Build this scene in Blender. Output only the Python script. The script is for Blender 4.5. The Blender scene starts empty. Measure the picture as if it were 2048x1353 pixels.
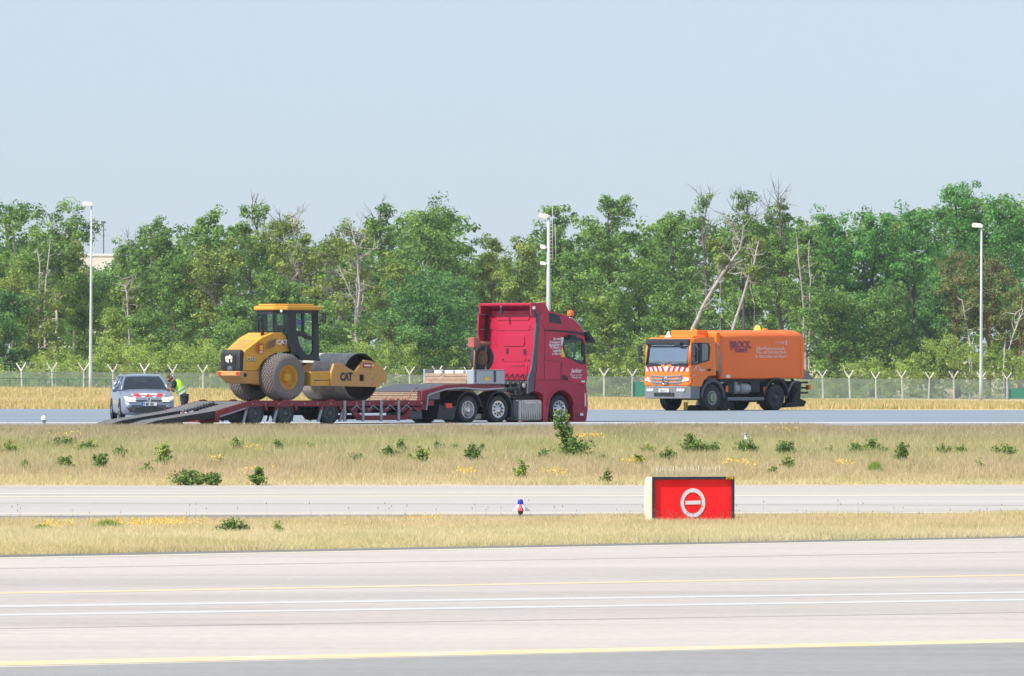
import bpy, bmesh, math, random
import numpy as np
from mathutils import Vector, Matrix
from mathutils.geometry import tessellate_polygon
from math import sin, cos, pi, radians, sqrt, atan2

scene = bpy.context.scene
COL = scene.collection
# ------------------------------------------------------------------ camera
FOC = 14222.2            # focal length in photo pixels (250 mm on a 36 mm sensor, 2048 px wide)
HC = 2.17                # camera height above the far apron
YH = 715.0               # horizon row in the photo
cam_d = bpy.data.cameras.new('camera'); cam = bpy.data.objects.new('camera', cam_d)
COL.objects.link(cam)
cam_d.lens = 250; cam_d.sensor_width = 36; cam_d.clip_start = 1; cam_d.clip_end = 12000
cam.location = (0, 0, HC)
cam.rotation_euler = (radians(90) + math.atan((YH - 676.5) / FOC), 0, 0)
scene.camera = cam
scene.view_settings.view_transform = 'Standard'
scene.view_settings.look = 'None'
scene.view_settings.gamma = 1
scene.view_settings.exposure = 0.67
scene.cycles.max_bounces = 6
scene.cycles.transparent_max_bounces = 16
scene.cycles.volume_bounces = 0
# ------------------------------------------------------------------ world and sun
SUN_DIR = Vector((-0.80, -0.50, 0.98)).normalized()      # towards the sun
SUN_EL = math.asin(SUN_DIR.z); SUN_AZ = atan2(SUN_DIR.x, SUN_DIR.y)
world = bpy.data.worlds.new('World'); scene.world = world; world.use_nodes = True
wn = world.node_tree.nodes; wl = world.node_tree.links
for n in list(wn): wn.remove(n)
wo = wn.new('ShaderNodeOutputWorld'); wb = wn.new('ShaderNodeBackground')
sky = wn.new('ShaderNodeTexSky'); sky.sky_type = 'NISHITA'; sky.sun_disc = False
sky.sun_elevation = SUN_EL; sky.sun_rotation = SUN_AZ
sky.altitude = 100; sky.air_density = 1.0; sky.dust_density = 0.6; sky.ozone_density = 3.0
tint = wn.new('ShaderNodeMix'); tint.data_type = 'RGBA'; tint.blend_type = 'MULTIPLY'
tint.inputs[0].default_value = 1.0
tint.inputs[7].default_value = (0.77, 0.80, 1.02, 1)
wl.new(sky.outputs[0], tint.inputs[6])
milky = wn.new('ShaderNodeMix'); milky.data_type = 'RGBA'; milky.inputs[0].default_value = 0.68      # thin high haze evens the sky out
wl.new(tint.outputs[2], milky.inputs[6]); milky.inputs[7].default_value = (3.90, 4.72, 5.32, 1)
wl.new(milky.outputs[2], wb.inputs[0])
wb.inputs[1].default_value = 0.10
wl.new(wb.outputs[0], wo.inputs[0])
sun_d = bpy.data.lights.new('sun', 'SUN'); sun = bpy.data.objects.new('sun', sun_d); COL.objects.link(sun)
sun_d.energy = 3.9; sun_d.angle = radians(0.6); sun_d.color = (1.0, 0.955, 0.87)
sun.rotation_euler = SUN_DIR.to_track_quat('Z', 'Y').to_euler()
sun.location = SUN_DIR * 500

# ------------------------------------------------------------------ materials
MATS = {}
def S2L(c):
    return tuple((x / 12.92 if x <= 0.04045 else ((x + 0.055) / 1.055) ** 2.4) for x in c)
def nd(nt, typ, **kw):
    n = nt.nodes.new(typ)
    for k, v in kw.items(): setattr(n, k, v)
    return n
def mixrgb(nt, fac, a, b, blend='MIX'):
    m = nd(nt, 'ShaderNodeMix', data_type='RGBA', blend_type=blend)
    if isinstance(fac, (int, float)): m.inputs[0].default_value = fac
    else: nt.links.new(fac, m.inputs[0])
    for i, x in ((6, a), (7, b)):
        if isinstance(x, tuple): m.inputs[i].default_value = (*x[:3], 1)
        else: nt.links.new(x, m.inputs[i])
    return m.outputs[2]
def ramp(nt, src, stops, interp='LINEAR'):
    r = nd(nt, 'ShaderNodeValToRGB'); r.color_ramp.interpolation = interp
    els = r.color_ramp.elements
    while len(els) < len(stops): els.new(0.5)
    for e, (p, c) in zip(els, stops):
        e.position = p; e.color = (*c, 1) if len(c) == 3 else c
    nt.links.new(src, r.inputs[0]); return r.outputs[0]
def noise(nt, vec, scale, detail=4, rough=0.6, dist=0.0):
    n = nd(nt, 'ShaderNodeTexNoise'); n.inputs['Scale'].default_value = scale
    n.inputs['Detail'].default_value = detail; n.inputs['Roughness'].default_value = rough
    n.inputs['Distortion'].default_value = dist
    if vec is not None: nt.links.new(vec, n.inputs['Vector'])
    return n.outputs['Fac']
def mapping(nt, vec, sc=(1, 1, 1), loc=(0, 0, 0)):
    m = nd(nt, 'ShaderNodeMapping'); m.inputs['Scale'].default_value = sc; m.inputs['Location'].default_value = loc
    nt.links.new(vec, m.inputs['Vector']); return m.outputs[0]
def newmat(name):
    m = bpy.data.materials.new(name); m.use_nodes = True
    nt = m.node_tree; b = nt.nodes['Principled BSDF']; MATS[name] = m
    return m, nt, b
def surf(name, color, rough=0.5, metal=0.0, dirt=0.25, dirtcol=(0.17, 0.14, 0.11), scale=1.6, bump=0.0, coat=0.0, emis=None, estr=0):
    """a painted / plain surface with uneven wear and dust"""
    m, nt, b = newmat(name)
    tc = nd(nt, 'ShaderNodeTexCoord'); v = tc.outputs['Object']
    n1 = noise(nt, v, scale, 6, 0.65, 0.3); n2 = noise(nt, mapping(nt, v, (6, 6, 0.8)), scale * 1.5, 5, 0.6)
    mm = nd(nt, 'ShaderNodeMath', operation='MULTIPLY'); nt.links.new(n1, mm.inputs[0]); nt.links.new(n2, mm.inputs[1])
    f = ramp(nt, mm.outputs[0], [(0.18, (0, 0, 0)), (0.42, (dirt, dirt, dirt))])
    c = mixrgb(nt, f, tuple(color), dirtcol)
    nt.links.new(c, b.inputs['Base Color'])
    r = ramp(nt, n1, [(0.3, (rough * 0.8,) * 3), (0.7, (min(1, rough * 1.3),) * 3)])
    nt.links.new(r, b.inputs['Roughness'])
    b.inputs['Metallic'].default_value = metal
    if coat: b.inputs['Coat Weight'].default_value = coat
    if bump:
        bp = nd(nt, 'ShaderNodeBump'); bp.inputs['Strength'].default_value = bump; bp.inputs['Distance'].default_value = 0.02
        nt.links.new(noise(nt, v, scale * 6, 5), bp.inputs['Height']); nt.links.new(bp.outputs[0], b.inputs['Normal'])
    if emis:
        b.inputs['Emission Color'].default_value = (*emis, 1); b.inputs['Emission Strength'].default_value = estr
    return m
def glassmat(name, color, trans=0.75, rough=0.04):
    m, nt, b = newmat(name)
    out = nt.nodes['Material Output']
    tr = nd(nt, 'ShaderNodeBsdfTransparent'); tr.inputs[0].default_value = (*color, 1)
    gl = nd(nt, 'ShaderNodeBsdfGlossy'); gl.inputs['Roughness'].default_value = rough
    gl.inputs[0].default_value = (0.9, 0.95, 1, 1)
    fr = nd(nt, 'ShaderNodeLayerWeight'); fr.inputs[0].default_value = 0.5
    pw = nd(nt, 'ShaderNodeMath', operation='POWER'); nt.links.new(fr.outputs['Facing'], pw.inputs[0]); pw.inputs[1].default_value = 4.0
    ad = nd(nt, 'ShaderNodeMath', operation='MULTIPLY_ADD'); nt.links.new(pw.outputs[0], ad.inputs[0])
    ad.inputs[1].default_value = 0.5; ad.inputs[2].default_value = (1 - trans)
    mx = nd(nt, 'ShaderNodeMixShader'); nt.links.new(ad.outputs[0], mx.inputs[0])
    nt.links.new(tr.outputs[0], mx.inputs[1]); nt.links.new(gl.outputs[0], mx.inputs[2])
    nt.links.new(mx.outputs[0], out.inputs[0]); return m

# ------------------------------------------------------------------ mesh builder
class MB:
    def __init__(s): s.v = []; s.f = []; s.mi = []; s.sm = []; s.cur = 0
    def add(s, vs, fs, smooth=False):
        o = len(s.v); s.v += [tuple(p) for p in vs]
        for f in fs: s.f.append([o + i for i in f]); s.mi.append(s.cur); s.sm.append(smooth)
        return s
    def bx(s, x0, x1, y0, y1, z0, z1):
        vs = [(x, y, z) for x in (x0, x1) for y in (y0, y1) for z in (z0, z1)]
        return s.add(vs, [(0, 1, 3, 2), (4, 6, 7, 5), (0, 4, 5, 1), (2, 3, 7, 6), (0, 2, 6, 4), (1, 5, 7, 3)])
    def obox(s, c, sz, rot):     # oriented box, rot = Matrix 3x3
        h = [a / 2 for a in sz]; c = Vector(c)
        vs = [c + rot @ Vector((x * h[0], y * h[1], z * h[2])) for x in (-1, 1) for y in (-1, 1) for z in (-1, 1)]
        return s.add(vs, [(0, 1, 3, 2), (4, 6, 7, 5), (0, 4, 5, 1), (2, 3, 7, 6), (0, 2, 6, 4), (1, 5, 7, 3)])
    def prism(s, poly, y0, y1, smooth=False):   # poly in (x,z), extruded along y
        return s.plate(poly, [], y0, y1)
    def plate(s, outer, holes, y0, y1, f=None):
        """(x,z) outline with holes, thickness from y0 to y1. f maps (x,y,z)->point"""
        loops = [[Vector((p[0], p[1], 0)) for p in L] for L in [outer] + holes]
        tris = tessellate_polygon(loops); flat = [p for L in loops for p in L]; n = len(flat)
        g = f or (lambda x, y, z: (x, y, z))
        vs = [g(p.x, y0, p.y) for p in flat] + [g(p.x, y1, p.y) for p in flat]
        fs = [tuple(t) for t in tris] + [tuple(n + i for i in reversed(t)) for t in tris]
        o = 0
        for L in loops:
            k = len(L)
            for i in range(k):
                j = (i + 1) % k; fs.append((o + i, o + j, n + o + j, n + o + i))
            o += k
        return s.add(vs, fs)
    def xplate(s, outer, holes, x0, x1):        # outline in (y,z), thickness along x
        return s.plate(outer, holes, x0, x1, f=lambda a, t, z: (t, a, z))
    def zplate(s, outer, holes, z0, z1):        # outline in (x,y), thickness along z
        return s.plate(outer, holes, z0, z1, f=lambda a, t, b: (a, b, t))
    def strip(s, prof, y0, y1, t):              # sheet following a profile in (x,z)
        n = len(prof); P = [Vector(p) for p in prof]; N = []
        for i in range(n):
            d = (P[min(i + 1, n - 1)] - P[max(i - 1, 0)]).normalized(); N.append(Vector((-d.y, d.x)))
        inn = [P[i] - N[i] * t for i in range(n)]
        return s.plate([tuple(p) for p in P] + [tuple(p) for p in reversed(inn)], [], y0, y1)
    def tube(s, pts, r, seg=8, caps=True, smooth=True):
        pts = [Vector(p) for p in pts]; n = len(pts); rs = r if isinstance(r, (list, tuple)) else [r] * n
        o = []; up = Vector((0, 0, 1)); ref = None
        for i in range(n):
            d = (pts[min(i + 1, n - 1)] - pts[max(i - 1, 0)]).normalized()
            if ref is None:
                ref = up.cross(d) if abs(d.z) < 0.95 else Vector((1, 0, 0)).cross(d)
            a = (ref - d * ref.dot(d)).normalized(); b = d.cross(a); ref = a
            for k in range(seg):
                t = 2 * pi * k / seg; o.append(pts[i] + (a * cos(t) + b * sin(t)) * rs[i])
        fs = []
        for i in range(n - 1):
            for k in range(seg):
                k2 = (k + 1) % seg; fs.append((i * seg + k, i * seg + k2, (i + 1) * seg + k2, (i + 1) * seg + k))
        s.add(o, fs, smooth)
        if caps:
            s.add(o[:seg], [tuple(reversed(range(seg)))]); s.add(o[-seg:], [tuple(range(seg))])
        return s
    def lathe(s, prof, org, out=1, seg=32, axis='y', smooth=True):
        """prof = [(radius, inward distance)] ; out = direction of the outer side along the axis"""
        vs = []; org = Vector(org)
        for r, a in prof:
            for k in range(seg):
                t = 2 * pi * k / seg
                if axis == 'y': vs.append(org + Vector((r * cos(t), -out * a, r * sin(t))))
                elif axis == 'x': vs.append(org + Vector((-out * a, r * cos(t), r * sin(t))))
                else: vs.append(org + Vector((r * cos(t), r * sin(t), -out * a)))
        fs = []
        for i in range(len(prof) - 1):
            for k in range(seg):
                k2 = (k + 1) % seg; fs.append((i * seg + k, i * seg + k2, (i + 1) * seg + k2, (i + 1) * seg + k))
        return s.add(vs, fs, smooth)
    def disc(s, c, r, out=1, seg=16, axis='y', n2=None):
        return s.lathe([(r, 0), (0.0001, 0)], c, out, seg, axis, False)
    def grid(s, rows, smooth=True, close=False):
        n = len(rows); m = len(rows[0]); vs = [p for r in rows for p in r]; fs = []
        for i in range(n - 1):
            for k in range(m if close else m - 1):
                k2 = (k + 1) % m; fs.append((i * m + k, i * m + k2, (i + 1) * m + k2, (i + 1) * m + k))
        return s.add(vs, fs, smooth)
    def build(s, name, mats, parent=None, bevel=0, sub=0, seg=2, fixn=True, each=False):
        me = bpy.data.meshes.new(name); me.from_pydata(s.v, [], s.f)
        ms = mats if isinstance(mats, (list, tuple)) else [mats]
        for m in ms: me.materials.append(MATS[m] if isinstance(m, str) else m)
        me.polygons.foreach_set('material_index', s.mi); me.polygons.foreach_set('use_smooth', s.sm)
        if fixn:
            bm = bmesh.new(); bm.from_mesh(me)
            bmesh.ops.remove_doubles(bm, verts=bm.verts, dist=0.0004)
            bmesh.ops.recalc_face_normals(bm, faces=bm.faces); bm.to_mesh(me); bm.free()
        me.update()
        o = bpy.data.objects.new(name, me); COL.objects.link(o)
        if parent is not None: o.parent = parent
        if each: return s.split_build(o, name, ms, parent, bevel, seg)
        if bevel:
            b = o.modifiers.new('bevel', 'BEVEL'); b.width = bevel; b.segments = seg; b.limit_method = 'ANGLE'; b.angle_limit = radians(35)
            b.harden_normals = False
        if sub:
            b = o.modifiers.new('sub', 'SUBSURF'); b.levels = sub; b.render_levels = sub
        return o
def _split(s, o, name, ms, parent, bevel, seg):
    me = o.data; n = len(me.vertices); par = list(range(n))
    def find(a):
        while par[a] != a: par[a] = par[par[a]]; a = par[a]
        return a
    for e in me.edges:
        a, b = find(e.vertices[0]), find(e.vertices[1])
        if a != b: par[a] = b
    groups = {}
    for p in me.polygons: groups.setdefault(find(p.vertices[0]), []).append(p)
    res = []
    for g in groups.values():
        idx = {}; vs = []; fs = []; mi = []; sm = []
        for p in g:
            f = []
            for v in p.vertices:
                if v not in idx: idx[v] = len(vs); vs.append(tuple(me.vertices[v].co))
                f.append(idx[v])
            fs.append(f); mi.append(p.material_index); sm.append(p.use_smooth)
        m = MB(); m.v = vs; m.f = fs; m.mi = mi; m.sm = sm; res.append(m.build(name, list(ms), parent, bevel, seg=seg))
    bpy.data.objects.remove(o); bpy.data.meshes.remove(me); return res[0]
MB.split_build = _split
def tag(o, label=None, cat=None, group=None, kind=None):
    if label: o['label'] = label
    if cat: o['category'] = cat
    if group: o['group'] = group
    if kind: o['kind'] = kind
    return o
def empty(name, loc, rz, label, cat, group=None):
    o = bpy.data.objects.new(name, None); COL.objects.link(o); o.location = loc; o.rotation_euler = (0, 0, rz)
    o.empty_display_size = 0.3
    return tag(o, label, cat, group)
def text_mesh(name, lines, size, mat, parent, loc, rot, align='LEFT', sx=1.0, space=1.0, bold=0.0, ext=0.003, shear=0.0):
    cu = bpy.data.curves.new('tmp_text', 'FONT'); cu.body = lines; cu.size = size; cu.align_x = align
    cu.extrude = ext; cu.offset = bold; cu.space_line = space; cu.resolution_u = 3; cu.shear = shear
    o = bpy.data.objects.new('tmp_text', cu); COL.objects.link(o)
    bpy.context.view_layer.update()
    me = bpy.data.meshes.new_from_object(o.evaluated_get(bpy.context.evaluated_depsgraph_get()))
    bpy.data.objects.remove(o); bpy.data.curves.remove(cu)
    me.name = name; me.materials.clear(); me.materials.append(MATS[mat])
    r = bpy.data.objects.new(name, me); COL.objects.link(r); r.parent = parent
    r.location = loc; r.rotation_euler = rot; r.scale = (sx, 1, 1)
    return r

# ------------------------------------------------------------------ ground height and picture-to-ground lookups
def sstep(a, b, x):
    t = min(1, max(0, (x - a) / (b - a))); return t * t * (3 - 2 * t)
def ground_z(X, Y):
    if Y < 184: z = -1.15
    elif Y < 226: z = -1.15 + 1.15 * sstep(176, 228, Y) * 1.0
    elif Y < 297: z = 0.0
    else:
        t = min(1, (Y - 297) / 330.0)
        side = min(1, max(0, (X / Y * FOC + 1024) / 2048))
        z = -(0.95 + 0.95 * side) * t
        left = 1 - sstep(420, 900, X / Y * FOC + 1024)
        z += 0.55 * left * math.exp(-((Y - 455) / 70.0) ** 2)
    if 176 < Y < 184: z = -1.15 + 1.15 * sstep(176, 228, Y)
    return z
def hit(px, py, off=0.0):
    """where the sight line through a photo pixel meets the ground"""
    Y = 40.0
    while Y < 900:
        X = Y * (px - 1024) / FOC; z = HC + Y * (YH - py) / FOC
        if z <= ground_z(X, Y) + off: break
        Y += 0.1
    return X, Y, ground_z(X, Y)
class Veh:
    def __init__(s, name, label, cat, px, D, yl, phi, z=0.0, root_xy=None, group=None):
        s.phi = phi; s.fw = Vector((cos(phi), sin(phi))); s.lf = Vector((-sin(phi), cos(phi))); s.z = z
        if root_xy is None:
            w = Vector((D * (px - 1024) / FOC, D)); r = w - s.lf * yl
        else: r = Vector(root_xy)
        s.r = r; s.root = empty(name, (r.x, r.y, z), phi, label, cat, group)
    def w(s, x, y): return s.r + s.fw * x + s.lf * y
    def side(s, px, py, yl):
        k = (px - 1024) / FOC; d = Vector((k, 1.0))
        t = (yl + s.r.dot(s.lf)) / d.dot(s.lf); p = d * t
        return ((p - s.r).dot(s.fw), HC + t * (YH - py) / FOC - s.z)
    def front(s, px, py, xl):
        k = (px - 1024) / FOC; d = Vector((k, 1.0))
        t = (xl + s.r.dot(s.fw)) / d.dot(s.fw); p = d * t
        return ((p - s.r).dot(s.lf), HC + t * (YH - py) / FOC - s.z)
zr = lambda a: (420 + a[0] / 4.832, 590 + a[1] / 4.832)
zt = lambda a: (780 + a[0] / 4.833, 590 + a[1] / 4.833)
zs = lambda a: (1260 + a[0] / 5.389, 640 + a[1] / 5.389)
# ================================================================== SETTING
def roadmat(name, base, var, wear=None):
    m, nt, b = newmat(name)
    g = nd(nt, 'ShaderNodeNewGeometry').outputs['Position']
    n1 = noise(nt, mapping(nt, g, (0.05, 0.6, 1)), 1.0, 6, 0.65, 0.5)
    n2 = noise(nt, g, 6.0, 6, 0.7); n3 = noise(nt, mapping(nt, g, (0.015, 0.25, 1)), 1.0, 3, 0.5)
    c1 = ramp(nt, n1, [(0.32, tuple(x * (1 - var) for x in base)), (0.5, base), (0.72, tuple(min(1, x * (1 + var * 0.6)) for x in base))])
    c2 = mixrgb(nt, 0.35, c1, ramp(nt, n3, [(0.35, tuple(x * (1 - var * 1.3) for x in base)), (0.65, base)]))
    c3 = mixrgb(nt, 0.5, c2, ramp(nt, n2, [(0.3, (0.72, 0.72, 0.72)), (0.7, (1.12, 1.12, 1.12))]), 'MULTIPLY')
    if wear:      # tyre-worn lanes running along the taxiway
        a_, b_, lo, hi, stops = wear; d_ = (Vector(b_) - Vector(a_)).normalized(); n_ = Vector((-d_.y, d_.x))
        dp = nd(nt, 'ShaderNodeVectorMath', operation='DOT_PRODUCT'); nt.links.new(g, dp.inputs[0]); dp.inputs[1].default_value = (n_.x, n_.y, 0)
        wob = nd(nt, 'ShaderNodeMath', operation='MULTIPLY_ADD'); nt.links.new(noise(nt, mapping(nt, g, (.12, .5, 1)), 1.0, 4, .6), wob.inputs[0]); wob.inputs[1].default_value = 1.6; nt.links.new(dp.outputs['Value'], wob.inputs[2])
        mr = nd(nt, 'ShaderNodeMapRange'); mr.inputs[1].default_value = n_.dot(Vector(lo)) + .8; mr.inputs[2].default_value = n_.dot(Vector(hi)) + .8; nt.links.new(wob.outputs[0], mr.inputs[0])
        c3 = mixrgb(nt, 1.0, c3, ramp(nt, mr.outputs[0], stops), 'MULTIPLY')
    nt.links.new(c3, b.inputs['Base Color']); b.inputs['Roughness'].default_value = 0.85
    b.inputs['Specular IOR Level'].default_value = 0.3
    return m

roadmat('mid_concrete', (0.475, 0.437, 0.405), 0.18)
roadmat('far_asphalt', (0.235, 0.275, 0.325), 0.22)
roadmat('shoulder_asphalt', (0.30, 0.29, 0.285), 0.15)
roadmat('dark_joint', (0.20, 0.19, 0.19), 0.3)
def linemat(name, base):
    m, nt, b = newmat(name)
    g = nd(nt, 'ShaderNodeNewGeometry').outputs['Position']
    n = noise(nt, mapping(nt, g, (0.8, 5, 1)), 2.0, 6, 0.7)
    c = mixrgb(nt, ramp(nt, n, [(0.36, (0, 0, 0)), (0.62, (0.85, 0.85, 0.85))]), base, (0.55, 0.52, 0.5))
    nt.links.new(c, b.inputs['Base Color']); b.inputs['Roughness'].default_value = 0.8
    return m
linemat('yellow_line', (0.70, 0.48, 0.16)); linemat('white_line', (0.49, 0.50, 0.505)); linemat('pale_yellow_line', (0.60, 0.49, 0.33))
# soil
m, nt, b = newmat('soil')
g = nd(nt, 'ShaderNodeNewGeometry').outputs['Position']
c = ramp(nt, noise(nt, g, 0.5, 6, 0.7), [(0.3, (0.38, 0.33, 0.15)), (0.55, (0.52, 0.42, 0.22)), (0.75, (0.60, 0.49, 0.29))])
nt.links.new(c, b.inputs['Base Color']); b.inputs['Roughness'].default_value = 1.0

# terrain: one sheet to the horizon
ys = list(np.arange(30, 176, 12)) + list(np.arange(176, 232, 2.0)) + list(np.arange(234, 300, 8)) + list(np.arange(300, 640, 8)) + [700, 900, 1500, 3000, 6000]
xs_u = np.linspace(-1, 1, 41)
rows = []
for Y in ys:
    row = []
    for u in xs_u:
        X = u * (60 + Y * 0.6); row.append((X, Y, ground_z(X, Y) - (0.0 if Y < 900 else 0.0)))
    rows.append(row)
mb = MB(); mb.grid(rows); tag(mb.build('ground', 'soil', fixn=False), kind='structure')

def sheet(name, pts_px, mat, off, extend=True, kind='structure', nseg=24):
    """strip on the ground between two photo lines: ((xl,yl,xr,yr) near, (..) far)"""
    (n, f) = pts_px
    def line(l):
        a = Vector(hit(l[0], l[1])[:2]); b2 = Vector(hit(l[2], l[3])[:2]); d = b2 - a
        return a - d * 1.2, b2 + d * 1.2
    a0, a1 = line(n); b0, b1 = line(f); R = []
    for i in range(nseg + 1):
        t = i / nseg; p = a0.lerp(a1, t); q = b0.lerp(b1, t); row = []
        for k in range(5):
            r = p.lerp(q, k / 4); row.append((r.x, r.y, ground_z(r.x, r.y) + off))
        R.append(row)
    mb = MB(); mb.grid(R); o = mb.build(name, mat, fixn=False)
    tag(o, kind=kind); return o
wa = hit(0, 1226)[:2]; wb_ = hit(2048, 1196)[:2]; wlo = hit(0, 1335)[:2]; whi = hit(0, 1116)[:2]
def wpos(y):      # share of the way across the taxiway for a row at the left edge
    n_ = (Vector(wb_) - Vector(wa)).normalized(); n_ = Vector((-n_.y, n_.x)); f_ = lambda q: n_.dot(Vector(q))
    return min(1, max(0, (f_(hit(0, y)[:2]) - f_(wlo)) / (f_(whi) - f_(wlo))))
W_ = lambda k: (k, k * 1.005, k * 1.02)
roadmat('near_concrete', (0.515, 0.456, 0.418), 0.16, wear=(wa, wb_, wlo, whi, [(0, (1.0, 1.0, 1.0)), (wpos(1270), (1.0, 1.0, 1.0)), (wpos(1250), W_(.86)), (wpos(1222), W_(.90)), (wpos(1205), W_(.86)), (wpos(1192), W_(.98)), (wpos(1176), W_(.85)), (wpos(1160), W_(.90)), (wpos(1148), (1, 1, 1))]))
sheet('near_taxiway', ((0, 1500, 2048, 1500), (0, 1116, 2048, 1078)), 'near_concrete', 0.02)
sheet('taxiway_shoulder', ((0, 1900, 2048, 1900), (0, 1339, 2048, 1290)), 'shoulder_asphalt', 0.0215)
sheet('yellow_edge_marking', ((0, 1337, 2048, 1289), (0, 1328, 2048, 1282)), 'yellow_line', 0.0225)
sheet('yellow_edge_marking', ((0, 1191.5, 2048, 1155), (0, 1188.5, 2048, 1152.5)), 'yellow_line', 0.0225)
sheet('yellow_edge_marking', ((0, 1120.5, 2048, 1081), (0, 1118, 2048, 1079.2)), 'pale_yellow_line', 0.0225)
sheet('white_guide_marking', ((0, 1218.5, 2048, 1190), (0, 1214.5, 2048, 1186.5)), 'white_line', 0.0225)
sheet('white_guide_marking', ((0, 1236, 2048, 1205), (0, 1232, 2048, 1201.5)), 'white_line', 0.0225)
sheet('asphalt_joint', ((0, 1117.8, 2048, 1079.2), (0, 1113, 2048, 1075)), 'dark_joint', 0.0218)
sheet('middle_taxiway', ((0, 1036, 2048, 1032), (0, 973.5, 2048, 972)), 'mid_concrete', 0.02)
sheet('asphalt_joint', ((0, 1042, 1300, 1034), (0, 1034, 1300, 1031)), 'dark_joint', 0.0215)
sheet('yellow_edge_marking', ((0, 1031, 2048, 1028.5), (0, 1028.8, 2048, 1026.8)), 'pale_yellow_line', 0.0225)
sheet('yellow_centre_marking', ((0, 997.2, 2048, 993.8), (0, 994.8, 2048, 991.4)), 'pale_yellow_line', 0.0225)
sheet('yellow_centre_marking', ((0, 990.6, 2048, 987.4), (0, 988.6, 2048, 985.4)), 'pale_yellow_line', 0.0225)
surf_done = roadmat('crack_filler', (0.40, 0.37, 0.35), 0.25)
sheet('sealed_crack', ((0, 1009.0, 2048, 1013.4), (0, 1007.6, 2048, 1012.0)), 'crack_filler', 0.0222)
sheet('sealed_crack', ((0, 1262, 2048, 1229), (0, 1260.4, 2048, 1227.4)), 'crack_filler', 0.0222)
sheet('sealed_crack', ((0, 1141, 2048, 1107), (0, 1140, 2048, 1106)), 'crack_filler', 0.0222)
sheet('far_apron', ((0, 851.5, 2048, 851.5), (0, 819.0, 2048, 821.5)), 'far_asphalt', 0.02)
sheet('asphalt_joint', ((0, 854, 2048, 854), (0, 849.6, 2048, 849.6)), 'shoulder_asphalt', 0.0222)
sheet('white_edge_strip', ((0, 848.4, 2048, 848.4), (0, 846.6, 2048, 846.2)), 'white_line', 0.0225)  # thin white strip just inside the near edge of the apron
surf('cat_yellow', (0.68, 0.345, 0.022), 0.45, dirt=0.35, dirtcol=(0.34, 0.22, 0.12), scale=1.2, coat=0.1)
surf('cat_yellow_dusty', (0.56, 0.29, 0.06), 0.6, dirt=0.8, dirtcol=(0.46, 0.29, 0.20), scale=1.1)
surf('black_paint', (0.013, 0.016, 0.024), 0.4, dirt=0.2, dirtcol=(0.06, 0.06, 0.07))
surf('black_plastic', (0.018, 0.02, 0.026), 0.6, dirt=0.4, dirtcol=(0.05, 0.05, 0.055))
surf('chassis_dark', (0.016, 0.018, 0.024), 0.7, dirt=0.6, dirtcol=(0.045, 0.04, 0.038))
surf('tyre_rubber', (0.028, 0.030, 0.036), 0.85, dirt=0.5, dirtcol=(0.055, 0.052, 0.055), bump=0.3)
surf('dusty_rubber', (0.16, 0.15, 0.15), 0.9, dirt=0.8, dirtcol=(0.27, 0.205, 0.185), scale=2.5, bump=0.3)
surf('drum_steel', (0.54, 0.49, 0.45), 0.55, metal=0.1, dirt=0.8, dirtcol=(0.22, 0.14, 0.11), scale=1.5, bump=0.15)
surf('drum_inside', (0.03, 0.028, 0.03), 0.8, dirt=0.5, dirtcol=(0.10, 0.06, 0.05))
surf('truck_red', (0.44, 0.007, 0.048), 0.4, dirt=0.10, dirtcol=(0.40, 0.02, 0.04), scale=0.8, coat=0.15)
surf('truck_red_low', (0.36, 0.009, 0.045), 0.45, dirt=0.25, dirtcol=(0.30, 0.03, 0.04), scale=1.2, coat=0.1)
surf('trailer_red', (0.24, 0.014, 0.030), 0.6, dirt=0.7, dirtcol=(0.14, 0.06, 0.06), scale=3)
surf('dark_grey_trim', (0.07, 0.075, 0.095), 0.6, dirt=0.3, dirtcol=(0.1, 0.1, 0.1))
surf('chrome', (0.55, 0.55, 0.57), 0.22, metal=1.0, dirt=0.5, dirtcol=(0.25, 0.25, 0.25))
surf('rim_steel', (0.34, 0.33, 0.33), 0.4, metal=0.6, dirt=0.6, dirtcol=(0.14, 0.12, 0.11))
surf('alu_box', (0.38, 0.42, 0.46), 0.5, metal=0.2, dirt=0.35, dirtcol=(0.26, 0.25, 0.24))
surf('alu_tank', (0.46, 0.44, 0.42), 0.42, metal=0.45, dirt=0.5, dirtcol=(0.32, 0.28, 0.24))
surf('galvanised', (0.36, 0.38, 0.41), 0.5, metal=0.3, dirt=0.5, dirtcol=(0.24, 0.22, 0.22))
surf('deck_steel', (0.13, 0.135, 0.15), 0.8, dirt=0.8, dirtcol=(0.25, 0.235, 0.23), scale=3, bump=0.3)
surf('timber', (0.42, 0.30, 0.22), 0.85, dirt=0.7, dirtcol=(0.18, 0.12, 0.08), scale=4, bump=0.4)
surf('timber_dark', (0.22, 0.15, 0.10), 0.85, dirt=0.7, dirtcol=(0.10, 0.08, 0.06), scale=4, bump=0.4)
surf('rust_red', (0.38, 0.11, 0.09), 0.7, dirt=0.6, dirtcol=(0.2, 0.07, 0.05), scale=4)
surf('rust', (0.24, 0.13, 0.08), 0.8, dirt=0.6, dirtcol=(0.12, 0.06, 0.04), scale=5)
surf('orange_paint', (0.95, 0.20, 0.008), 0.42, dirt=0.15, dirtcol=(0.50, 0.17, 0.07), scale=0.9, coat=0.2)
surf('orange_dusty', (0.97, 0.165, 0.016), 0.5, dirt=0.4, dirtcol=(0.88, 0.20, 0.06), scale=1.2)
surf('bumper_grey', (0.17, 0.18, 0.20), 0.55, dirt=0.5, dirtcol=(0.2, 0.18, 0.17))
surf('grey_trim', (0.19, 0.20, 0.23), 0.6, dirt=0.3)
surf('seat_fabric', (0.035, 0.04, 0.055), 0.9, dirt=0.2)
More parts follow.
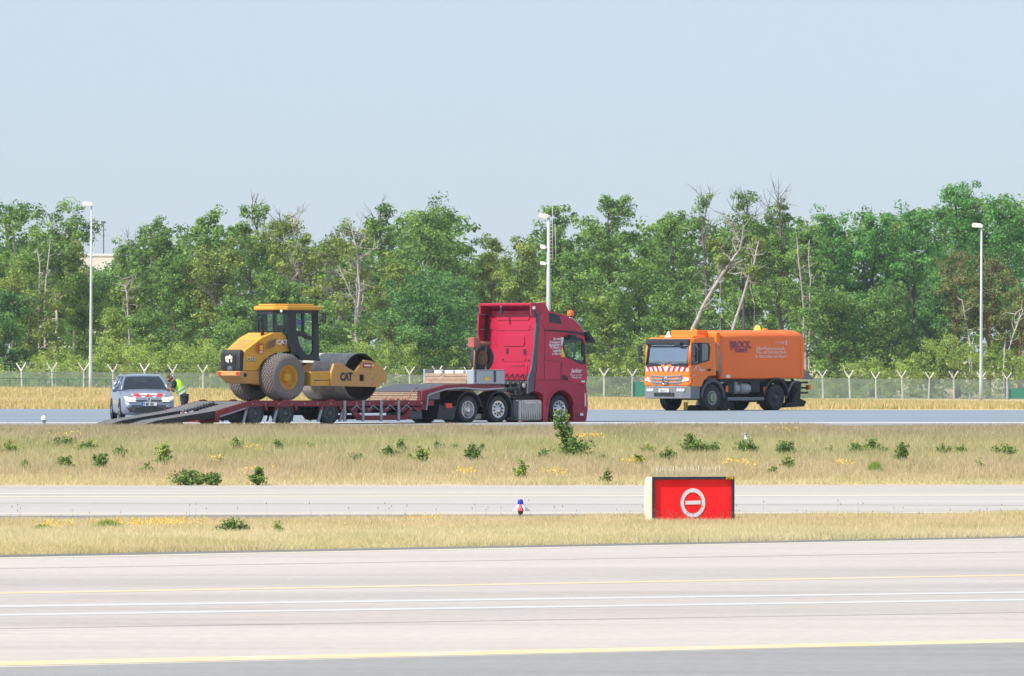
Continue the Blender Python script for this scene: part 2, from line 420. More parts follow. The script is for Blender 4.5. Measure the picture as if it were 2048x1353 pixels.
surf('cabin_grey', (0.10, 0.105, 0.12), 0.8, dirt=0.2)
surf('white_plastic', (0.72, 0.72, 0.70), 0.45, dirt=0.2, dirtcol=(0.5, 0.47, 0.42))
surf('white_vinyl', (0.62, 0.50, 0.54), 0.5, dirt=0.1)
surf('lettering_white', (0.80, 0.78, 0.80), 0.5, dirt=0.05)
surf('lettering_black', (0.02, 0.018, 0.03), 0.5, dirt=0.1)
surf('lettering_faded', (0.95, 0.62, 0.50), 0.5, dirt=0.1)
surf('lettering_purple', (0.26, 0.05, 0.12), 0.5, dirt=0.1)
surf('sticker_red', (0.45, 0.012, 0.03), 0.5, dirt=0.05)
surf('sticker_yellow', (0.75, 0.50, 0.05), 0.5, dirt=0.1)
surf('reflector_red', (0.70, 0.02, 0.02), 0.25, dirt=0.05)
surf('reflector_orange', (0.85, 0.16, 0.02), 0.25, dirt=0.05)
surf('beacon_orange', (0.85, 0.14, 0.02), 0.2, dirt=0.0)
surf('beacon_lit', (0.95, 0.35, 0.03), 0.2, dirt=0.0, emis=(1.0, 0.35, 0.03), estr=1.6)
surf('lamp_lens', (0.80, 0.80, 0.78), 0.15, dirt=0.05)
surf('lamp_lit', (0.9, 0.88, 0.6), 0.2, dirt=0.0, emis=(1.0, 0.92, 0.55), estr=1.3)
surf('car_silver', (0.23, 0.265, 0.34), 0.30, metal=0.35, dirt=0.15, dirtcol=(0.3, 0.3, 0.3), scale=1.0, coat=0.6)
surf('plate_white', (0.75, 0.76, 0.78), 0.4, dirt=0.05)
surf('plate_blue', (0.02, 0.10, 0.50), 0.4, dirt=0.05)
surf('brush_dark', (0.03, 0.03, 0.035), 0.95, dirt=0.5, bump=0.5)
surf('concrete_post', (0.76, 0.71, 0.66), 0.9, dirt=0.5, dirtcol=(0.48, 0.45, 0.40), scale=2, bump=0.3)
surf('lamp_steel', (0.50, 0.53, 0.57), 0.55, dirt=0.35, dirtcol=(0.38, 0.38, 0.38), scale=0.7)
surf('lamp_white', (0.80, 0.78, 0.74), 0.5, dirt=0.1)
surf('hub_green', (0.38, 0.52, 0.22), 0.5, dirt=0.2)
surf('green_paint', (0.03, 0.20, 0.14), 0.6, dirt=0.2)
surf('hivis', (0.42, 0.80, 0.02), 0.7, dirt=0.08, dirtcol=(0.3, 0.45, 0.03), scale=6)
surf('reflective_tape', (0.60, 0.62, 0.60), 0.5, dirt=0.1)
surf('navy_cloth', (0.012, 0.016, 0.035), 0.9, dirt=0.3, dirtcol=(0.03, 0.03, 0.05), scale=6)
surf('skin', (0.36, 0.17, 0.12), 0.6, dirt=0.2, dirtcol=(0.28, 0.11, 0.08), scale=8)
surf('hair', (0.03, 0.018, 0.013), 0.8, dirt=0.1)
surf('sign_red', (0.95, 0.006, 0.010), 0.8, dirt=0.08, dirtcol=(0.8, 0.02, 0.02), scale=2)
surf('sign_frame', (0.020, 0.024, 0.040), 0.5, dirt=0.2, dirtcol=(0.05, 0.05, 0.06))
surf('sign_cream', (0.78, 0.68, 0.50), 0.6, dirt=0.2, dirtcol=(0.65, 0.5, 0.35))
surf('sign_white', (0.72, 0.74, 0.80), 0.55, dirt=0.05)
surf('spike_steel', (0.62, 0.58, 0.48), 0.5, metal=0.2, dirt=0.2)
surf('skirt_white', (0.86, 0.86, 0.86), 0.45, dirt=0.05)
surf('skirt_red', (0.72, 0.10, 0.13), 0.45, dirt=0.05)
surf('lens_blue', (0.035, 0.02, 0.34), 0.12, dirt=0.05, coat=0.6)
surf('building_beige', (0.70, 0.64, 0.56), 0.8, dirt=0.1)
surf('building_white', (0.72, 0.74, 0.76), 0.8, dirt=0.1)
glassmat('cab_glass', (0.90, 0.985, 0.955), 0.975)
glassmat('dark_glass', (0.22, 0.30, 0.36), 0.80)
glassmat('windscreen', (0.45, 0.56, 0.60), 0.66)
glassmat('car_glass', (0.16, 0.23, 0.30), 0.88)
glassmat('bright_windscreen', (0.62, 0.72, 0.74), 0.56)

def wheel(parent, x, yout, z, R, w, out, rimR, tyre='tyre_rubber', rim='rim_steel', holes=8, hub='rim_steel', dish=0.10, seg=40, smallhub=0.32):
    m = MB()
    m.lathe([(rimR, 0.025), (rimR + 0.02, 0.004), (rimR + 0.05, 0.0), (R - 0.075, -0.006), (R - 0.04, 0.006), (R - 0.012, 0.03),
             (R, 0.05), (R, w * 0.30), (R - 0.012, w * 0.31), (R - 0.012, w * 0.34), (R, w * 0.35), (R, w * 0.64), (R - 0.012, w * 0.65), (R - 0.012, w * 0.68), (R, w * 0.69),
             (R, w - 0.05), (R - 0.012, w - 0.03), (R - 0.05, w), (rimR, w), (rimR * 0.98, w - 0.02)], (x, yout, z), out, seg)
    o = m.build('wheel', tyre, parent)
    m = MB()
    m.lathe([(rimR + 0.004, 0.03), (rimR - 0.012, 0.012), (rimR - 0.03, 0.03), (rimR - 0.045, dish * 0.9), (rimR * 0.72, dish), (rimR * 0.55, dish * 0.8),
             (rimR * (smallhub + 0.12), dish * 0.75), (rimR * smallhub, dish * 0.5), (rimR * smallhub * 0.9, 0.0), (rimR * smallhub * 0.5, -0.02), (0.001, -0.02)], (x, yout, z), out, seg)
    m.cur = 1
    for k in range(holes):
        t = 2 * pi * (k + 0.3) / holes; rr = rimR * 0.68
        m.lathe([(rimR * 0.11, dish * 0.97 - 0.014), (0.0005, dish * 0.97 - 0.014)], (x + rr * cos(t), yout, z + rr * sin(t)), out, 8, smooth=False)
    m.cur = 0
    for k in range(10):
        t = 2 * pi * k / 10; rr = rimR * (smallhub + 0.15)
        m.tube([(x + rr * cos(t), yout - out * dish * 0.8, z + rr * sin(t)), (x + rr * cos(t), yout - out * (dish * 0.8 - 0.025), z + rr * sin(t))], 0.012, 6)
    m.build('rim', [rim, 'chassis_dark'], o)
    return o
def arc(cx, cz, r, a0, a1, n=12):
    return [(cx + r * cos(radians(a0 + (a1 - a0) * i / n)), cz + r * sin(radians(a0 + (a1 - a0) * i / n))) for i in range(n + 1)]
# ================================================================== LOW LOADER TRAILER
PHI = radians(44)
TR = Veh('low_loader_trailer', 'dark red low loader trailer with three axles and lowered rear ramps, carrying the yellow roller', 'trailer', 661, 228.6, -1.27, PHI)
r = TR.root
TS = lambda a, c=zr, yl=-1.27: TR.side(*c(a), yl)
def Tx(px, yl=-1.27): return TR.side(px, 800, yl)[0]
DZ = 0.745                        # deck height
xa = Tx(497); xb = Tx(868)        # flat deck from the bend to the gooseneck foot
xt = Tx(434)                      # rear end of the sloped part
# bed: timber / steel top in bays
m = MB(); m.bx(xa, xb, -1.2, 1.2, DZ - 0.06, DZ)
for k in range(18):
    x = xa + (xb - xa) * (k + 0.5) / 18; m.bx(x - 0.015, x + 0.015, -1.19, 1.19, DZ, DZ + 0.012)
m.build('deck', 'deck_steel', r)
m = MB()
zt_ = 0.46
m.prism([(xt, zt_), (xa, DZ), (xa, DZ - 0.07), (xt, zt_ - 0.07)], -1.2, -0.35)
m.prism([(xt, zt_), (xa, DZ), (xa, DZ - 0.07), (xt, zt_ - 0.07)], 0.35, 1.2)
for k in range(10):
    u = (k + 0.5) / 10; x = xt + (xa - xt) * u; z = zt_ + (DZ - zt_) * u
    for y0, y1 in ((-1.19, -0.36), (0.36, 1.19)): m.bx(x - 0.02, x + 0.02, y0, y1, z - 0.01, z + 0.035)
m.build('sloped_deck', 'deck_steel', r)
m = MB()   # side rails in red with white-grey worn lower lip
for s in (-1, 1):
    y0, y1 = (s * 1.27, s * 1.2) if s < 0 else (1.2, 1.27)
    m.prism([(xa, DZ + 0.02), (xb, DZ + 0.02), (xb, DZ - 0.15), (xa, DZ - 0.15)], y0, y1)
    m.prism([(xt, zt_ + 0.02), (xa, DZ + 0.02), (xa, DZ - 0.14), (xt + 0.1, zt_ - 0.16), (xt, zt_ - 0.34)], y0, y1)
m.prism([(xt - 0.05, zt_ - 0.05), (xt + 0.12, zt_ - 0.05), (xt + 0.12, zt_ - 0.36), (xt - 0.05, zt_ - 0.36)], -1.25, 1.25)
m.build('side_rail', 'trailer_red', r, bevel=0.008)
m = MB()
for s in (-1, 1):
    m.prism([(xt + 0.1, zt_ - 0.15), (xa, DZ - 0.14), (xa, DZ - 0.185), (xt + 0.1, zt_ - 0.195)], s * 1.285, s * 1.262)
m.build('edge_strip', 'galvanised', r, each=True)
m = MB()
for px in range(505, 862, 26):
    for s in (-1, 1): x = Tx(px); m.tube([(x, s * 1.26, DZ - 0.06), (x, s * 1.29, DZ - 0.06)], 0.026, 8)
m.build('lashing_ring', 'galvanised', r, each=True)
# wheel-arch hoops
wx = [Tx(512.5), Tx(573), Tx(662)]
for i, x in enumerate(wx):
    for s in (-1, 1):
        m = MB()
        a = arc(x, 0.385, 0.50, 12, 168, 14); b2 = arc(x, 0.385, 0.41, 168, 12, 14)
        a = [(p_, min(q_, DZ - 0.0)) for p_, q_ in a]
        m.prism(a + b2, s * 1.285, s * 1.205)
        b4 = arc(x, 0.385, 0.435, 166, 14, 14); m.prism(arc(x, 0.385, 0.412, 14, 166, 14) + b4, s * 1.292, s * 1.27); m.cur = 0
        m.prism([(x + 0.42, 0.55), (x + 0.60, 0.72), (x + 0.50, 0.72), (x + 0.36, 0.6)], s * 1.27, s * 1.22)
        m.build('wheel_arch', ['trailer_red', 'galvanised'], r)
    wheel(r, x, -1.245, 0.385, 0.385, 0.30, -1, 0.24, rim='cabin_grey', dish=0.13)
    wheel(r, x, 1.245, 0.385, 0.385, 0.30, 1, 0.24, rim='cabin_grey', dish=0.13)
for k, x in enumerate(wx + [wx[2] + 0.95]):
    for s in (-1, 1):
        m = MB(); xx = x - 0.52
        m.prism([(xx + 0.10, DZ - 0.2), (xx + 0.19, DZ - 0.2), (xx + 0.04, 0.10), (xx - 0.06, 0.10)], s * 1.255, s * 1.21)
        m.build('mud_flap', 'galvanised', r)
m = MB()   # centre frame and axles, dark
m.bx(xa - 0.4, xb, -0.55, -0.40, 0.36, DZ - 0.06); m.bx(xa - 0.4, xb, 0.40, 0.55, 0.36, DZ - 0.06)
for x in wx: m.tube([(x, -1.0, 0.365), (x, 1.0, 0.365)], 0.07, 10); m.bx(x - 0.3, x + 0.1, -0.7, -0.6, 0.34, 0.5)
for k in range(14):
    x = xa + (xb - xa) * (k + 0.5) / 14; m.bx(x - 0.03, x + 0.03, -1.2, 1.2, DZ - 0.18, DZ - 0.06)
m.bx(xt + 0.1, wx[0] - 0.45, -1.1, -0.9, 0.16, 0.42); m.bx(xt + 0.1, wx[0] - 0.45, 0.9, 1.1, 0.16, 0.42)
m.build('chassis_frame', 'chassis_dark', r)
# lattice side ahead of the axles
x0 = Tx(694); x1 = Tx(716); x2 = Tx(838)
for s in (-1, 1):
    y0, y1 = s * 1.27, s * 1.19
    m = MB()
    m.bx(x1, Tx(812), min(y0, y1), max(y0, y1), 0.14, 0.29)
    m.prism([(x0 + 0.05, DZ - 0.2), (x0 + 0.2, DZ - 0.2), (x1 + 0.18, 0.29), (x1, 0.14), (x1 - 0.05, 0.2)], y0, y1)
    m.prism([(Tx(812), 0.14), (Tx(820), 0.22), (Tx(826), DZ - 0.2), (Tx(821), DZ - 0.2), (Tx(809), 0.29)], y0, y1)
    for px in (708, 738, 772, 806, 838):
        x = Tx(px); m.prism([(x - 0.3, DZ - 0.2), (x, DZ - 0.37), (x + 0.3, DZ - 0.2)], y0, y1)
    m.build('lower_rail', 'trailer_red', r, bevel=0.006)
    m = MB()
    for px in (689, 726, 762, 797):
        x = Tx(px); m.bx(x - 0.05, x + 0.05, s * 1.27 - 0.02, s * 1.27 + 0.02, 0.10, DZ + 0.03)
        m.tube([(x, s * 1.28, 0.42), (x, s * 1.32, 0.42)], 0.05, 8)
    for px in (712, 745, 779, 812):
        x = Tx(px); m.tube([(x - 0.22, s * 1.30, DZ - 0.28), (x, s * 1.30, DZ - 0.12), (x + 0.22, s * 1.30, DZ - 0.28)], 0.02, 6)
    m.build('stake', 'galvanised', r)
m = MB(); m.bx(Tx(815), Tx(846), -1.24, -0.9, 0.16, 0.42); m.build('tool_box', 'dark_grey_trim', r, bevel=0.02)
# sloping timber part behind the gooseneck and loading trough
xg0 = Tx(752); xg1 = Tx(853); GZ = 1.30
gx0 = Tx(846); gx1 = Tx(1008)
mt = [TS(a, zt) for a in [(310, 930), (540, 872), (700, 862), (1105, 880), (1105, 905), (900, 905), (700, 893), (545, 905), (400, 950), (362, 968), (350, 1112), (305, 1112)]]
for s in (-1, 1):
    m = MB(); m.prism(mt, s * 1.27, s * 1.12); m.build('gooseneck_beam', 'trailer_red', r, bevel=0.01)
    lip = [TS(a, zt) for a in [(362, 966), (400, 948), (545, 904), (700, 892), (900, 906), (1105, 896), (1105, 908), (900, 922), (700, 906), (545, 918), (405, 962), (372, 980), (356, 1115), (345, 1115)]]
    m = MB(); m.prism(lip, s * 1.285, s * 1.255); m.build('edge_strip', 'galvanised', r)
zg = TS((700, 862), zt)[1]
m = MB(); gz0 = TS((560, 870), zt)
m.bx(gz0[0], gx1, -1.12, 1.12, zg - 0.22, zg - 0.01)
m.bx(gx0 + 0.1, gx0 + 0.9, -1.12, 1.12, zg - 0.5, zg - 0.24)
m.build('gooseneck_deck', 'deck_steel', r)
zlo = TS((315, 925), zt)[1]; xlo = TS((315, 925), zt)[0]
m = MB()   # timber beams across the rear face of the gooseneck
for k in range(4):
    z0 = DZ + 0.02 + k * (zlo - DZ - 0.04) / 4; z1 = z0 + (zlo - DZ - 0.04) / 4 - 0.012
    m.bx(xlo - 0.10 + 0.02 * (k % 2), xlo + 0.12, -1.11, 1.15, z0, z1)
m.build('timber_face', 'timber', r, bevel=0.012)
m = MB(); m.plate([(xlo - 0.08, zlo - 0.02), (gz0[0], zg - 0.012), (gz0[0], zg - 0.05), (xlo - 0.08, zlo - 0.06)], [], -1.11, 1.2)
m.build('slope_plate', 'dark_grey_trim', r)
# load frame on the gooseneck: locker on the near side, timber stacked against the rear edge
bx0, bz0 = TS((803, 862), zt, -1.2); bx1, bz1 = TS((1105, 725), zt, -1.2)
m = MB(); m.bx(bx0, bx1, -1.22, -0.9, zg, bz1); b = m.build('aluminium_locker', 'alu_box', r, bevel=0.015)
m = MB()
for x in (bx0 + 0.1, bx0 + (bx1 - bx0) * 0.66, bx0 + (bx1 - bx0) * 0.70): m.bx(x - 0.02, x + 0.02, -1.235, -1.22, zg + 0.05, bz1 - 0.03)
m.bx(bx0 + 0.02, bx1 - 0.02, -1.235, -1.221, bz1 - 0.03, bz1 - 0.015)
m.build('hinge', 'dark_grey_trim', b)
lx = TS((945, 812), zt)
m = MB(); m.plate([(lx[0] + 0.13 * cos(t), lx[1] + 0.075 * sin(t)) for t in np.linspace(0, 2 * pi, 17)[:-1]], [], -1.231, -1.237); m.build('badge', 'sticker_yellow', b)
m = MB()
m.bx(bx0 + 0.02, bx0 + 0.07, 1.13, 1.2, zg, bz1 + 0.03)
m.bx(bx0 + 0.07, bx1, 1.16, 1.2, zg, bz1 + 0.02)
m.bx(bx0 + 0.50, bx0 + 0.54, -0.9, 1.15, zg + 0.02, bz1 - 0.01)
m.bx(bx0 + 0.02, bx0 + 0.07, 0.28, 0.36, zg + 0.2, bz1 + 0.02)
m.build('sideboard', 'alu_box', r)
m = MB()
for k in range(3): m.bx(bx0 - 0.02 + 0.02 * k, bx0 + 0.34, -0.9, 1.12, zg + 0.01 + k * 0.115, zg + 0.115 + k * 0.115)
m.build('timber_board', 'timber', r, bevel=0.012)
m = MB()
for k in range(4): m.bx(bx0 + 0.36, bx0 + 0.48, -0.85 + k * .5, -0.45 + k * .5, zg + 0.02, bz1 - 0.03 + 0.02 * (k % 2))
m.build('folded_tarpaulin', 'concrete_post', r, bevel=0.03)
# spare wheel and its clamp
sx, sz = TS((905, 610), zt, -0.35)
m = MB()
m.lathe([(0.26, 0.03), (0.29, 0), (0.42, 0), (0.455, 0.04), (0.455, 0.2), (0.42, 0.25), (0.29, 0.25), (0.26, 0.22)], (sx + 0.18, -0.2, sz), -1, 36)
sp = m.build('spare_wheel', 'tyre_rubber', r)
m = MB(); m.lathe([(0.27, 0.1), (0.12, 0.14), (0.10, 0.08), (0.001, 0.08)], (sx + 0.18, -0.2, sz), -1, 24); m.build('rim', 'rust', sp)
m = MB()
p = TS((785, 460), zt, -0.35)
q = TS((975, 470), zt, -0.35)
m.tube([(p[0] + 0.25, -0.35, p[1] - 0.02), (q[0], -0.35, q[1])], 0.055, 10)
m.build('clamp_bar', 'rust_red', r)
m = MB(); m.bx(p[0] - 0.02, p[0] + 0.26, -0.5, -0.2, p[1] - 0.17, p[1] + 0.16); m.build('clamp_head', 'rust_red', r, bevel=0.03)
m = MB()
for dx in (0.10, 0.60): m.bx(p[0] + dx, p[0] + dx + 0.035, -0.42, -0.385, zg, p[1] - 0.1)
m.tube([(p[0] + 0.05, -0.4, zg), (p[0] + 0.12, -0.4, p[1] - 0.15)], 0.03, 8)
m.build('clamp_post', 'rust', r)
# winch and chains piled between the slope and the neck
m = MB()
for k in range(9):
    x = xlo - 0.12; y = 0.5 - k * 0.13 + 0.05 * sin(k * 2.3); m.tube([(x, y, DZ + 0.01), (x - 0.05, y - 0.06, DZ + 0.05 + 0.05 * abs(sin(k * 1.7))), (x - 0.02, y - 0.14, DZ + 0.01)], 0.016, 6)
hose = [TS(a, zt, -1.29) for a in [(180, 1050), (215, 985), (240, 930), (262, 905), (300, 900)]]
m.tube([(a[0], -1.16, a[1]) for a in hose], 0.018, 6)
m.build('lashing_chain', 'rust_red', r)
# rear beacons / lights between the ramps
m = MB(); m.bx(xt - 0.06, xt - 0.02, -0.3, 0.62, 0.30, 0.42); o = m.build('rear_light_board', 'trailer_red', r)
m = MB(); m.disc((xt - 0.065, 0.15, 0.36), 0.07, -1, 14, 'x'); m.disc((xt - 0.065, 0.42, 0.36), 0.07, -1, 14, 'x'); m.build('rear_light', 'lamp_lens', o, each=True)
# ramps
for s in (-1, 1):
    yc = s * 0.82; hw = 0.40
    rx0 = xt - 0.03; rx1 = Tx(287, -1.2)
    pr = [(rx0, 0.43), (rx0, 0.28), (rx0 - 0.8, 0.10), (rx1 + 0.1, 0.02), (rx1, 0.035), (rx1 + 0.6, 0.17)]
    m = MB()
    m.prism([(rx0, 0.45), (rx1 + 0.55, 0.16), (rx1, 0.035), (rx1 + 0.1, 0.02), (rx1 + 0.6, 0.11), (rx0, 0.40)], yc - hw, yc + hw)
    L = rx0 - rx1
    for k in range(26):
        u = (k + 0.5) / 26; x = rx1 + L * u; z = 0.16 + (0.45 - 0.16) * (x - rx1 - 0.55) / (rx0 - rx1 - 0.55) if x > rx1 + 0.55 else 0.035 + 0.125 * (x - rx1) / 0.55
        m.bx(x - 0.02, x + 0.02, yc - hw + 0.02, yc + hw - 0.02, z - 0.005, z + 0.028)
    ra = m.build('ramp', 'deck_steel', r)
    m = MB()
    for y in (yc - hw, yc + hw - 0.05): m.prism([(rx0, 0.47), (rx1 + 0.55, 0.175), (rx1, 0.05), (rx1 + 0.1, 0.01), (rx1 + 0.8, 0.03), (rx0 - 0.4, 0.22), (rx0, 0.28)], y - 0.012, y + 0.06)
    m.build('ramp_beam', 'chassis_dark', ra)
    m = MB(); m.bx(rx0 - 1.2, rx0 - 1.1, yc - 0.1, yc + 0.1, 0.0, 0.16); m.build('ramp_foot', 'galvanised', ra)
# ================================================================== ROLLER
xw = TR.side(577.3, 758.7, -1.05)[0]
RL = Veh('road_roller', 'yellow single drum road roller with a black cab, parked on the low loader', 'road roller', 0, 0, 0, PHI, z=DZ + 0.012, root_xy=TR.w(xw, 0.0))
r = RL.root
RS = lambda a, yl: RL.side(*zr(a), yl)
RW = 0.77
# rear tyres with diamond tread
def diamond_tyre(y_out, out):
    N, M = 360, 44; w = 0.62; R = RW; rows = []; m = MB()
    for j in range(M + 1):
        u = j / M; a = u * w; e = abs(u - 0.5) * 2
        base = R - 0.03 * e ** 2.5 - 0.02 * max(0, e - 0.75) * 4; row = []
        for i in range(N):
            v = i / N; d1 = abs((v * 36 + u * 5.0) % 1 - 0.5); d2 = abs((v * 36 - u * 5.0) % 1 - 0.5)
            gr = 0.035 if (d1 < 0.16 or d2 < 0.16) else 0.0
            t = 2 * pi * v; q = base - gr; row.append((q * cos(t), y_out - out * a, RW + q * sin(t)))
        rows.append(row)
    m.grid(rows, smooth=False, close=True)
    for o2, yo in ((out, y_out), (-out, y_out - out * w)):
        m.lathe([(R - 0.055, 0), (R - 0.10, -0.035), (R - 0.2, -0.055), (R - 0.3, -0.04), (0.40, -0.01), (0.385, 0.03)], (0, yo, RW), o2, 60)
    o = m.build('wheel', 'dusty_rubber', r)
    m = MB()
    m.lathe([(0.39, 0.0), (0.375, -0.01), (0.36, 0.02), (0.34, 0.10), (0.31, 0.20), (0.24, 0.22), (0.16, 0.20), (0.145, 0.09), (0.13, 0.03), (0.001, 0.02)], (0, y_out, RW), out, 40)
    for k in range(10):
        t = 2 * pi * k / 10; m.tube([(0.2 * cos(t), y_out - out * 0.21, RW + 0.2 * sin(t)), (0.2 * cos(t), y_out - out * 0.17, RW + 0.2 * sin(t))], 0.02, 6)
    m.build('rim', 'cat_yellow', o)
diamond_tyre(-1.05, -1); diamond_tyre(1.05, 1)
m = MB(); m.tube([(0, -0.8, RW), (0, 0.8, RW)], 0.16, 12); m.bx(-0.35, 0.35, -0.3, 0.3, RW - 0.25, RW + 0.2); m.build('axle', 'cat_yellow_dusty', r)
# engine hood
H = 0.60
hhalf = lambda zx: min(H, max(0.46, 0.46 + (H - 0.46) * (zx - 330) / 260.0))
hp = [RS(a, -hhalf(a[0])) for a in [(318, 735), (318, 640), (335, 540), (505, 412), (610, 366), (700, 366), (738, 398), (752, 470), (766, 522), (786, 530), (790, 548), (700, 552), (640, 562), (580, 590), (520, 640), (480, 700), (455, 735)]]
xt0 = hp[2][0]; xt1 = hp[4][0]
taper = lambda x, y, z: (x, y * (0.46 + (H - 0.46) * min(1, max(0, (x - xt0) / (xt1 - xt0)))) / H, z)
m = MB(); m.plate(hp, [], -H, H, f=taper); hood = m.build('engine_hood', 'cat_yellow', r, bevel=0.07, seg=3)
# recess panel on the slope of the hood, grille opening, lines
p0 = hp[2]; p1 = hp[3]
sl = Vector((p1[0] - p0[0], p1[1] - p0[1])); n = Vector((-sl.y, sl.x)).normalized()
def on_slope(u, h): q = Vector(p0) + sl * u + n * h; return (q.x, q.y)
m = MB()
for k in range(7):
    u = 0.10 + k * 0.11; m.plate([on_slope(u, 0.004), on_slope(u + 0.06, 0.004), on_slope(u + 0.06, 0.014), on_slope(u, 0.014)], [], -0.36, 0.36)
m.build('louvre', 'cat_yellow_dusty', hood)
m = MB(); m.plate([RS(a, -H - 0.004) for a in [(550, 530), (562, 462), (630, 425), (638, 436), (622, 500)]], [], -H - 0.004, -H - 0.012)
m.build('side_vent', 'rust', hood)
m = MB(); m.plate([RS(a, -H) for a in [(550, 530), (562, 462), (630, 425), (638, 436), (622, 500)]], [], H + 0.004, H + 0.012); m.build('side_vent', 'rust', hood)
# black rear guard
gp = [RS(a, -0.56) for a in [(330, 735), (330, 560), (300, 532), (208, 530), (196, 545), (192, 720), (204, 735)]]
xg = RS((330, 700), -0.46)[0]; xr = xg - 0.20
zb = RS((300, 738), -0.56)[1]; ztp = RS((300, 532), -0.56)[1]
m = MB(); m.prism([(xg + 0.02, zb), (xg + 0.02, ztp + 0.01), (xr + 0.08, ztp), (xr, ztp - 0.05), (xr, zb)], -0.465, 0.465)
gd = m.build('rear_guard', 'black_plastic', r, bevel=0.09, seg=4)
m = MB(); m.xplate([(-0.28, zb + 0.12), (0.30, zb + 0.12), (0.30, ztp - 0.14), (-0.28, ztp - 0.14)], [], xr - 0.004, xr - 0.02)
for k in range(9): z = zb + 0.15 + k * (ztp - zb - 0.32) / 9; m.bx(xr - 0.03, xr - 0.02, -0.26, 0.28, z, z + 0.02)
m.build('grille', 'chassis_dark', gd)
m = MB()
rnd = random.Random(5)
for k in range(7):
    cy = 0.02 + rnd.uniform(-.13, .13); cz = (zb + ztp) / 2 + 0.05 + rnd.uniform(-.07, .07)
    m.xplate([(cy + 0.05 * cos(t) * rnd.uniform(.7, 1.2), cz + 0.08 * sin(t)) for t in np.linspace(0, 2 * pi, 7)[:-1]], [], xr - 0.032, xr - 0.036)
m.build('worn_sticker', 'concrete_post', gd)
m = MB(); m.lathe([(0.13, 0), (0.11, -0.05), (0.001, -0.06)], (xr, -0.02, zb + 0.05), -1, 16, 'x'); m.build('tow_cover', 'dark_grey_trim', gd)
# rear frame / bumper
zb2 = RS((300, 862), -0.6)[1]; zb1 = RS((300, 738), -0.6)[1]; xf = RS((480, 800), -0.52)[0]
m = MB(); m.prism([(xr - 0.06, zb1), (xf, zb1), (xf, zb2), (xr + 0.28, zb2 + 0.02), (xr - 0.02, zb1 - 0.16), (xr - 0.06, zb1 - 0.15)], -0.52, 0.52)
m.prism([(xf, zb1 + 0.15), (xf + 1.0, zb1 + 0.15), (xf + 1.0, zb2), (xf, zb2)], -0.42, 0.42)
bf = m.build('rear_frame', 'cat_yellow_dusty', r, bevel=0.02)
m = MB(); m.bx(xr - 0.075, xr - 0.062, -0.50, -0.38, zb1 - 0.14, zb1 - 0.02); m.bx(xr - 0.075, xr - 0.062, 0.38, 0.5, zb1 - 0.14, zb1 - 0.02); m.build('reflector', 'reflector_red', bf, each=True)
m = MB()
q = RS((340, 775), -0.52)
m.lathe([(0.07, -0.004), (0.05, -0.004), (0.045, -0.002), (0.001, -0.002)], (q[0], -0.522, q[1]), -1, 14); m.build('tie_down_eye', 'chassis_dark', bf)
# exhaust
m = MB(); e = [RS(a, -0.35) for a in [(508, 398), (505, 270), (497, 240), (478, 218)]]
m.tube([(a[0], -0.35, a[1]) for a in e], [0.062, 0.055, 0.05, 0.05], 12); m.build('exhaust_pipe', 'black_paint', r)
# cab -------------------------------------------------------------
CY = 0.72
cs = lambda a: RS(a, -CY)
out = [cs(a) for a in [(762, 146), (1046, 146), (1050, 350), (1056, 610), (1066, 622), (1062, 640), (890, 632), (850, 590), (785, 552), (768, 490), (760, 400)]]
w1 = [cs(a) for a in [(832, 178), (890, 174), (896, 350), (834, 346)]]
w2 = [cs(a) for a in [(914, 176), (990, 180), (1000, 300), (998, 404), (950, 400), (912, 350)]]
w3 = [cs(a) for a in [(852, 402), (900, 404), (935, 430), (996, 442), (998, 540), (975, 580), (935, 576), (900, 540), (862, 470)]]
x0c = out[0][0]; x1c = out[1][0]; ztc = out[0][1]
cab = MB().plate(out, [w1, w2, w3], -CY, -CY + 0.07).build('cab', 'black_paint', r, bevel=0.012)
m = MB().plate(out, [w1, w2, w3], CY, CY - 0.07); m.build('cab_side', 'black_paint', cab)
for y, s in ((-CY + 0.035, 1), (CY - 0.035, -1)):
    m = MB(); m.plate(w1, [], y - 0.004, y + 0.004); m.plate(w2, [], y - 0.004, y + 0.004); m.plate(w3, [], y - 0.004, y + 0.004); m.build('side_window', 'cab_glass', cab)
# rear chamfers + rear wall, front wall
RXB = x0c - 0.34; zlow = RS((760, 370), -CY)[1]; zrl = cs((760, 540))[1]
def vwall(p, q, z0, z1, zw0, zw1, fr=0.06, t=0.03, glass='cab_glass', mat='black_paint', nm='cab_panel'):
    """vertical wall between two plan points with one window"""
    P, Q = Vector(p), Vector(q); d = (Q - P); L = d.length; d.normalize(); nn = Vector((-d.y, d.x))
    f = lambda a, tt, z: (P.x + d.x * a + nn.x * tt, P.y + d.y * a + nn.y * tt, z)
    m = MB(); m.plate([(0, z0), (L, z0), (L, z1), (0, z1)], [[(fr, zw0), (L - fr, zw0), (L - fr, zw1), (fr, zw1)]], 0, t, f=f)
    m.build(nm, mat, cab)
    m = MB(); m.plate([(fr, zw0), (L - fr, zw0), (L - fr, zw1), (fr, zw1)], [], t * 0.3, t * 0.5, f=f); m.build('window', glass, cab)
zsill = zlow + 0.02
vwall((x0c, -CY + 0.01), (RXB, -0.40), zsill - 0.06, ztc, zsill, ztc - 0.12, 0.07)
vwall((RXB, -0.40), (RXB, 0.40), zrl, ztc, zsill, ztc - 0.12, 0.05)
vwall((RXB, 0.40), (x0c, CY - 0.01), zsill - 0.06, ztc, zsill, ztc - 0.12, 0.07)
vwall((x1c, -CY + 0.01), (x1c, CY - 0.01), cs((1050, 620))[1], ztc, cs((1050, 590))[1], ztc - 0.10, 0.07)
m = MB(); zfl = cs((900, 628))[1]
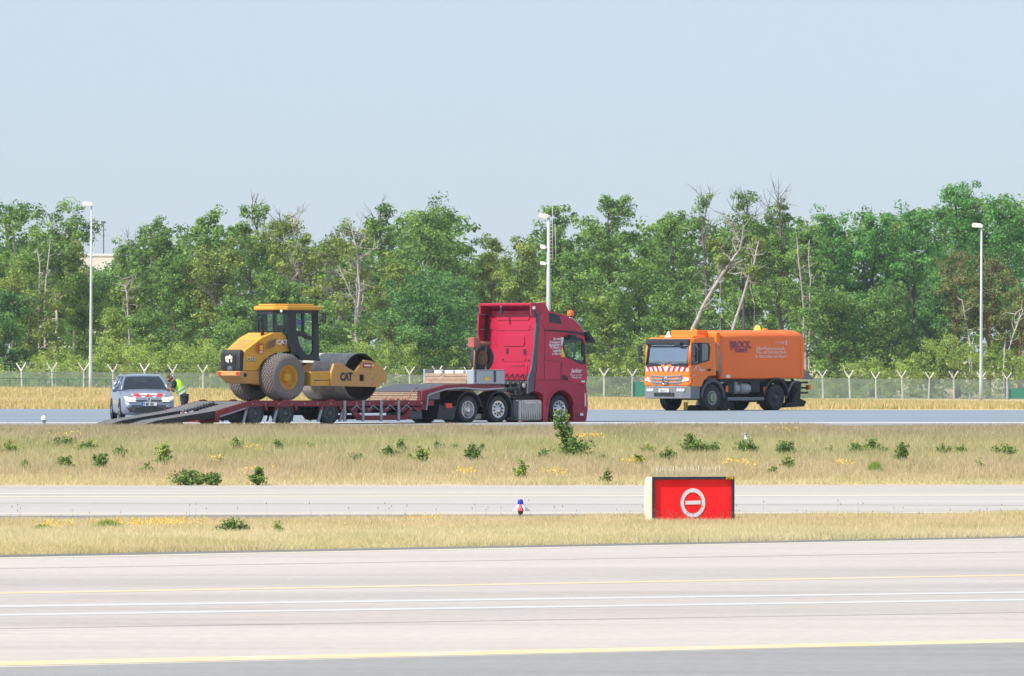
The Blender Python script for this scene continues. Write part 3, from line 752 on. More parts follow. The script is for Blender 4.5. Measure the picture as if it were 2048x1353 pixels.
m.bx(x0c + 0.35, x1c, -CY + 0.07, CY - 0.07, zfl, zfl + 0.05)
m.build('cab_floor', 'black_paint', cab)
# inside: seat, wheel, console
m = MB(); sxm = (x0c + x1c) / 2
m.bx(sxm - 0.35, sxm + 0.1, -0.26, 0.26, zfl + 0.35, zfl + 0.50); m.bx(sxm - 0.42, sxm - 0.30, -0.25, 0.25, zfl + 0.45, zfl + 1.1); m.bx(sxm - 0.1, sxm, -0.15, 0.15, zfl, zfl + 0.35)
m.build('seat', 'seat_fabric', cab, bevel=0.04)
m = MB(); m.tube([(x1c - 0.25, 0, zfl), (x1c - 0.38, 0, zfl + 0.7)], 0.06, 8)
m.tube([(x1c - 0.42 + 0.06 * sin(t), 0.19 * cos(t), zfl + 0.75 + 0.12 * sin(t)) for t in np.linspace(0, 2 * pi, 17)], 0.018, 6)
m.build('steering_wheel', 'black_plastic', cab)
m = MB(); bl = RS((838, 275), -CY + 0.1); m.bx(bl[0] - 0.02, bl[0] + 0.13, -CY + 0.02, -CY + 0.028, bl[1] - 0.05, bl[1] + 0.11); m.build('window_sticker', 'lens_blue', cab)
# roof
zr0 = RS((800, 148), -CY)[1]; zr1 = RS((800, 88), -CY)[1]
m = MB()
rxa, rxb = RXB - 0.10, x1c + 0.10
m.zplate([(rxa, -0.46), (x0c - 0.1, -0.80), (rxb, -0.80), (rxb, 0.80), (x0c - 0.1, 0.80), (rxa, 0.46)], [], zr0, zr0 + 0.13)
m.zplate([(rxa + 0.12, -0.40), (x0c + 0.05, -0.62), (rxb - 0.2, -0.62), (rxb - 0.2, 0.62), (x0c + 0.05, 0.62), (rxa + 0.12, 0.40)], [], zr0 + 0.131, zr1)
m.build('roof', 'cat_yellow', cab, bevel=0.045, seg=3)
m = MB(); m.lathe([(0.05, 0), (0.045, -0.04), (0.001, -0.05)], (RXB + 0.12, -0.62, zr0 - 0.03), -1, 12, 'x')
m.lathe([(0.04, 0), (0.001, 0.02)], (x1c + 0.1, -0.78, zr0 + 0.13), 1, 10, 'z'); m.build('work_light', 'lamp_lens', cab)
# mirror on an arm
mr = RS((1105, 210), -0.95)
m = MB(); m.tube([(x1c, -CY, ztc - 0.1), (mr[0] - 0.05, -0.95, ztc - 0.1), (mr[0], -0.95, mr[1] + 0.05)], 0.014, 6)
m.tube([(x1c, -CY, mr[1] - 0.25), (mr[0] - 0.03, -0.95, mr[1] - 0.25), (mr[0], -0.95, mr[1] - 0.1)], 0.010, 6); m.build('mirror_arm', 'black_paint', cab)
m = MB(); m.bx(mr[0] - 0.03, mr[0] + 0.03, -1.02, -0.84, mr[1] - 0.17, mr[1] + 0.14); m.build('mirror', 'black_plastic', cab, bevel=0.02)
# articulation frame
a0 = RS((905, 650), -0.5); a1 = RS((985, 880), -0.5)
m = MB(); m.prism([RS(a, -0.5) for a in [(880, 700), (900, 880), (955, 880), (965, 760), (1000, 655), (945, 660)]], -0.5, 0.5)
m.build('articulation', 'cat_yellow_dusty', r, bevel=0.02)
dx, dz = RS((1455, 800), -1.07)
ya = -1.10
f0 = RS((955, 800), -1.0)[0]
zA1 = RS((1100, 742), ya)[1]; zA2 = RS((1100, 825), ya)[1]; zA3 = RS((1100, 880), ya)[1]; xy0 = RS((1172, 800), -1.2)[0]
m = MB()
for s in (-1, 1):
    m.bx(f0 + 0.05, xy0 + 0.1, min(s * 1.12, s * 1.16), max(s * 1.12, s * 1.16), zA2 + 0.01, zA1); m.bx(f0 + 0.10, xy0 + 0.1, min(s * 1.05, s * 1.14), max(s * 1.05, s * 1.14), zA3, zA2 - 0.02)
m.bx(f0 - 0.05, f0 + 0.09, -1.155, 1.155, zA3 + 0.003, zA1 - 0.003)
m.build('drum_frame_rear', 'cat_yellow', r, bevel=0.015)
# yoke side plates
yk = [RS(a, -1.22) for a in [(1168, 882), (1172, 760), (1200, 666), (1272, 664), (1398, 742), (1492, 630), (1562, 640), (1642, 682), (1692, 732), (1716, 800), (1702, 862), (1622, 892)]]
hole = [RS(a, -1.22) for a in [(1446, 770), (1494, 772), (1494, 834), (1448, 834)]]
for s in (-1, 1):
    m = MB(); m.plate(yk, [hole], s * 1.22, s * 1.12); o = m.build('drum_frame_side', 'cat_yellow_dusty', r, bevel=0.014)
    m = MB(); m.plate([(a[0], a[1]) for a in [RS(q, -1.22) for q in [(1440, 762), (1500, 764), (1500, 840), (1442, 840)]]], [], s * 1.118, s * 1.10); m.build('recess', 'chassis_dark', o)
    m = MB()
    for q in [(1400, 856), (1566, 870), (1570, 812), (1540, 760), (1545, 720), (1400, 780)]:
        b = RS(q, -1.22); m.tube([(b[0], s * 1.22, b[1]), (b[0], s * 1.235, b[1])], 0.018, 6)
    m.build('bolt', 'dark_grey_trim', o)
xe = max(p[0] for p in yk)
m = MB(); m.bx(xe - 0.30, xe - 0.04, -1.118, 1.118, yk[9][1] - 0.14, yk[9][1] + 0.16); m.build('drum_frame_front', 'cat_yellow', r, bevel=0.03)
m = MB(); e = RS((1674, 862), -1.22); m.lathe([(0.05, 0), (0.04, -0.02), (0.001, -0.03)], (e[0], -1.225, e[1]), -1, 12); m.build('front_light', 'lamp_lens', r)
# drum
DR = 0.775
m = MB()
m.lathe([(DR, 0.0), (DR, 0.3), (DR, 0.7), (DR, 1.07), (DR, 1.4), (DR, 1.84), (DR, 2.14)], (dx, -1.07, DR), -1, 96)
dr = m.build('drum', 'drum_steel', r)
m = MB()
for s in (-1, 1):
    m.lathe([(DR, 0.0), (DR - 0.035, -0.001), (DR - 0.04, 0.05), (DR - 0.045, 0.42), (DR - 0.1, 0.46), (0.3, 0.46), (0.28, 0.30), (0.18, 0.29), (0.16, 0.1), (0.001, 0.1)], (dx, s * 1.07, DR), s, 64)
m.build('drum_end', 'drum_inside', dr)
# stickers and lettering
t = RS((640, 478), -H - 0.01)
text_mesh('lettering', 'CAT', 0.20, 'lettering_white', hood, (t[0], -H - 0.014, t[1]), (radians(90), 0, 0), bold=0.008, sx=1.25)
t = RS((352, 640), -0.48)
text_mesh('lettering', 'CS12', 0.145, 'lettering_black', hood, (t[0] + 0.01, -0.475, t[1] - 0.0), (radians(90), 0, radians(-7)), bold=0.012, sx=1.15)
text_mesh('lettering', 'CS12', 0.145, 'lettering_white', hood, (t[0], -0.485, t[1] + 0.012), (radians(90), 0, radians(-7)), bold=0.002, sx=1.15)
def sticker(parent, x, z, y, w, h, mat, d=0.006, nm='sticker'):
    m = MB(); m.bx(x - w / 2, x + w / 2, min(y, y - d), max(y, y - d), z - h / 2, z + h / 2); return m.build(nm, mat, parent)
q = RS((490, 518), -H); s1 = sticker(hood, q[0], q[1], -H - 0.008, 0.23, 0.30, 'sticker_red'); sticker(s1, q[0] + 0.01, q[1] + 0.02, -H - 0.016, 0.13, 0.17, 'sticker_yellow', nm='emblem'); sticker(s1, q[0], q[1] - 0.115, -H - 0.016, 0.16, 0.035, 'lettering_white', nm='emblem_line')
q = RS((716, 468), -H); m = MB(); m.lathe([(0.085, 0), (0.001, 0)], (q[0], -H - 0.01, q[1]), -1, 14); m.build('round_badge', 'sticker_red', hood)
q = RS((1532, 683), -1.22); s2 = sticker(r, q[0], q[1], -1.222, 0.50, 0.15, 'sticker_red'); sticker(s2, q[0] - 0.06, q[1], -1.230, 0.28, 0.05, 'lettering_white', nm='emblem_line'); sticker(s2, q[0] + 0.18, q[1], -1.230, 0.11, 0.12, 'sticker_yellow', nm='emblem')
t = RS((1258, 820), -1.22)
text_mesh('worn_lettering', 'CAT', 0.34, 'lettering_black', r, (t[0], -1.226, t[1] - 0.02), (radians(90), 0, 0), bold=0.022, sx=0.78)
# ================================================================== TRACTOR UNIT
PH2 = radians(45)
xk = TR.side(937, 800, -1.2)[0]; wv = TR.w(xk, -1.2)
lf2 = Vector((-sin(PH2), cos(PH2)))
rxy = wv - lf2 * (-1.2)
TK = Veh('tractor_truck', 'crimson three axle tractor truck with high sleeper cab, hitched to the low loader', 'truck', 0, 0, 0, PH2, root_xy=rxy)
r = TK.root
YS = -1.24
K = lambda a, yl=YS: TK.side(*zt(a), yl)
KX = lambda zx: K((zx, 1100))[0]
xB = K((1440, 600))[0]            # back edge of the side fairing
xW = K((1432, 600), -1.18)[0]     # cab rear wall plane
xF = KX(1650)                     # front axle
top = K((1500, 95))[1]
# side outline of the cab
so = [K(a) for a in [(1448, 200), (1470, 130), (1520, 150), (1600, 172), (1700, 196), (1780, 240), (1840, 300), (1868, 352), (1886, 420), (1896, 560), (1904, 700), (1908, 790), (1896, 880),
                     (1860, 868), (1790, 846), (1640, 822), (1408, 814), (1420, 700), (1436, 400)]]
win = [K(a) for a in [(1684, 408), (1850, 428), (1874, 486), (1880, 660), (1850, 662), (1800, 640), (1770, 618), (1702, 596), (1682, 540)]]
roofpt = K((1500, 96))
m = MB().plate(so, [win], YS, YS + 0.06); cab = m.build('cab', 'truck_red', r, bevel=0.02)
m = MB().plate(so, [win], -YS, -YS - 0.06); m.build('cab_side', 'truck_red', cab, bevel=0.02)
for s in (-1, 1):
    m = MB(); m.plate(win, [], s * (abs(YS) - 0.02), s * (abs(YS) - 0.028)); m.build('side_window', 'cab_glass', cab)
    fr = [K(a) for a in [(1676, 400), (1856, 420), (1884, 484), (1890, 672), (1846, 674), (1795, 650), (1766, 628), (1696, 605), (1674, 545)]]
    m = MB(); m.plate(fr, [win], s * (abs(YS) + 0.006), s * (abs(YS) - 0.03)); m.build('window_seal', 'black_plastic', cab)
# roof, windscreen and front skin (strips along the profile)
rp = [K(a) for a in [(1470, 130), (1520, 150), (1600, 172), (1700, 196), (1780, 240), (1840, 300), (1868, 352)]]
m = MB().strip(rp, YS + 0.06, -YS - 0.06, 0.05); m.build('roof', 'truck_red', cab)
wp = [K(a) for a in [(1868, 352), (1886, 420), (1900, 640)]]
m = MB().strip([(p[0] + 0.02, p[1]) for p in wp], YS + 0.1, -YS - 0.1, 0.02); m.build('windscreen', 'cab_glass', cab)
m = MB().strip([K(a) for a in [(1900, 640), (1906, 720), (1908, 790), (1896, 880)]], YS + 0.06, -YS - 0.06, 0.06); m.build('front_panel', 'truck_red', cab)
flo = K((1600, 830))[1]
m = MB(); m.bx(xB + 0.05, K((1890, 860))[0], YS + 0.07, -YS - 0.07, flo - 0.12, flo); m.bx(K((1850, 700))[0], K((1890, 700))[0], YS + 0.07, -YS - 0.07, flo, K((1850, 600))[1] - 0.1)
m.build('cab_floor', 'cabin_grey', cab)
# rear wall with pressed panels ------------------------------------
Kr = lambda a, xl=None: TK.front(*zt(a), xW if xl is None else xl)
yl_, zb_ = Kr((985, 800)); yr_, _ = Kr((1432, 800)); ztw = Kr((1200, 150))[1]; zbw = Kr((1200, 822))[1]
HW = 1.16
def chamf(y0, y1, z0, z1, c): return [(y0 + c, z0), (y1 - c, z0), (y1, z0 + c), (y1, z1 - c), (y1 - c, z1), (y0 + c, z1), (y0, z1 - c), (y0, z0 + c)]
m = MB(); m.xplate([(-HW, zbw + 0.35), (-HW + 0.20, zbw), (HW - 0.2, zbw), (HW, zbw + 0.35), (HW, ztw - 0.15), (HW - 0.12, ztw), (-HW + 0.12, ztw), (-HW, ztw - 0.15)], [], xW, xW + 0.08)
back = m.build('rear_wall', 'truck_red', cab, bevel=0.03)
zm = Kr((1200, 330))[1]
m = MB()
for (y0, y1, z0, z1, d) in ((-0.80, 0.80, ztw - 0.34, ztw - 0.10, 0.022), (-0.80, 0.80, ztw - 0.68, ztw - 0.42, 0.018), (-0.56, 0.46, Kr((1200, 498))[1], Kr((1200, 385))[1], 0.032), (-0.62, 0.52, Kr((1200, 650))[1], Kr((1200, 512))[1], 0.014), (-0.68, 0.60, zbw + 0.12, Kr((1200, 665))[1], 0.018)):
    m.xplate(chamf(y0, y1, z0, z1, 0.07), [], xW - d, xW + 0.01)
m.build('pressed_panel', 'truck_red', back, bevel=0.012)
m = MB(); m.bx(xW - 0.012, xW + 0.01, -HW + 0.02, HW - 0.02, zm - 0.02, zm + 0.012); m.build('panel_joint', 'truck_red_low', back)
m = MB()
for a in ((1138, 545), (1304, 552)):
    q = Kr(a); m.bx(xW - 0.04, xW, q[0] - 0.04, q[0] + 0.04, q[1] - 0.09, q[1] + 0.09)
for a in ((1095, 625), (1340, 632)):
    q = Kr(a); m.tube([(xW - 0.03, q[0], q[1]), (xW, q[0], q[1])], 0.03, 8)
m.build('bracket', 'black_plastic', back, each=True)
m = MB(); m.bx(xW - 0.03, xW, -0.55, 0.05, Kr((1200, 680))[1] - 0.04, Kr((1200, 672))[1]); m.build('handle', 'truck_red_low', back)
# side walls of the sleeper between rear wall and side plates, and their fairings (collars)
for s in (-1, 1):
    m = MB(); m.bx(xW + 0.02, xB + 0.3, s * 1.16 - 0.02, s * 1.16 + 0.02, zbw + 0.3, ztw - 0.1)
    m.build('sleeper_side', 'truck_red', cab)
    xc = xW - 0.40
    zt1 = K((1475, 130))[1]
    if s < 0:
        gp_ = [K(a, -1.235) for a in [(1424, 180), (1450, 180), (1440, 420), (1416, 700), (1398, 818), (1392, 930), (1330, 960), (1340, 800), (1372, 700), (1396, 500), (1410, 330)]]
    else:
        gp_ = [K(a, -1.235) for a in [(1416, 180), (1450, 180), (1440, 420), (1416, 700), (1408, 800), (1375, 800), (1385, 600), (1396, 420), (1405, 300)]]
    m = MB(); m.plate(gp_, [], s * 1.235, s * 1.17); m.build('edge_seal', 'dark_grey_trim', cab, bevel=0.01)
# far side fairing, seen edge-on beyond the rear wall
fa = [(xW + 0.02, ztw + 0.1), (xW - 0.42, ztw - 0.1), (xW - 0.46, zm), (xW - 0.42, zbw + 1.1), (xW + 0.02, zbw + 0.9)]
m = MB(); m.plate(fa, [], 1.17, 1.235); m.build('side_fairing', 'truck_red_low', cab, bevel=0.01)
m = MB()
for zz in (ztw - 0.12, zm + 0.0): m.tube([(xW, HW - 0.15, zz), (xW - 0.38, 1.17, zz - 0.03)], 0.022, 6)
m.build('fairing_stay', 'black_plastic', cab)
# roof deflector
zrf = Kr((1200, 150))[1]; ztop = Kr((1200, 80), xW - 0.35)[1]
m = MB()
m.prism([(xW - 0.40, ztop), (xW + 0.30, ztop + 0.01), (K((1545, 150))[0], K((1545, 165))[1]), (xW + 0.3, zrf - 0.05), (xW + 0.1, zrf + 0.02), (xW - 0.05, ztop - 0.10), (xW - 0.38, ztop - 0.10)], -1.23, 1.23)
m.build('roof_fairing', 'truck_red', cab, bevel=0.035)
m = MB()
for s in (-1, 1): m.prism([(xW - 0.38, ztop - 0.05), (xW + 0.1, ztop - 0.05), (xW + 0.12, zrf - 0.1), (xW - 0.02, zrf - 0.1), (xW - 0.36, ztop - 0.45)], s * 1.235, s * 1.15)
m.build('fairing_corner', 'truck_red_low', cab, bevel=0.02)
m = MB()
for a in ((1085, 105), (1400, 125)):
    q = Kr(a, xW - 0.3); m.lathe([(0.055, 0), (0.05, 0.05), (0.001, 0.07)], (xW - 0.36, q[0], q[1]), -1, 12, 'x')
m.build('work_light', 'lamp_lens', cab, each=True)
m = MB()
for a in ((1085, 105), (1400, 125)):
    q = Kr(a, xW - 0.3); m.bx(xW - 0.36, xW - 0.30, q[0] - 0.04, q[0] + 0.04, q[1] - 0.26, q[1] - 0.05)
m.build('lamp_bracket', 'black_plastic', cab, each=True)
# skylight, sun visor, mirror, lights
sk = [K(a) for a in [(1536, 170), (1640, 198), (1656, 285), (1542, 268)]]
m = MB(); m.plate(sk, [], YS - 0.012, YS + 0.01); m.build('roof_side_window', 'black_paint', cab, bevel=0.01)
vz = [K(a) for a in [(1500, 336), (1700, 345), (1850, 366), (1875, 380), (1872, 400), (1840, 386), (1700, 362), (1500, 350)]]
m = MB(); m.plate(vz, [], YS - 0.03, YS + 0.02); m.plate(vz, [], -YS + 0.03, -YS - 0.02); m.build('gutter', 'black_plastic', cab)
v2 = [K(a, -1.1) for a in [(1850, 360), (1880, 352), (1945, 440), (1940, 466), (1905, 440), (1880, 395)]]
m = MB(); m.plate(v2, [], -1.3, 1.3); m.build('sun_visor', 'black_plastic', cab, bevel=0.015)
mp = K((1760, 402), -1.32)
m = MB(); m.bx(mp[0] - 0.16, mp[0] + 0.14, -1.42, -1.25, mp[1] - 0.09, mp[1] + 0.05); m.build('kerb_mirror', 'black_plastic', cab, bevel=0.04)
m = MB(); q = K((1862, 530), -1.3); m.bx(q[0] - 0.05, q[0] + 0.05, -1.34, -1.26, q[1] - 0.25, q[1] + 0.22); m.build('mirror', 'black_plastic', cab, bevel=0.03)
bq = K((1745, 200), -0.55)
m = MB(); m.lathe([(0.11, -0.02), (0.115, -0.12), (0.09, -0.19), (0.001, -0.21)], (bq[0], -0.55, bq[1] - 0.03), 1, 20, 'z'); m.build('beacon', 'beacon_orange', cab)
m = MB(); m.tube([(bq[0], -0.55, bq[1] - 0.22), (bq[0], -0.55, bq[1] - 0.03)], 0.07, 10)
for (zx, zy) in ((1760, 240), (1845, 245), (1880, 365)):
    q = K((zx, zy), -0.75); m.lathe([(0.075, 0.0), (0.06, 0.08), (0.001, 0.12)], (q[0], -0.75, q[1]), 1, 12, 'x')
    m.tube([(q[0] - 0.05, -0.75, q[1]), (q[0] - 0.07, -0.75, q[1] - 0.14)], 0.015, 6)
m.tube([K3 for K3 in [(K((1780, 245), -0.6)[0], -0.6, K((1780, 245), -0.6)[1]), (K((1850, 330), -0.6)[0], -0.6, K((1850, 310), -0.6)[1])]], 0.02, 6)
m.build('horn_and_lamp', 'chrome', cab, each=True)
# lower body: sill, bumper, arch
Rw = 0.455; zc = Rw; xFc = xF
arch = arc(xFc, zc + 0.02, 0.60, 14, 166, 18)
low = [K((1408, 812)), K((1640, 820)), K((1790, 846)), K((1896, 882)), K((1910, 980)), K((1912, 1100)), K((1900, 1200)), K((1876, 1248)), K((1772, 1250))] + arch + [K((1480, 960)), K((1400, 930))]
for s in (-1, 1):
    m = MB(); m.plate(low, [], s * 1.25, s * 0.88); lo = m.build('wing', 'truck_red_low', cab, bevel=0.02)
    a2 = arc(xFc, zc + 0.02, 0.68, 10, 170, 18); a1 = arc(xFc, zc + 0.02, 0.60, 170, 10, 18)
    m = MB(); m.plate(a2 + a1, [], s * 1.275, s * 1.22); m.build('arch_lip', 'truck_red_low', cab, bevel=0.012)
    st = [K(a) for a in [(1482, 965), (1556, 985), (1535, 1080), (1525, 1235), (1478, 1225)]]
    m = MB(); m.plate(st, [], s * 1.245, s * 0.9); m.build('step_panel', 'truck_red_low', cab, bevel=0.015)
m = MB(); m.strip([K((1896, 882)), K((1910, 980)), K((1912, 1100)), K((1900, 1200)), K((1876, 1248))], -0.9, 0.9, 0.3); m.build('bumper', 'truck_red_low', cab)
m = MB(); q = K((1852, 1158)); m.bx(q[0] - 0.09, q[0] + 0.06, -1.262, -1.24, q[1] - 0.04, q[1] + 0.05); q = K((1886, 1015)); m.bx(q[0] - 0.03, q[0] + 0.02, -1.262, -1.24, q[1] - 0.22, q[1] + 0.22); m.build('headlight', 'lamp_lens', cab, each=True)
m = MB(); q = [K(a) for a in [(1790, 1150), (1860, 1140), (1870, 1190), (1800, 1185)]]; m.plate(q, [], -1.258, -1.24)
q = [K(a) for a in [(1775, 1060), (1905, 1075), (1905, 1081), (1775, 1068)]]; m.plate(q, [], -1.256, -1.24); m.build('bumper_recess', 'trailer_red', cab, each=True)
# shut lines and door handle
m = MB()
for pl in ([(1492, 628), (1650, 650), (1650, 838)], [(1492, 628), (1496, 822)], [(1480, 290), (1500, 370), (1494, 628)], [(1440, 822), (1640, 838), (1880, 888)], [(1660, 640), (1662, 850)], [(1770, 985), (1900, 1010)]):
    q = [K(a) for a in pl]; m.tube([(a[0], YS - 0.002, a[1]) for a in q], 0.010, 5)
m.build('shut_line', 'trailer_red', cab, each=True)
m = MB(); m.plate([K(a) for a in [(1664, 785), (1680, 776), (1712, 792), (1722, 815), (1716, 828), (1672, 822), (1662, 808)]], [], YS - 0.02, YS + 0.01); m.build('door_handle', 'black_plastic', cab, bevel=0.008)
# chassis -----------------------------------------------------------
x2 = KX(1060)
m = MB()
m.bx(-1.0, xF + 0.6, -0.50, -0.38, 0.62, 0.92); m.bx(-1.0, xF + 0.6, 0.38, 0.50, 0.62, 0.92)
for x in (0, x2, xF): m.tube([(x, -0.9, Rw), (x, 0.9, Rw)], 0.1, 10); m.bx(x - 0.2, x + 0.2, -0.25, 0.25, Rw - 0.15, Rw + 0.25)
m.bx(xW + 0.15, xF + 0.9, -0.85, 0.85, 0.5, 1.15)
m.bx(KX(1240), KX(1480), -1.0, 1.0, 0.30, 0.9)
m.bx(KX(1260), KX(1300), -1.05, -0.6, 0.95, 1.10)
ch = m.build('chassis', 'chassis_dark', r)
m = MB()
for k in range(6):
    x = xW - 0.05 - 0.04 * k; y = -0.75 + 0.25 * k
    m.tube([(xW - 0.02, y, 1.62), (x - 0.25, y * 0.8, 1.25), (x - 0.1, y * 0.8 - 0.1, 1.02), (x - 0.4, y * 0.5, 1.0)], 0.022, 6)
m.tube([(xW - 0.1, -0.8, 0.8), (xW - 0.1, -0.8, 1.25)], 0.03, 8)
for k in range(5): m.tube([(KX(1190) + 0.1 * k, -0.9, 0.95 + 0.02 * k), (KX(1200) + 0.12 * k, -0.9, 1.18)], 0.03, 6)
m.bx(KX(1310), KX(1500), -1.0, -0.5, 1.0, 1.30)
m.build('hose', 'black_plastic', ch)
q = K((1296, 878), -1.1)
m = MB(); m.lathe([(0.08, 0), (0.06, -0.04), (0.001, -0.05)], (q[0], -1.1, q[1]), -1, 12); m.build('filter_cap', 'alu_tank', ch)
m = MB(); m.bx(KX(1172), KX(1205), -1.0, -0.8, 0.80, 1.02); m.build('coupling_head', 'rust', ch)
# wheels
kw = dict(rim='rim_steel')
for s in (-1, 1):
    wheel(r, 0.0, s * 1.2, Rw, Rw, 0.55, s, 0.29, rim='chrome', dish=0.17, smallhub=0.4, hub='rim_steel')
    wheel(r, x2, s * 1.2, Rw, Rw, 0.34, s, 0.29, rim='chrome', dish=0.03, holes=10, smallhub=0.42)
    wheel(r, xF, s * 1.2, Rw, Rw, 0.34, s, 0.29, rim='chrome', dish=0.04, holes=10, smallhub=0.42)
# mudguards
for x in (0.0, x2):
    for s in (-1, 1):
        o_ = arc(x, Rw, 0.60, 8, 172, 16); i_ = arc(x, Rw, 0.565, 172, 8, 16)
        m = MB(); m.plate(o_ + i_, [], s * 1.23, s * 0.62)
        if x == 0.0:
            m.plate([(x - 0.56, Rw + 0.1), (x - 0.62, Rw + 0.12), (KX(480), 0.62), (KX(462), 0.14), (KX(620), 0.12)], [], s * 1.22, s * 0.65)
        m.build('mudguard', 'black_plastic', r)
    if x: m = MB(); m.bx(x + 0.57, x + 0.72, -1.2, -0.6, 0.18, 0.60); m.build('flap', 'black_plastic', r)
m = MB(); q0 = K((527, 1095)); q1 = K((600, 1048)); m.bx(q0[0], q1[0], -1.24, -1.215, q0[1], q1[1]); o = m.build('tail_light', 'reflector_red', r)
m = MB(); m.bx(q0[0] - 0.02, q0[0] + 0.07, -1.246, -1.235, q0[1] - 0.02, q1[1] + 0.02); m.build('light_housing', 'black_plastic', o)
# fuel tank
f0 = K((1256, 1218)); f1 = K((1482, 1016))
m = MB(); m.bx(f0[0], f1[0], -1.2, -0.62, f0[1], f1[1]); ft = m.build('fuel_tank', 'alu_tank', r, bevel=0.06, seg=3)
m = MB()
for k in range(9):
    x = f0[0] + 0.12 + k * (f1[0] - f0[0] - 0.24) / 8; m.tube([(x, -1.20, f0[1] + 0.07), (x, -1.20, f1[1] - 0.07)], 0.022, 6)
m.build('rib', 'alu_tank', ft)
m = MB(); m.bx(f0[0] + 0.1, f1[0] - 0.1, 0.62, 1.2, f0[1], f1[1]); m.build('fuel_tank', 'alu_tank', r, bevel=0.06)
m = MB(); m.bx(KX(1205), KX(1248), -1.18, -0.7, 0.2, 0.75); m.build('air_tank', 'dark_grey_trim', r, bevel=0.04)
# fifth wheel in worn yellow
m = MB(); fz = K((880, 940), -0.5)[1]
m.prism([(KX(800) + 0.05, fz - 0.12), (KX(860), fz + 0.07), (KX(940), fz + 0.07), (KX(985), fz - 0.06), (KX(960), fz - 0.12)], -0.55, 0.55)
m.bx(KX(1150), KX(1185), -0.9, -0.75, 0.86, 1.02); m.bx(KX(520), KX(575), -0.8, -0.6, 1.0, 1.07)
m.build('fifth_wheel', 'sticker_yellow', r, bevel=0.02)
# lettering on the side
q = K((1606, 428), YS)
lines = ['Schwertransporte', 'Baumaschinen', 'Spezialtransporte', 'Kranlogistik', 'Tiefladerservice', 'weltweit']
for i, (t_, zy) in enumerate(zip(['Spezial', 'Transporte', 'Baumaschinen', 'Tieflader', 'Logistik', 'weltweit'], [436, 468, 494, 520, 550, 580])):
    q = K((1650, zy), YS)
    text_mesh('lettering', t_, 0.112, 'white_vinyl', cab, (q[0], YS - 0.006, q[1]), (radians(90), 0, 0), align='RIGHT', bold=0.006, sx=[1.15, 1.05, 0.86, 1.3, 1.1, 1.05][i])
m = MB(); m.plate([K(a) for a in [(1655, 412), (1678, 410), (1672, 450), (1660, 500), (1652, 470)]], [], YS - 0.01, YS - 0.001); m.build('crane_emblem', 'white_plastic', cab)
m = MB(); m.plate([K(a) for a in [(1650, 540), (1664, 505), (1680, 560), (1694, 600), (1655, 600)]], [], YS - 0.01, YS - 0.001); m.build('flame_emblem', 'sticker_yellow', cab)
q = K((1750, 752)); text_mesh('lettering', 'Janker', 0.20, 'white_vinyl', cab, (q[0], YS - 0.006, q[1]), (radians(90), 0, 0), bold=0.008, sx=0.95, shear=0.3)
q = K((1742, 782)); text_mesh('lettering', 'Kranservice GmbH', 0.075, 'white_vinyl', cab, (q[0], YS - 0.006, q[1]), (radians(90), 0, 0), bold=0.001, sx=0.95)
q = K((1752, 806)); text_mesh('lettering', 'Transporte', 0.095, 'white_vinyl', cab, (q[0], YS - 0.006, q[1]), (radians(90), 0, 0), bold=0.003, sx=1.1)
q = K((1848, 845)); text_mesh('lettering', '1845', 0.07, 'lettering_white', cab, (q[0], YS - 0.006, q[1]), (radians(90), 0, 0), bold=0.006, sx=1.2)
# seat and driver's place inside
m = MB(); q = K((1740, 640))
for s in (-1, 1): m.bx(q[0] - 0.3, q[0] + 0.15, s * 0.6 - 0.25, s * 0.6 + 0.25, flo + 0.3, flo + 0.5); m.bx(q[0] - 0.38, q[0] - 0.25, s * 0.6 - 0.22, s * 0.6 + 0.22, flo + 0.4, flo + 0.85)
m.build('seat', 'seat_fabric', cab, bevel=0.04)
# ================================================================== ROAD SWEEPER
PH3 = radians(228)
SW = Veh('sweeper_truck', 'orange airfield sweeper truck with a long rounded tank driving on the far apron', 'truck', 1553, 289.0, 1.2, PH3)
r = SW.root                                 # origin under the rear axle
YL = 1.20
A = lambda a, yl=YL: SW.side(*zs(a), yl)
AX = lambda zx, yl=YL: A((zx, 700), yl)[0]
xFr = AX(892)
xcf = AX(652)                               # front edge of the cab side
Rw = 0.54
# cab ---------------------------------------------------------------
co = [A(a) for a in [(655, 722), (648, 480), (660, 240), (690, 205), (760, 188), (905, 182), (922, 240), (930, 600), (850, 606), (800, 650), (770, 722)]]
w1 = [A(a) for a in [(668, 268), (735, 258), (745, 300), (744, 462), (672, 480)]]
w2 = [A(a) for a in [(776, 256), (846, 262), (856, 300), (850, 430), (776, 452)]]
cab = MB().plate(co, [w1, w2], YL, YL - 0.06).build('cab', 'orange_paint', r, bevel=0.02)
m = MB().plate(co, [w1, w2], -YL, -YL + 0.06); m.build('cab_side', 'orange_paint', cab, bevel=0.02)
for y in (YL - 0.03, -YL + 0.03):
    m = MB(); m.plate(w1, [], y - 0.004, y + 0.004); m.plate(w2, [], y - 0.004, y + 0.004); m.build('side_window', 'dark_glass', cab)
m = MB()
for s in (1, -1):
    m.plate([A(a) for a in [(662, 255), (740, 246), (850, 252), (864, 300), (857, 440), (745, 476), (664, 494)]], [w1, w2], s * (YL + 0.006), s * (YL - 0.02))
m.build('window_seal', 'black_plastic', cab)
zrf = A((760, 190))[1]; ztop = zrf
xb = A((915, 400))[0]
zwb = SW.front(*zs((400, 485)), xcf)[1]; zwt = SW.front(*zs((400, 265)), xcf)[1]; zbb = SW.front(*zs((400, 620)), xcf)[1]; zg = SW.front(*zs((400, 710)), xcf)[1]
zlow = SW.front(*zs((400, 850)), xcf)[1]
W2 = 1.20
def bow(y, d=0.10): return xcf + d * (1 - (y / W2) ** 2)
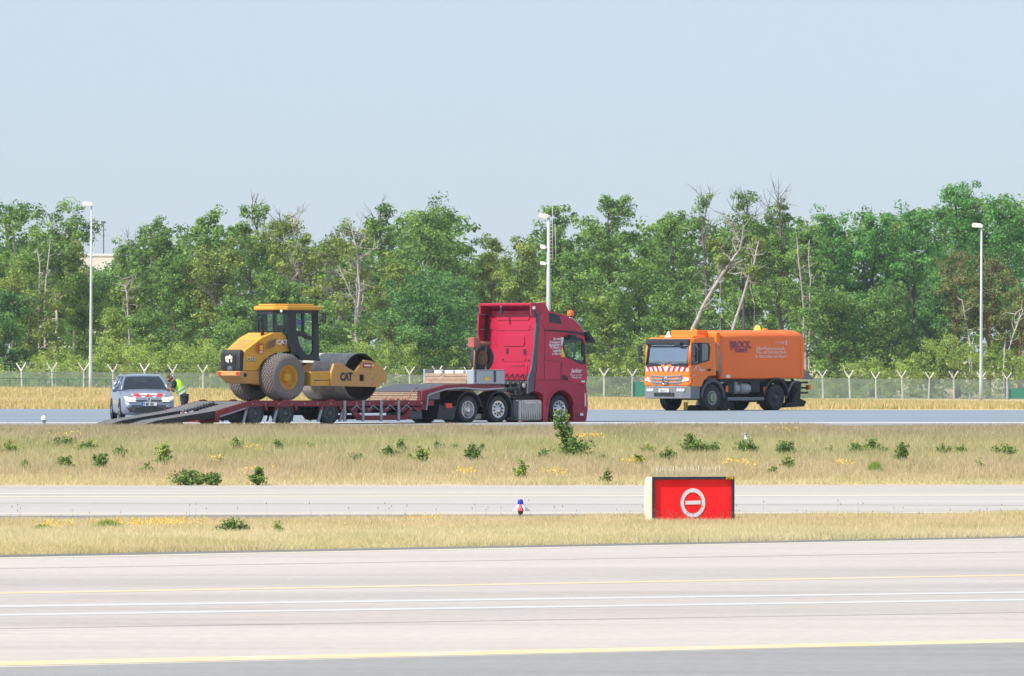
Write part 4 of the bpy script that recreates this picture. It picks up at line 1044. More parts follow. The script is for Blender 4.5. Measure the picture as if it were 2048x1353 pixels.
def frontskin(name, z0, z1, mat, d0, d1, ymax=W2, off=0.0, parent=None, n=16, back=0.0):
    rows = []
    for j in range(5):
        t = j / 4; z = z0 + (z1 - z0) * t; d = d0 + (d1 - d0) * t
        rows.append([(bow(y, 0.10) + d + off, y, z) for y in np.linspace(-ymax, ymax, n)])
    m = MB(); m.grid(rows); o = m.build(name, mat, parent or cab, fixn=True)
    so_ = o.modifiers.new('solid', 'SOLIDIFY'); so_.thickness = 0.03; so_.offset = 0
    return o
frontskin('front_panel', zbb - 0.02, zwb + 0.0, 'orange_paint', 0.0, 0.0)
frontskin('windscreen', zwb, zwt, 'bright_windscreen', 0.0, -0.12, ymax=1.08)
frontskin('visor_band', zwt - 0.02, zwt + 0.22, 'black_plastic', -0.06, -0.06, ymax=1.14, off=0.05)
frontskin('roof_front', zwt + 0.16, zrf - 0.02, 'orange_paint', -0.16, -0.30, ymax=1.16)
m = MB()
for s in (-1, 1): m.tube([(xcf + 0.0, s * 1.13, zwb), (xcf - 0.10, s * 1.13, zwt + 0.1)], 0.07, 8)
m.build('windscreen_pillar', 'orange_paint', cab)
m = MB()
for s in (-1, 1): m.tube([(xcf + 0.03, s * 1.10, zwb), (xcf - 0.07, s * 1.09, zwt + 0.1)], 0.035, 8)
m.bx(xcf + 0.03, xcf + 0.11, -1.1, 1.1, zwb - 0.06, zwb + 0.01)
m.build('windscreen_seal', 'black_plastic', cab)
m = MB()
for y0 in (-0.9, -0.1, 0.5): m.tube([(bow(y0) + 0.03, y0, zwb - 0.02), (bow(y0 + 0.3) + 0.02, y0 + 0.35, zwb + 0.06)], 0.012, 5)
m.build('wiper', 'black_plastic', cab)
m = MB(); m.bx(xb, xcf - 0.12, -1.14, 1.14, zrf - 0.10, zrf - 0.02); m.bx(xb + 0.2, xcf - 0.5, -0.9, 0.9, zrf - 0.02, zrf + 0.08); m.build('roof', 'orange_paint', cab, bevel=0.05)
m = MB(); m.bx(xb, xb + 0.05, -1.14, 1.14, A((900, 600))[1], zrf - 0.05); m.build('cab_back', 'orange_paint', cab)
m = MB(); m.bx(xb + 0.05, xcf, -1.13, 1.13, zbb - 0.1, zbb - 0.02); m.bx(xcf - 0.45, xcf - 0.05, -1.1, 1.1, zbb, zwb - 0.02); m.build('dashboard', 'cabin_grey', cab)
m = MB()
for s in (-1, 1): m.bx(xb + 0.35, xb + 0.8, s * 0.55 - 0.25, s * 0.55 + 0.25, zbb + 0.2, zbb + 0.45); m.bx(xb + 0.3, xb + 0.42, s * 0.55 - 0.25, s * 0.55 + 0.25, zbb + 0.4, zwt - 0.1)
m.build('seat', 'seat_fabric', cab, bevel=0.05)
# chevron band on the front
def bandpoly(name, polys, mat, off, par=None):
    m = MB()
    for P in polys:
        m.plate(P, [], 0, 0.008, f=lambda a, t, z: (bow(a) + off + t, a, z))
    return m.build(name, mat, par or cab)
zc0 = SW.front(*zs((400, 556)), xcf)[1]; zc1 = SW.front(*zs((400, 505)), xcf)[1]
cb = bandpoly('warning_band', [[(y, zc0), (y + 0.16, zc0), (y + 0.16, zc1), (y, zc1)] for y in np.arange(-1.12, 1.10, 0.16)], 'white_plastic', 0.018)
ch = []
for y in np.arange(0.06, 1.0, 0.26): ch.append([(y, zc0), (y + 0.12, zc0), (y + 0.24 - 0.02, zc1), (y + 0.10, zc1)]); ch.append([(-y, zc0), (-y - 0.12, zc0), (-y - 0.22, zc1), (-y - 0.10, zc1)])
bandpoly('red_stripe', ch, 'reflector_red', 0.028, cb)
# grille
gz0 = SW.front(*zs((400, 712)), xcf)[1]; gz1 = SW.front(*zs((400, 618)), xcf)[1]
frontskin('lower_front', gz0 - 0.02, gz1 + 0.02, 'orange_paint', 0.0, 0.0, off=0.01)
m = MB()
for k in range(3):
    z = gz0 + 0.06 + k * 0.13
    rows = [[(bow(y) + 0.04 + (0.03 if j == 1 else 0), y, z + j * 0.04 + 0.05 * abs(y)) for y in np.linspace(-0.80, 0.80, 14)] for j in range(3)]
    m.grid(rows)
gr = m.build('grille', 'grey_trim', cab, fixn=True)
m = MB(); m.plate([(-0.9, gz0 + 0.36), (-0.6, gz0 + 0.03), (0.6, gz0 + 0.03), (0.9, gz0 + 0.36), (0.8, gz1), (-0.8, gz1)], [], 0, 0.01, f=lambda a, t, z: (bow(a) + 0.03 + t, a, z)); m.build('grille_back', 'bumper_grey', gr)
m = MB(); gc = (gz0 + gz1) / 2 + 0.02
m.tube([(bow(0) + 0.08, 0.15 * cos(t), gc + 0.15 * sin(t)) for t in np.linspace(0, 2 * pi, 25)], 0.022, 6, caps=False)
for k in range(3):
    t = pi / 2 + k * 2 * pi / 3; m.tube([(bow(0) + 0.08, 0, gc), (bow(0) + 0.08, 0.15 * cos(t), gc + 0.15 * sin(t))], [0.03, 0.008], 6)
m.build('star_emblem', 'chrome', gr)
for s in (-1, 1):
    m = MB(); m.plate([(s * 0.82, gz0 + 0.16), (s * 1.14, gz0 + 0.20), (s * 1.17, gz1 - 0.08), (s * 0.95, gz1 - 0.01)], [], 0, 0.03, f=lambda a, t, z: (bow(a) + 0.03 + t, a, z)); m.build('headlight', 'lamp_lens', cab, bevel=0.01)
    m = MB(); m.bx(xcf - 0.12, xcf + 0.03, min(s * 1.17, s * 1.23), max(s * 1.17, s * 1.23), gz0 + 0.1, gz1 - 0.06); m.build('indicator', 'reflector_orange', cab, bevel=0.01)
# bumper
bz0 = zlow; bz1 = gz0 - 0.01
pl = [(xcf - 0.55, -1.22), (xcf + 0.0, -1.22), (xcf + 0.16, -0.9), (xcf + 0.22, 0), (xcf + 0.16, 0.9), (xcf + 0.0, 1.22), (xcf - 0.55, 1.22), (xcf - 0.55, 1.0), (xcf - 0.1, 1.0), (xcf - 0.1, -1.0), (xcf - 0.55, -1.0)]
m = MB(); m.zplate(pl, [], bz0, bz1); bu = m.build('bumper', 'bumper_grey', cab, bevel=0.03)
fx = lambda y: xcf + 0.235 - 0.08 * (y / 1.0) ** 2
m = MB()
for (y0, y1) in ((-0.55, -0.30), (-0.28, 0.26), (0.28, 0.5)): m.bx(xcf + 0.1, fx((y0 + y1) / 2), y0, y1, bz0 + 0.10, bz0 + 0.24)
m.build('air_intake', 'chassis_dark', bu)
m = MB()
for s in (-1, 1):
    for dy in (0, 0.13, 0.26):
        y = s * (0.68 + dy); m.lathe([(0.07, 0), (0.05, -0.03), (0.001, -0.035)], (fx(y) - 0.02, y, bz0 + 0.34), 1, 12, 'x')
m.build('fog_light', 'lamp_lens', bu, each=True)
m = MB(); m.bx(fx(0) - 0.01, fx(0) + 0.012, -0.27, 0.27, bz0 + 0.26, bz0 + 0.40)
npl = m.build('number_plate', 'plate_white', bu)
text_mesh('lettering', 'CB A 5', 0.12, 'lettering_black', npl, (fx(0) + 0.018, -0.2, bz0 + 0.285), (radians(90), 0, radians(90)), bold=0.003)
# mirrors
for s in (-1, 1):
    y = s * 1.42
    m = MB(); m.tube([(xcf - 0.1, s * 1.15, zwt + 0.06), (xcf + 0.08, y, zwt + 0.0), (xcf + 0.08, y, zwb + 0.1), (xcf - 0.1, s * 1.18, zwb)], 0.02, 6)
    ma = m.build('mirror_arm', 'black_plastic', cab)
    m = MB(); m.bx(xcf + 0.02, xcf + 0.10, y - 0.10, y + 0.10, zwb + 0.35, zwt - 0.03); m.bx(xcf + 0.02, xcf + 0.10, y - 0.09, y + 0.09, zwb + 0.10, zwb + 0.30); m.build('mirror', 'black_plastic', ma, bevel=0.02)
m = MB(); m.bx(xcf + 0.02, xcf + 0.26, 0.55, 0.85, zwt - 0.06, zwt + 0.08); m.build('ramp_mirror', 'black_plastic', cab, bevel=0.03)
# roof lights
q = SW.side(*zs((478, 160)), 0.0)
m = MB(); m.lathe([(0.16, 0.0), (0.15, -0.05), (0.07, -0.12), (0.05, -0.22), (0.001, -0.25)], (xcf - 0.45, -0.35, zrf - 0.0), 1, 16, 'z'); m.build('antenna_dome', 'white_plastic', cab)
m = MB(); m.lathe([(0.13, 0.0), (0.13, -0.16), (0.09, -0.26), (0.001, -0.28)], (xb + 0.35, 0.40, zrf + 0.08), 1, 16, 'z'); m.build('beacon', 'beacon_orange', cab)
m = MB(); q = A((730, 325)); m.tube([(q[0], 1.26, A((730, 300))[1]), (q[0], 1.26, A((740, 450))[1])], 0.05, 8); m.build('spotter_mirror', 'black_plastic', cab)
m = MB(); m.plate([A(a) for a in [(822, 540), (850, 526), (878, 540), (850, 556)]], [], YL - 0.01, YL + 0.02); m.build('door_handle', 'chassis_dark', cab)
m = MB()
for pl_ in ([(880, 250), (886, 480), (886, 600)], [(655, 490), (700, 486)], [(658, 610), (780, 612)]):
    m.tube([(A(a)[0], YL + 0.0, A(a)[1]) for a in pl_], 0.010, 5)
m.build('shut_line', 'orange_dusty', cab, each=True)
# lettering on the door
def ltext(t_, a, size, mat, par, sx=1.0, bold=0.0, y=None, nm='lettering', shear=0):
    q = A(a); return text_mesh(nm, t_, size, mat, par, (q[0], (YL if y is None else y) + 0.012, q[1]), (radians(90), 0, radians(180)), bold=bold, sx=sx, shear=shear)
m = MB(); hp_ = [A(a) for a in [(690, 545), (705, 512), (732, 500), (752, 515), (748, 545)]]
m.tube([(a[0], YL + 0.01, a[1]) for a in hp_], 0.014, 5); m.tube([(A((715, 525))[0], YL + 0.01, A((715, 525))[1]), (A((728, 545))[0], YL + 0.01, A((728, 545))[1])], 0.012, 5); m.build('house_emblem', 'lettering_white', cab)
ltext('Airport', (742, 552), 0.13, 'lettering_white', cab, sx=0.9, bold=0.003)
ltext('1829', (668, 604), 0.08, 'lettering_white', cab, sx=1.2)
# grey step and arch
m = MB(); m.plate([A(a) for a in [(655, 728), (760, 728), (752, 855), (665, 850)]], [], YL - 0.02, YL - 0.3); m.plate([A(a) for a in [(655, 770), (755, 775), (755, 785), (655, 780)]], [], YL + 0.01, YL - 0.2)
m.build('cab_step', 'grey_trim', r, bevel=0.01)
for s in (1, -1):
    o_ = arc(xFr, Rw + 0.0, 0.76, 0, 180, 18); i_ = arc(xFr, Rw + 0.0, 0.63, 180, 0, 18)
    m = MB(); m.plate(o_ + i_, [], s * 1.23, s * 0.8); m.build('wheel_arch', 'dark_grey_trim', r, bevel=0.015)
    o_ = arc(0, Rw, 0.80, 5, 175, 18); i_ = arc(0, Rw, 0.70, 175, 5, 18)
    m = MB(); m.plate(o_ + i_, [], s * 1.22, s * 0.7); m.build('wheel_arch', 'black_plastic', r, bevel=0.015)
    wheel(r, xFr, s * 1.2, Rw, Rw, 0.36, s, 0.29, rim='rim_steel', dish=0.04, holes=10, smallhub=0.42)
    wheel(r, 0.0, s * 1.2, Rw, Rw, 0.58, s, 0.29, rim='dark_grey_trim', dish=0.15, holes=8, smallhub=0.4)
m = MB()
q = A((905, 835)); m.lathe([(0.155, -0.01), (0.15, -0.03), (0.115, -0.03), (0.11, 0.02)], (xFr, 1.2, Rw), 1, 24); m.build('hub_ring', 'hub_green', r)
# tank ----------------------------------------------------------------
tx0 = AX(985); tx1 = AX(1893); zb = A((1400, 636))[1]; zs1 = A((1400, 200))[1]
ztk = zs1 + 0.30
def section(hw, zb_, zt_, rb=0.08, rt=0.55):
    P = []
    for (cx_, cz_, a0, a1, rr, rz) in ((hw - rb, zb_ + rb, -90, 0, rb, rb), (hw - rt, zt_ - 0.30, 0, 90, rt, 0.30)):
        for k in range(8):
            t = radians(a0 + (a1 - a0) * k / 7); P.append((cx_ + rr * cos(t), cz_ + rz * sin(t)))
    return P + [(-a, b_) for a, b_ in reversed(P)]
rows = []
L = tx0 - tx1
for (x, hw, dzb, dzt) in ((tx0 + 0.02, 1.0, 0.1, -0.16), (tx0, 1.10, 0.03, -0.06), (tx0 - 0.06, 1.17, 0.0, -0.02), (tx0 - 0.2, 1.20, 0, 0), (tx0 - L * 0.3, 1.21, 0, 0.02), (tx0 - L * 0.6, 1.21, 0, 0.03), (tx1 + 0.35, 1.20, 0, 0.03), (tx1 + 0.12, 1.19, 0.0, -0.02), (tx1 + 0.02, 1.15, 0.03, -0.12), (tx1, 1.05, 0.1, -0.25)):
    rows.append([(x, a, b_) for a, b_ in section(hw, zb + dzb, ztk + dzt)])
m = MB(); m.grid(rows, close=True); m.add(rows[0], [tuple(range(len(rows[0])))]); m.add(rows[-1], [tuple(range(len(rows[0])))])
tank = m.build('tank', 'orange_dusty', r)
# front frame/duct of the tank, brighter orange
m = MB()
fx0 = AX(985); fx1 = AX(935)
m.bx(fx0 - 0.02, fx1 - 0.02, -1.1, 1.16, zb + 0.3, ztk - 0.04)
du = m.build('tank_front', 'orange_paint', r, bevel=0.07, seg=3)
m = MB(); m.tube([(AX(940, 1.1), 1.1, A((940, 250))[1]), (AX(948, 1.1), 1.12, A((945, 400))[1]), (AX(952, 1.1), 1.12, A((955, 600))[1])], 0.09, 12); m.build('exhaust_pipe', 'rim_steel', r)
m = MB(); m.bx(xb - 0.15, xcf - 1.0, -0.7, 0.7, zrf + 0.0, ztk + 0.02); m.build('roof_box', 'orange_paint', r, bevel=0.04)
m = MB(); m.tube([(xb + 0.0, 0.5, ztk - 0.05), (xb + 0.1, 0.5, ztk + 0.1)], 0.025, 6); m.build('bracket', 'black_plastic', r)
m = MB(); m.plate([(tx1 + 0.30, zb + 0.12), (tx1 + 0.32, ztk - 0.42), (tx1 + 0.20, ztk - 0.40), (tx1 + 0.18, zb + 0.12)], [], 1.195, 1.222); m.build('tank_rim', 'orange_paint', tank, bevel=0.01)
m = MB()
for zx in (1640,): q = AX(zx); m.tube([(q, 0.3, ztk), (q, 0.3, ztk + 0.1)], 0.12, 8)
for zx in (1800, 1830, 1855): q = AX(zx); m.bx(q - 0.06, q + 0.06, 0.3, 0.6, ztk - 0.12, ztk + 0.05)
m.build('hatch_hinge', 'orange_paint', tank)
q = AX(1475, 0.5)
m = MB(); m.lathe([(0.11, 0.0), (0.12, -0.08), (0.09, -0.2), (0.001, -0.22)], (q, 0.0, ztk + 0.01), 1, 20, 'z'); m.build('lit_beacon', 'beacon_lit', r)
m = MB(); m.prism([A(a) for a in [(1888, 530), (1990, 640), (1880, 640)]], 1.1, 1.16); m.build('rear_flap', 'bumper_grey', r)
m = MB(); m.bx(AX(1075), AX(1035), 1.205, 1.225, A((1050, 625))[1], A((1050, 592))[1]); m.build('side_label', 'lettering_white', tank)
YT = 1.215
ltext('BROCK', (1075, 300), 0.37, 'lettering_purple', tank, sx=1.02, bold=0.012, y=YT)
m = MB(); m.tube([(A(a)[0], YT + 0.01, A(a)[1]) for a in [(1075, 322), (1110, 312), (1200, 316), (1270, 314), (1305, 302), (1308, 290)]], 0.012, 5); m.build('underline', 'lettering_purple', tank)
ltext('SL-18DD Z', (1130, 350), 0.17, 'lettering_purple', tank, sx=0.93, bold=0.008, y=YT)
ltext('VTL-0000', (1560, 258), 0.13, 'lettering_faded', tank, sx=1.1, y=YT)
ltext('1', (1665, 268), 0.26, 'lettering_white', tank, sx=1.1, bold=0.01, y=YT)
ltext('Oberflächentechnik,', (1352, 326), 0.20, 'lettering_faded', tank, sx=1.13, y=YT, bold=0.002)
ltext('Fräs- und Kehrmaschinen', (1352, 366), 0.20, 'lettering_faded', tank, sx=0.93, y=YT, bold=0.002)
ltext('für Strassenbau und Airport', (1342, 410), 0.20, 'lettering_faded', tank, sx=0.88, y=YT, bold=0.002)
# underframe
m = MB()
m.bx(-0.9, xFr + 0.9, 0.38, 0.48, 0.62, 0.95); m.bx(-0.9, xFr + 0.9, -0.48, -0.38, 0.62, 0.95)
m.bx(-0.7, tx0 - 0.1, -1.0, 1.05, zb - 0.14, zb - 0.01)
m.bx(AX(1420), AX(1320), 0.7, 1.1, 0.75, zb - 0.1); m.bx(AX(1140), AX(1060), 0.6, 1.12, 0.72, 1.12); m.bx(AX(1400), AX(1060), -0.5, 0.5, 0.45, 1.1)
for x in (0, xFr): m.tube([(x, -0.9, Rw), (x, 0.9, Rw)], 0.1, 10)
m.bx(-1.1, 0.8, -0.6, 0.6, 0.35, 0.8)
cf = m.build('chassis', 'chassis_dark', r)
m = MB()
for zx in (1170, 1240, 1285):
    x = AX(zx); m.lathe([(0.001, 0), (0.20, 0.01), (0.22, 0.05), (0.22, 0.25), (0.20, 0.29), (0.001, 0.3)], (x + 0.15, 0.98, 0.90), 1, 20, 'x')
m.build('air_tank', 'galvanised', cf)
m = MB(); m.bx(AX(1455), AX(1060), 1.12, 1.17, 0.42, 0.56); m.build('side_guard', 'bumper_grey', cf, bevel=0.02)
m = MB()
for a in ((1048, 745), (1457, 755)): q = A(a); m.bx(q[0] - 0.06, q[0] + 0.06, 1.15, 1.20, q[1] - 0.12, q[1] + 0.12)
q = A((1928, 728), 1.0); m.bx(q[0] - 0.08, q[0] + 0.08, 0.9, 1.05, q[1] - 0.10, q[1] + 0.10)
m.build('side_marker', 'reflector_orange', cf, each=True)
# sweeping gear: brush behind the front axle, rear gear
m = MB(); xbr = AX(1130); m.tube([(xbr + 0.35, 0.95, 0.26), (xbr - 0.45, -0.95, 0.26)], 0.26, 20); m.build('roller_brush', 'brush_dark', r)
q = A((600, 945), 0.3)
m = MB(); m.bx(AX(600, 0.3) - 0.04, AX(600, 0.3) + 0.04, 0.22, 0.38, 0.03, 0.36); m.build('warning_flag', 'sticker_yellow', r)
m = MB(); m.lathe([(0.001, 0), (0.3, 0.0), (0.42, 0.2), (0.30, 0.21), (0.001, 0.21)], (xbr + 1.35, 0.3, 0.24), 1, 24, 'z'); m.build('side_brush', 'brush_dark', r)
m = MB()
for (z0, L_) in ((1.14, 0.95), (0.92, 0.95), (0.72, 0.90)): m.bx(tx1 - 0.35, tx1 + 0.5, -1.0, 1.05, z0 - 0.04, z0 + 0.04)
m.bx(tx1 + 0.2, tx1 + 0.5, 0.5, 1.0, 0.30, zb - 0.1); m.bx(tx1 + 0.1, tx1 + 0.6, -0.9, -0.5, 0.25, zb - 0.1)
m.plate([A(a, 1.0) for a in [(1760, 700), (1790, 660), (1850, 680), (1840, 850), (1905, 880), (1880, 935), (1650, 948), (1700, 900), (1750, 890)]], [], 0.98, 0.6)
m.tube([(tx1 + 0.55, 0.9, zb), (tx1 + 0.25, 1.0, 0.9), (tx1 + 0.6, 1.0, 0.5)], 0.05, 8)
m.build('rear_sweeping_gear', 'chassis_dark', r)
m = MB(); m.tube([A3 for A3 in [(AX(1700), 1.08, A((1700, 850))[1]), (AX(1760), 1.1, A((1760, 690))[1]), (AX(1800), 1.08, A((1800, 660))[1])]], 0.045, 8)
m.build('hose', 'grey_trim', r)
# ================================================================== CAR
DEL = radians(9)
CR = Veh('parked_car', 'silver hatchback car with lit headlights and red and white bonnet band behind the trailer ramps', 'car', 297, 243.5, 0, radians(-90) + DEL)
CR.r = CR.r - CR.fw * 2.1; CR.root.location = (CR.r.x, CR.r.y, 0)
r = CR.root
CR.root.scale = (1.03, 1.03, 1.075)
def carring(hw, zb, zE, zt, t=0.10):
    h = [(0.0, zb), (hw * 0.85, zb), (hw - 0.02, zb + 0.07), (hw, zb + 0.2), (hw, (zb + zE) / 2 + 0.1), (hw - 0.015, zE - 0.13), (hw - 0.045, zE - 0.04), (hw - t, zE), (hw * 0.6, zt), (0.0, zt + 0.015)]
    return h + [(-a, b) for a, b in reversed(h[1:-1])]
st = [(2.20, .58, .30, .50, .50), (2.185, .70, .22, .62, .63), (2.12, .80, .19, .72, .735), (2.0, .86, .18, .775, .80), (1.7, .885, .17, .85, .885), (1.2, .895, .17, .92, .965), (0.95, .895, .17, .955, 1.0), (0.3, .895, .17, .965, 1.0),
      (-0.8, .895, .17, .98, 1.0), (-1.5, .89, .18, 1.0, 1.02), (-1.95, .86, .22, 1.0, 1.02), (-2.07, .76, .32, .94, .95), (-2.08, .6, .4, .85, .85)]
rows = [[(x, y, z) for y, z in carring(hw, zb, zE, zt)] for x, hw, zb, zE, zt in st]
m = MB(); m.grid(rows, close=True); m.add(rows[0], [tuple(range(len(rows[0])))]); m.add(rows[-1], [tuple(range(len(rows[0])))])
body = m.build('body', 'car_silver', r)
# greenhouse: roof, pillars, glass
rf = []
for x, hw, z in ((0.22, .56, 1.405), (0.0, .60, 1.45), (-0.5, .62, 1.485), (-1.1, .61, 1.475), (-1.6, .57, 1.43), (-1.75, .54, 1.39)):
    rf.append([(x, y * hw, z - 0.05 * abs(y) ** 3) for y in np.linspace(-1, 1, 13)])
m = MB(); m.grid(rf); o = m.build('roof', 'car_silver', r); s_ = o.modifiers.new('s', 'SOLIDIFY'); s_.thickness = 0.04
m = MB()
for s in (-1, 1):
    m.tube([(1.02, s * .79, .95), (0.6, s * .70, 1.20), (0.2, s * .585, 1.395), (-0.5, s * .635, 1.44), (-1.2, s * .63, 1.43), (-1.7, s * .57, 1.36)], [.045, .04, .04, .035, .035, .04], 8)
    m.tube([(-0.25, s * .85, .97), (-0.35, s * .64, 1.42)], 0.04, 8)
    m.tube([(-1.45, s * .83, 1.0), (-1.65, s * .58, 1.36)], 0.09, 8)
    m.tube([(-1.9, s * .72, 1.0), (-1.78, s * .54, 1.36)], 0.06, 8)
m.build('pillar', 'car_silver', r)
m = MB()
m.grid([[(1.04 + 0.06 * (1 - (u) ** 2), u * .76, .955), ] for u in [0]] if 0 else [[(1.02 + 0.07 * (1 - u * u), u * .76, .96) for u in np.linspace(-1, 1, 9)], [(0.60 + 0.06 * (1 - u * u), u * .68, 1.20) for u in np.linspace(-1, 1, 9)], [(0.20 + 0.05 * (1 - u * u), u * .565, 1.41) for u in np.linspace(-1, 1, 9)]])
ws = m.build('windscreen', 'car_glass', r)
m = MB()
m.add([(-1.93, -.68, 1.0), (-1.93, .68, 1.0), (-1.76, .52, 1.38), (-1.76, -.52, 1.38)], [(0, 1, 2, 3)])
m.build('rear_window', 'car_glass', r)
for s in (-1, 1):
    m = MB(); m.add([(0.85, s * .83, .97), (-0.25, s * .845, .975), (-0.35, s * .635, 1.41), (0.2, s * .60, 1.38)], [(0, 1, 2, 3)]) if s < 0 else m.add([(-0.3, s * .84, .975), (-1.45, s * .82, 1.0), (-1.6, s * .57, 1.36), (-0.36, s * .63, 1.41)], [(0, 1, 2, 3)])
    if s < 0: m.add([(-0.3, s * .84, .975), (-1.45, s * .82, 1.0), (-1.6, s * .57, 1.36), (-0.36, s * .63, 1.41)], [(0, 1, 2, 3)])
    m.build('side_window', 'car_glass', r)
m = MB(); m.bx(0.2, 0.9, -.74, .74, .90, .95)
for s in (-1, 1): m.bx(-0.5, 0.0, s * .37 - .24, s * .37 + .24, .55, .75); m.bx(-0.62, -0.45, s * .37 - .22, s * .37 + .22, .6, 1.15); m.bx(-0.6, -0.5, s * .37 - .12, s * .37 + .12, 1.17, 1.33)
m.bx(-1.5, -1.35, -.6, .6, .7, 1.2)
m.build('interior', 'seat_fabric', r, bevel=0.03)
for s in (-1, 1):
    m = MB(); m.lathe([(.001, 0), (.06, .02), (.105, .08), (.10, .14), (.001, .17)], (0.78, s * 1.0, 1.0), 1, 14, 'x'); m.tube([(0.72, s * .84, .96), (0.72, s * .97, .99)], .03, 8); m.build('mirror', 'car_silver', r)
for x in (1.30, -1.33):
    for s in (-1, 1):
        m = MB(); m.lathe([(.385, 0), (.30, 0.0), (.001, 0.0)], (x, s * .898, .34), s, 32); m.build('wheel_arch', 'chassis_dark', r)
        wheel(r, x, s * .91, .32, .32, .2, s, .225, rim='chrome', dish=0.03, holes=5, smallhub=0.3)
fxx = lambda y, z: 2.205 - 0.36 * abs(y) ** 2.6
def fpatch(name, poly, mat, par, d=0.012, off=0.0):
    m = MB(); m.plate(poly, [], 0, d, f=lambda a, t, z: (carfront(a, z) + off + t, a, z)); return m.build(name, mat, par)
def carfront(y, z):
    # front surface x at given y,z (from the loft stations)
    best = 2.2
    ss = st[:6]; ay = abs(y)
    for i in range(len(ss) - 1):
        x0, h0, b0, e0, t0 = ss[i]; x1, h1, b1, e1, t1 = ss[i + 1]
        if ay <= h0 * 0.98 and z <= e0 + 0.005 and z >= b0: return x0
        if (ay <= h1 and z <= e1 + 0.02):
            f = 0
            if ay > h0: f = max(f, (ay - h0) / (h1 - h0))
            if z > e0: f = max(f, (z - e0) / (e1 - e0))
            return x0 + (x1 - x0) * min(1, f)
    return 1.95
for s in (-1, 1):
    fpatch('headlight', [(s * .44, .66), (s * .62, .66), (s * .80, .70), (s * .82, .765), (s * .66, .745), (s * .44, .70)], 'lamp_lit', r, 0.03, 0.006)
    fpatch('headlight_housing', [(s * .42, .60), (s * .66, .60), (s * .82, .66), (s * .80, .70), (s * .62, .66), (s * .44, .66)], 'lamp_lens', r, 0.02, 0.004)
    fpatch('air_intake', [(s * .50, .26), (s * .66, .28), (s * .76, .44), (s * .58, .42)], 'black_plastic', r, 0.012, 0.004)
fpatch('grille', [(-.46, .63), (.46, .63), (.46, .66), (-.46, .66)], 'black_plastic', r, 0.015, 0.006)
fpatch('lower_grille', [(-.52, .24), (.52, .24), (.50, .40), (.30, .44), (-.30, .44), (-.50, .40)], 'black_plastic', r, 0.012, 0.004)
m = MB(); m.lathe([(.075, 0), (.06, -.012), (.001, -.012)], (2.2, 0, .665), 1, 18, 'x'); em = m.build('emblem', 'black_plastic', r)
m = MB(); m.tube([(2.216, -.04, .70), (2.216, -.02, .625), (2.216, 0, .67), (2.216, .02, .625), (2.216, .04, .70)], .008, 5)
m.tube([(2.216, .065 * cos(t), .665 + .065 * sin(t)) for t in np.linspace(0, 2 * pi, 19)], .007, 5); m.build('emblem_mark', 'lettering_white', em)
m = MB(); m.bx(2.21, 2.222, -.26, .26, .475, .585); pl = m.build('number_plate', 'plate_white', r)
m = MB(); m.bx(2.215, 2.226, -.26, -.20, .475, .585); m.build('plate_band', 'plate_blue', pl)
text_mesh('lettering', 'F BK 451', .105, 'lettering_black', pl, (2.227, -.185, .495), (radians(90), 0, radians(90)), bold=.002, sx=0.9)
# bonnet warning band
def hood(y, x): 
    for i in range(len(st) - 1):
        x0, x1 = st[i][0], st[i + 1][0]
        if x1 <= x <= x0:
            f = (x0 - x) / (x0 - x1); zE = st[i][3] + (st[i + 1][3] - st[i][3]) * f; zt2 = st[i][4] + (st[i + 1][4] - st[i][4]) * f; hw = st[i][1] + (st[i + 1][1] - st[i][1]) * f
            a = abs(y)
            if a < hw * .6: return zt2 + .015 * (1 - a / (hw * .6))
            return zt2 + (zE - zt2) * (a - hw * .6) / (hw * .3)
    return .8
def hoodpatch(name, polys, mat, par, off):
    m = MB()
    for P in polys: m.plate(P, [], off, off + .006, f=lambda a, t, b: (b, a, hood(a, b) + t))
    return m.build(name, mat, par)
hb = []
for y in np.arange(-.56, .55, .07): hb.append([(y, 2.125), (y + .07, 2.125), (y + .07, 1.85), (y, 1.85)])
b = hoodpatch('bonnet_band', hb, 'white_plastic', r, .006)
rd = [[(-.12, 2.12), (.12, 2.12), (.0, 1.90)]]
for s in (-1, 1): rd += [[(s * .42, 2.12), (s * .24, 2.12), (s * .32, 1.86), (s * .50, 1.86)], [(s * .56, 2.0), (s * .56, 2.12), (s * .54, 2.12)]]
hoodpatch('red_stripe', [p for p in rd if len(p) > 2], 'reflector_red', b, .016)

# ================================================================== PERSON
DP = 242.0
def pp(px, py, dd=0.0):
    D = DP + dd; return Vector((D * (px - 1024) / FOC, D, HC + D * (YH - py) / FOC))
def skin(name, chains, mat, parent=None, sub=2):
    """chains: list of [(point, radius), ...]; the first point of a later chain may repeat an earlier point"""
    V = []; E = []; R = []
    def idx(p, rr):
        for i, q in enumerate(V):
            if (q - p).length < 1e-5: return i
        V.append(p.copy()); R.append(rr); return len(V) - 1
    for c in chains:
        last = None
        for p, rr in c:
            i = idx(Vector(p), rr)
            if last is not None and last != i: E.append((last, i))
            last = i
    me = bpy.data.meshes.new(name); me.from_pydata([tuple(v) for v in V], E, []); me.materials.append(MATS[mat])
    o = bpy.data.objects.new(name, me); COL.objects.link(o)
    sk = o.modifiers.new('skin', 'SKIN'); sk.use_smooth_shade = True
    if not me.skin_vertices: pass
    for i, rr in enumerate(R):
        rr = rr if isinstance(rr, tuple) else (rr, rr)
        me.skin_vertices[0].data[i].radius = rr; me.skin_vertices[0].data[i].use_root = (i == 0)
    ss_ = o.modifiers.new('sub', 'SUBSURF'); ss_.levels = sub; ss_.render_levels = sub
    if parent is not None: o.parent = parent
    return o
foot = pp(362, 842); gz = 0.02
pel = pp(369, 796); pel.z = max(pel.z, 0.86)
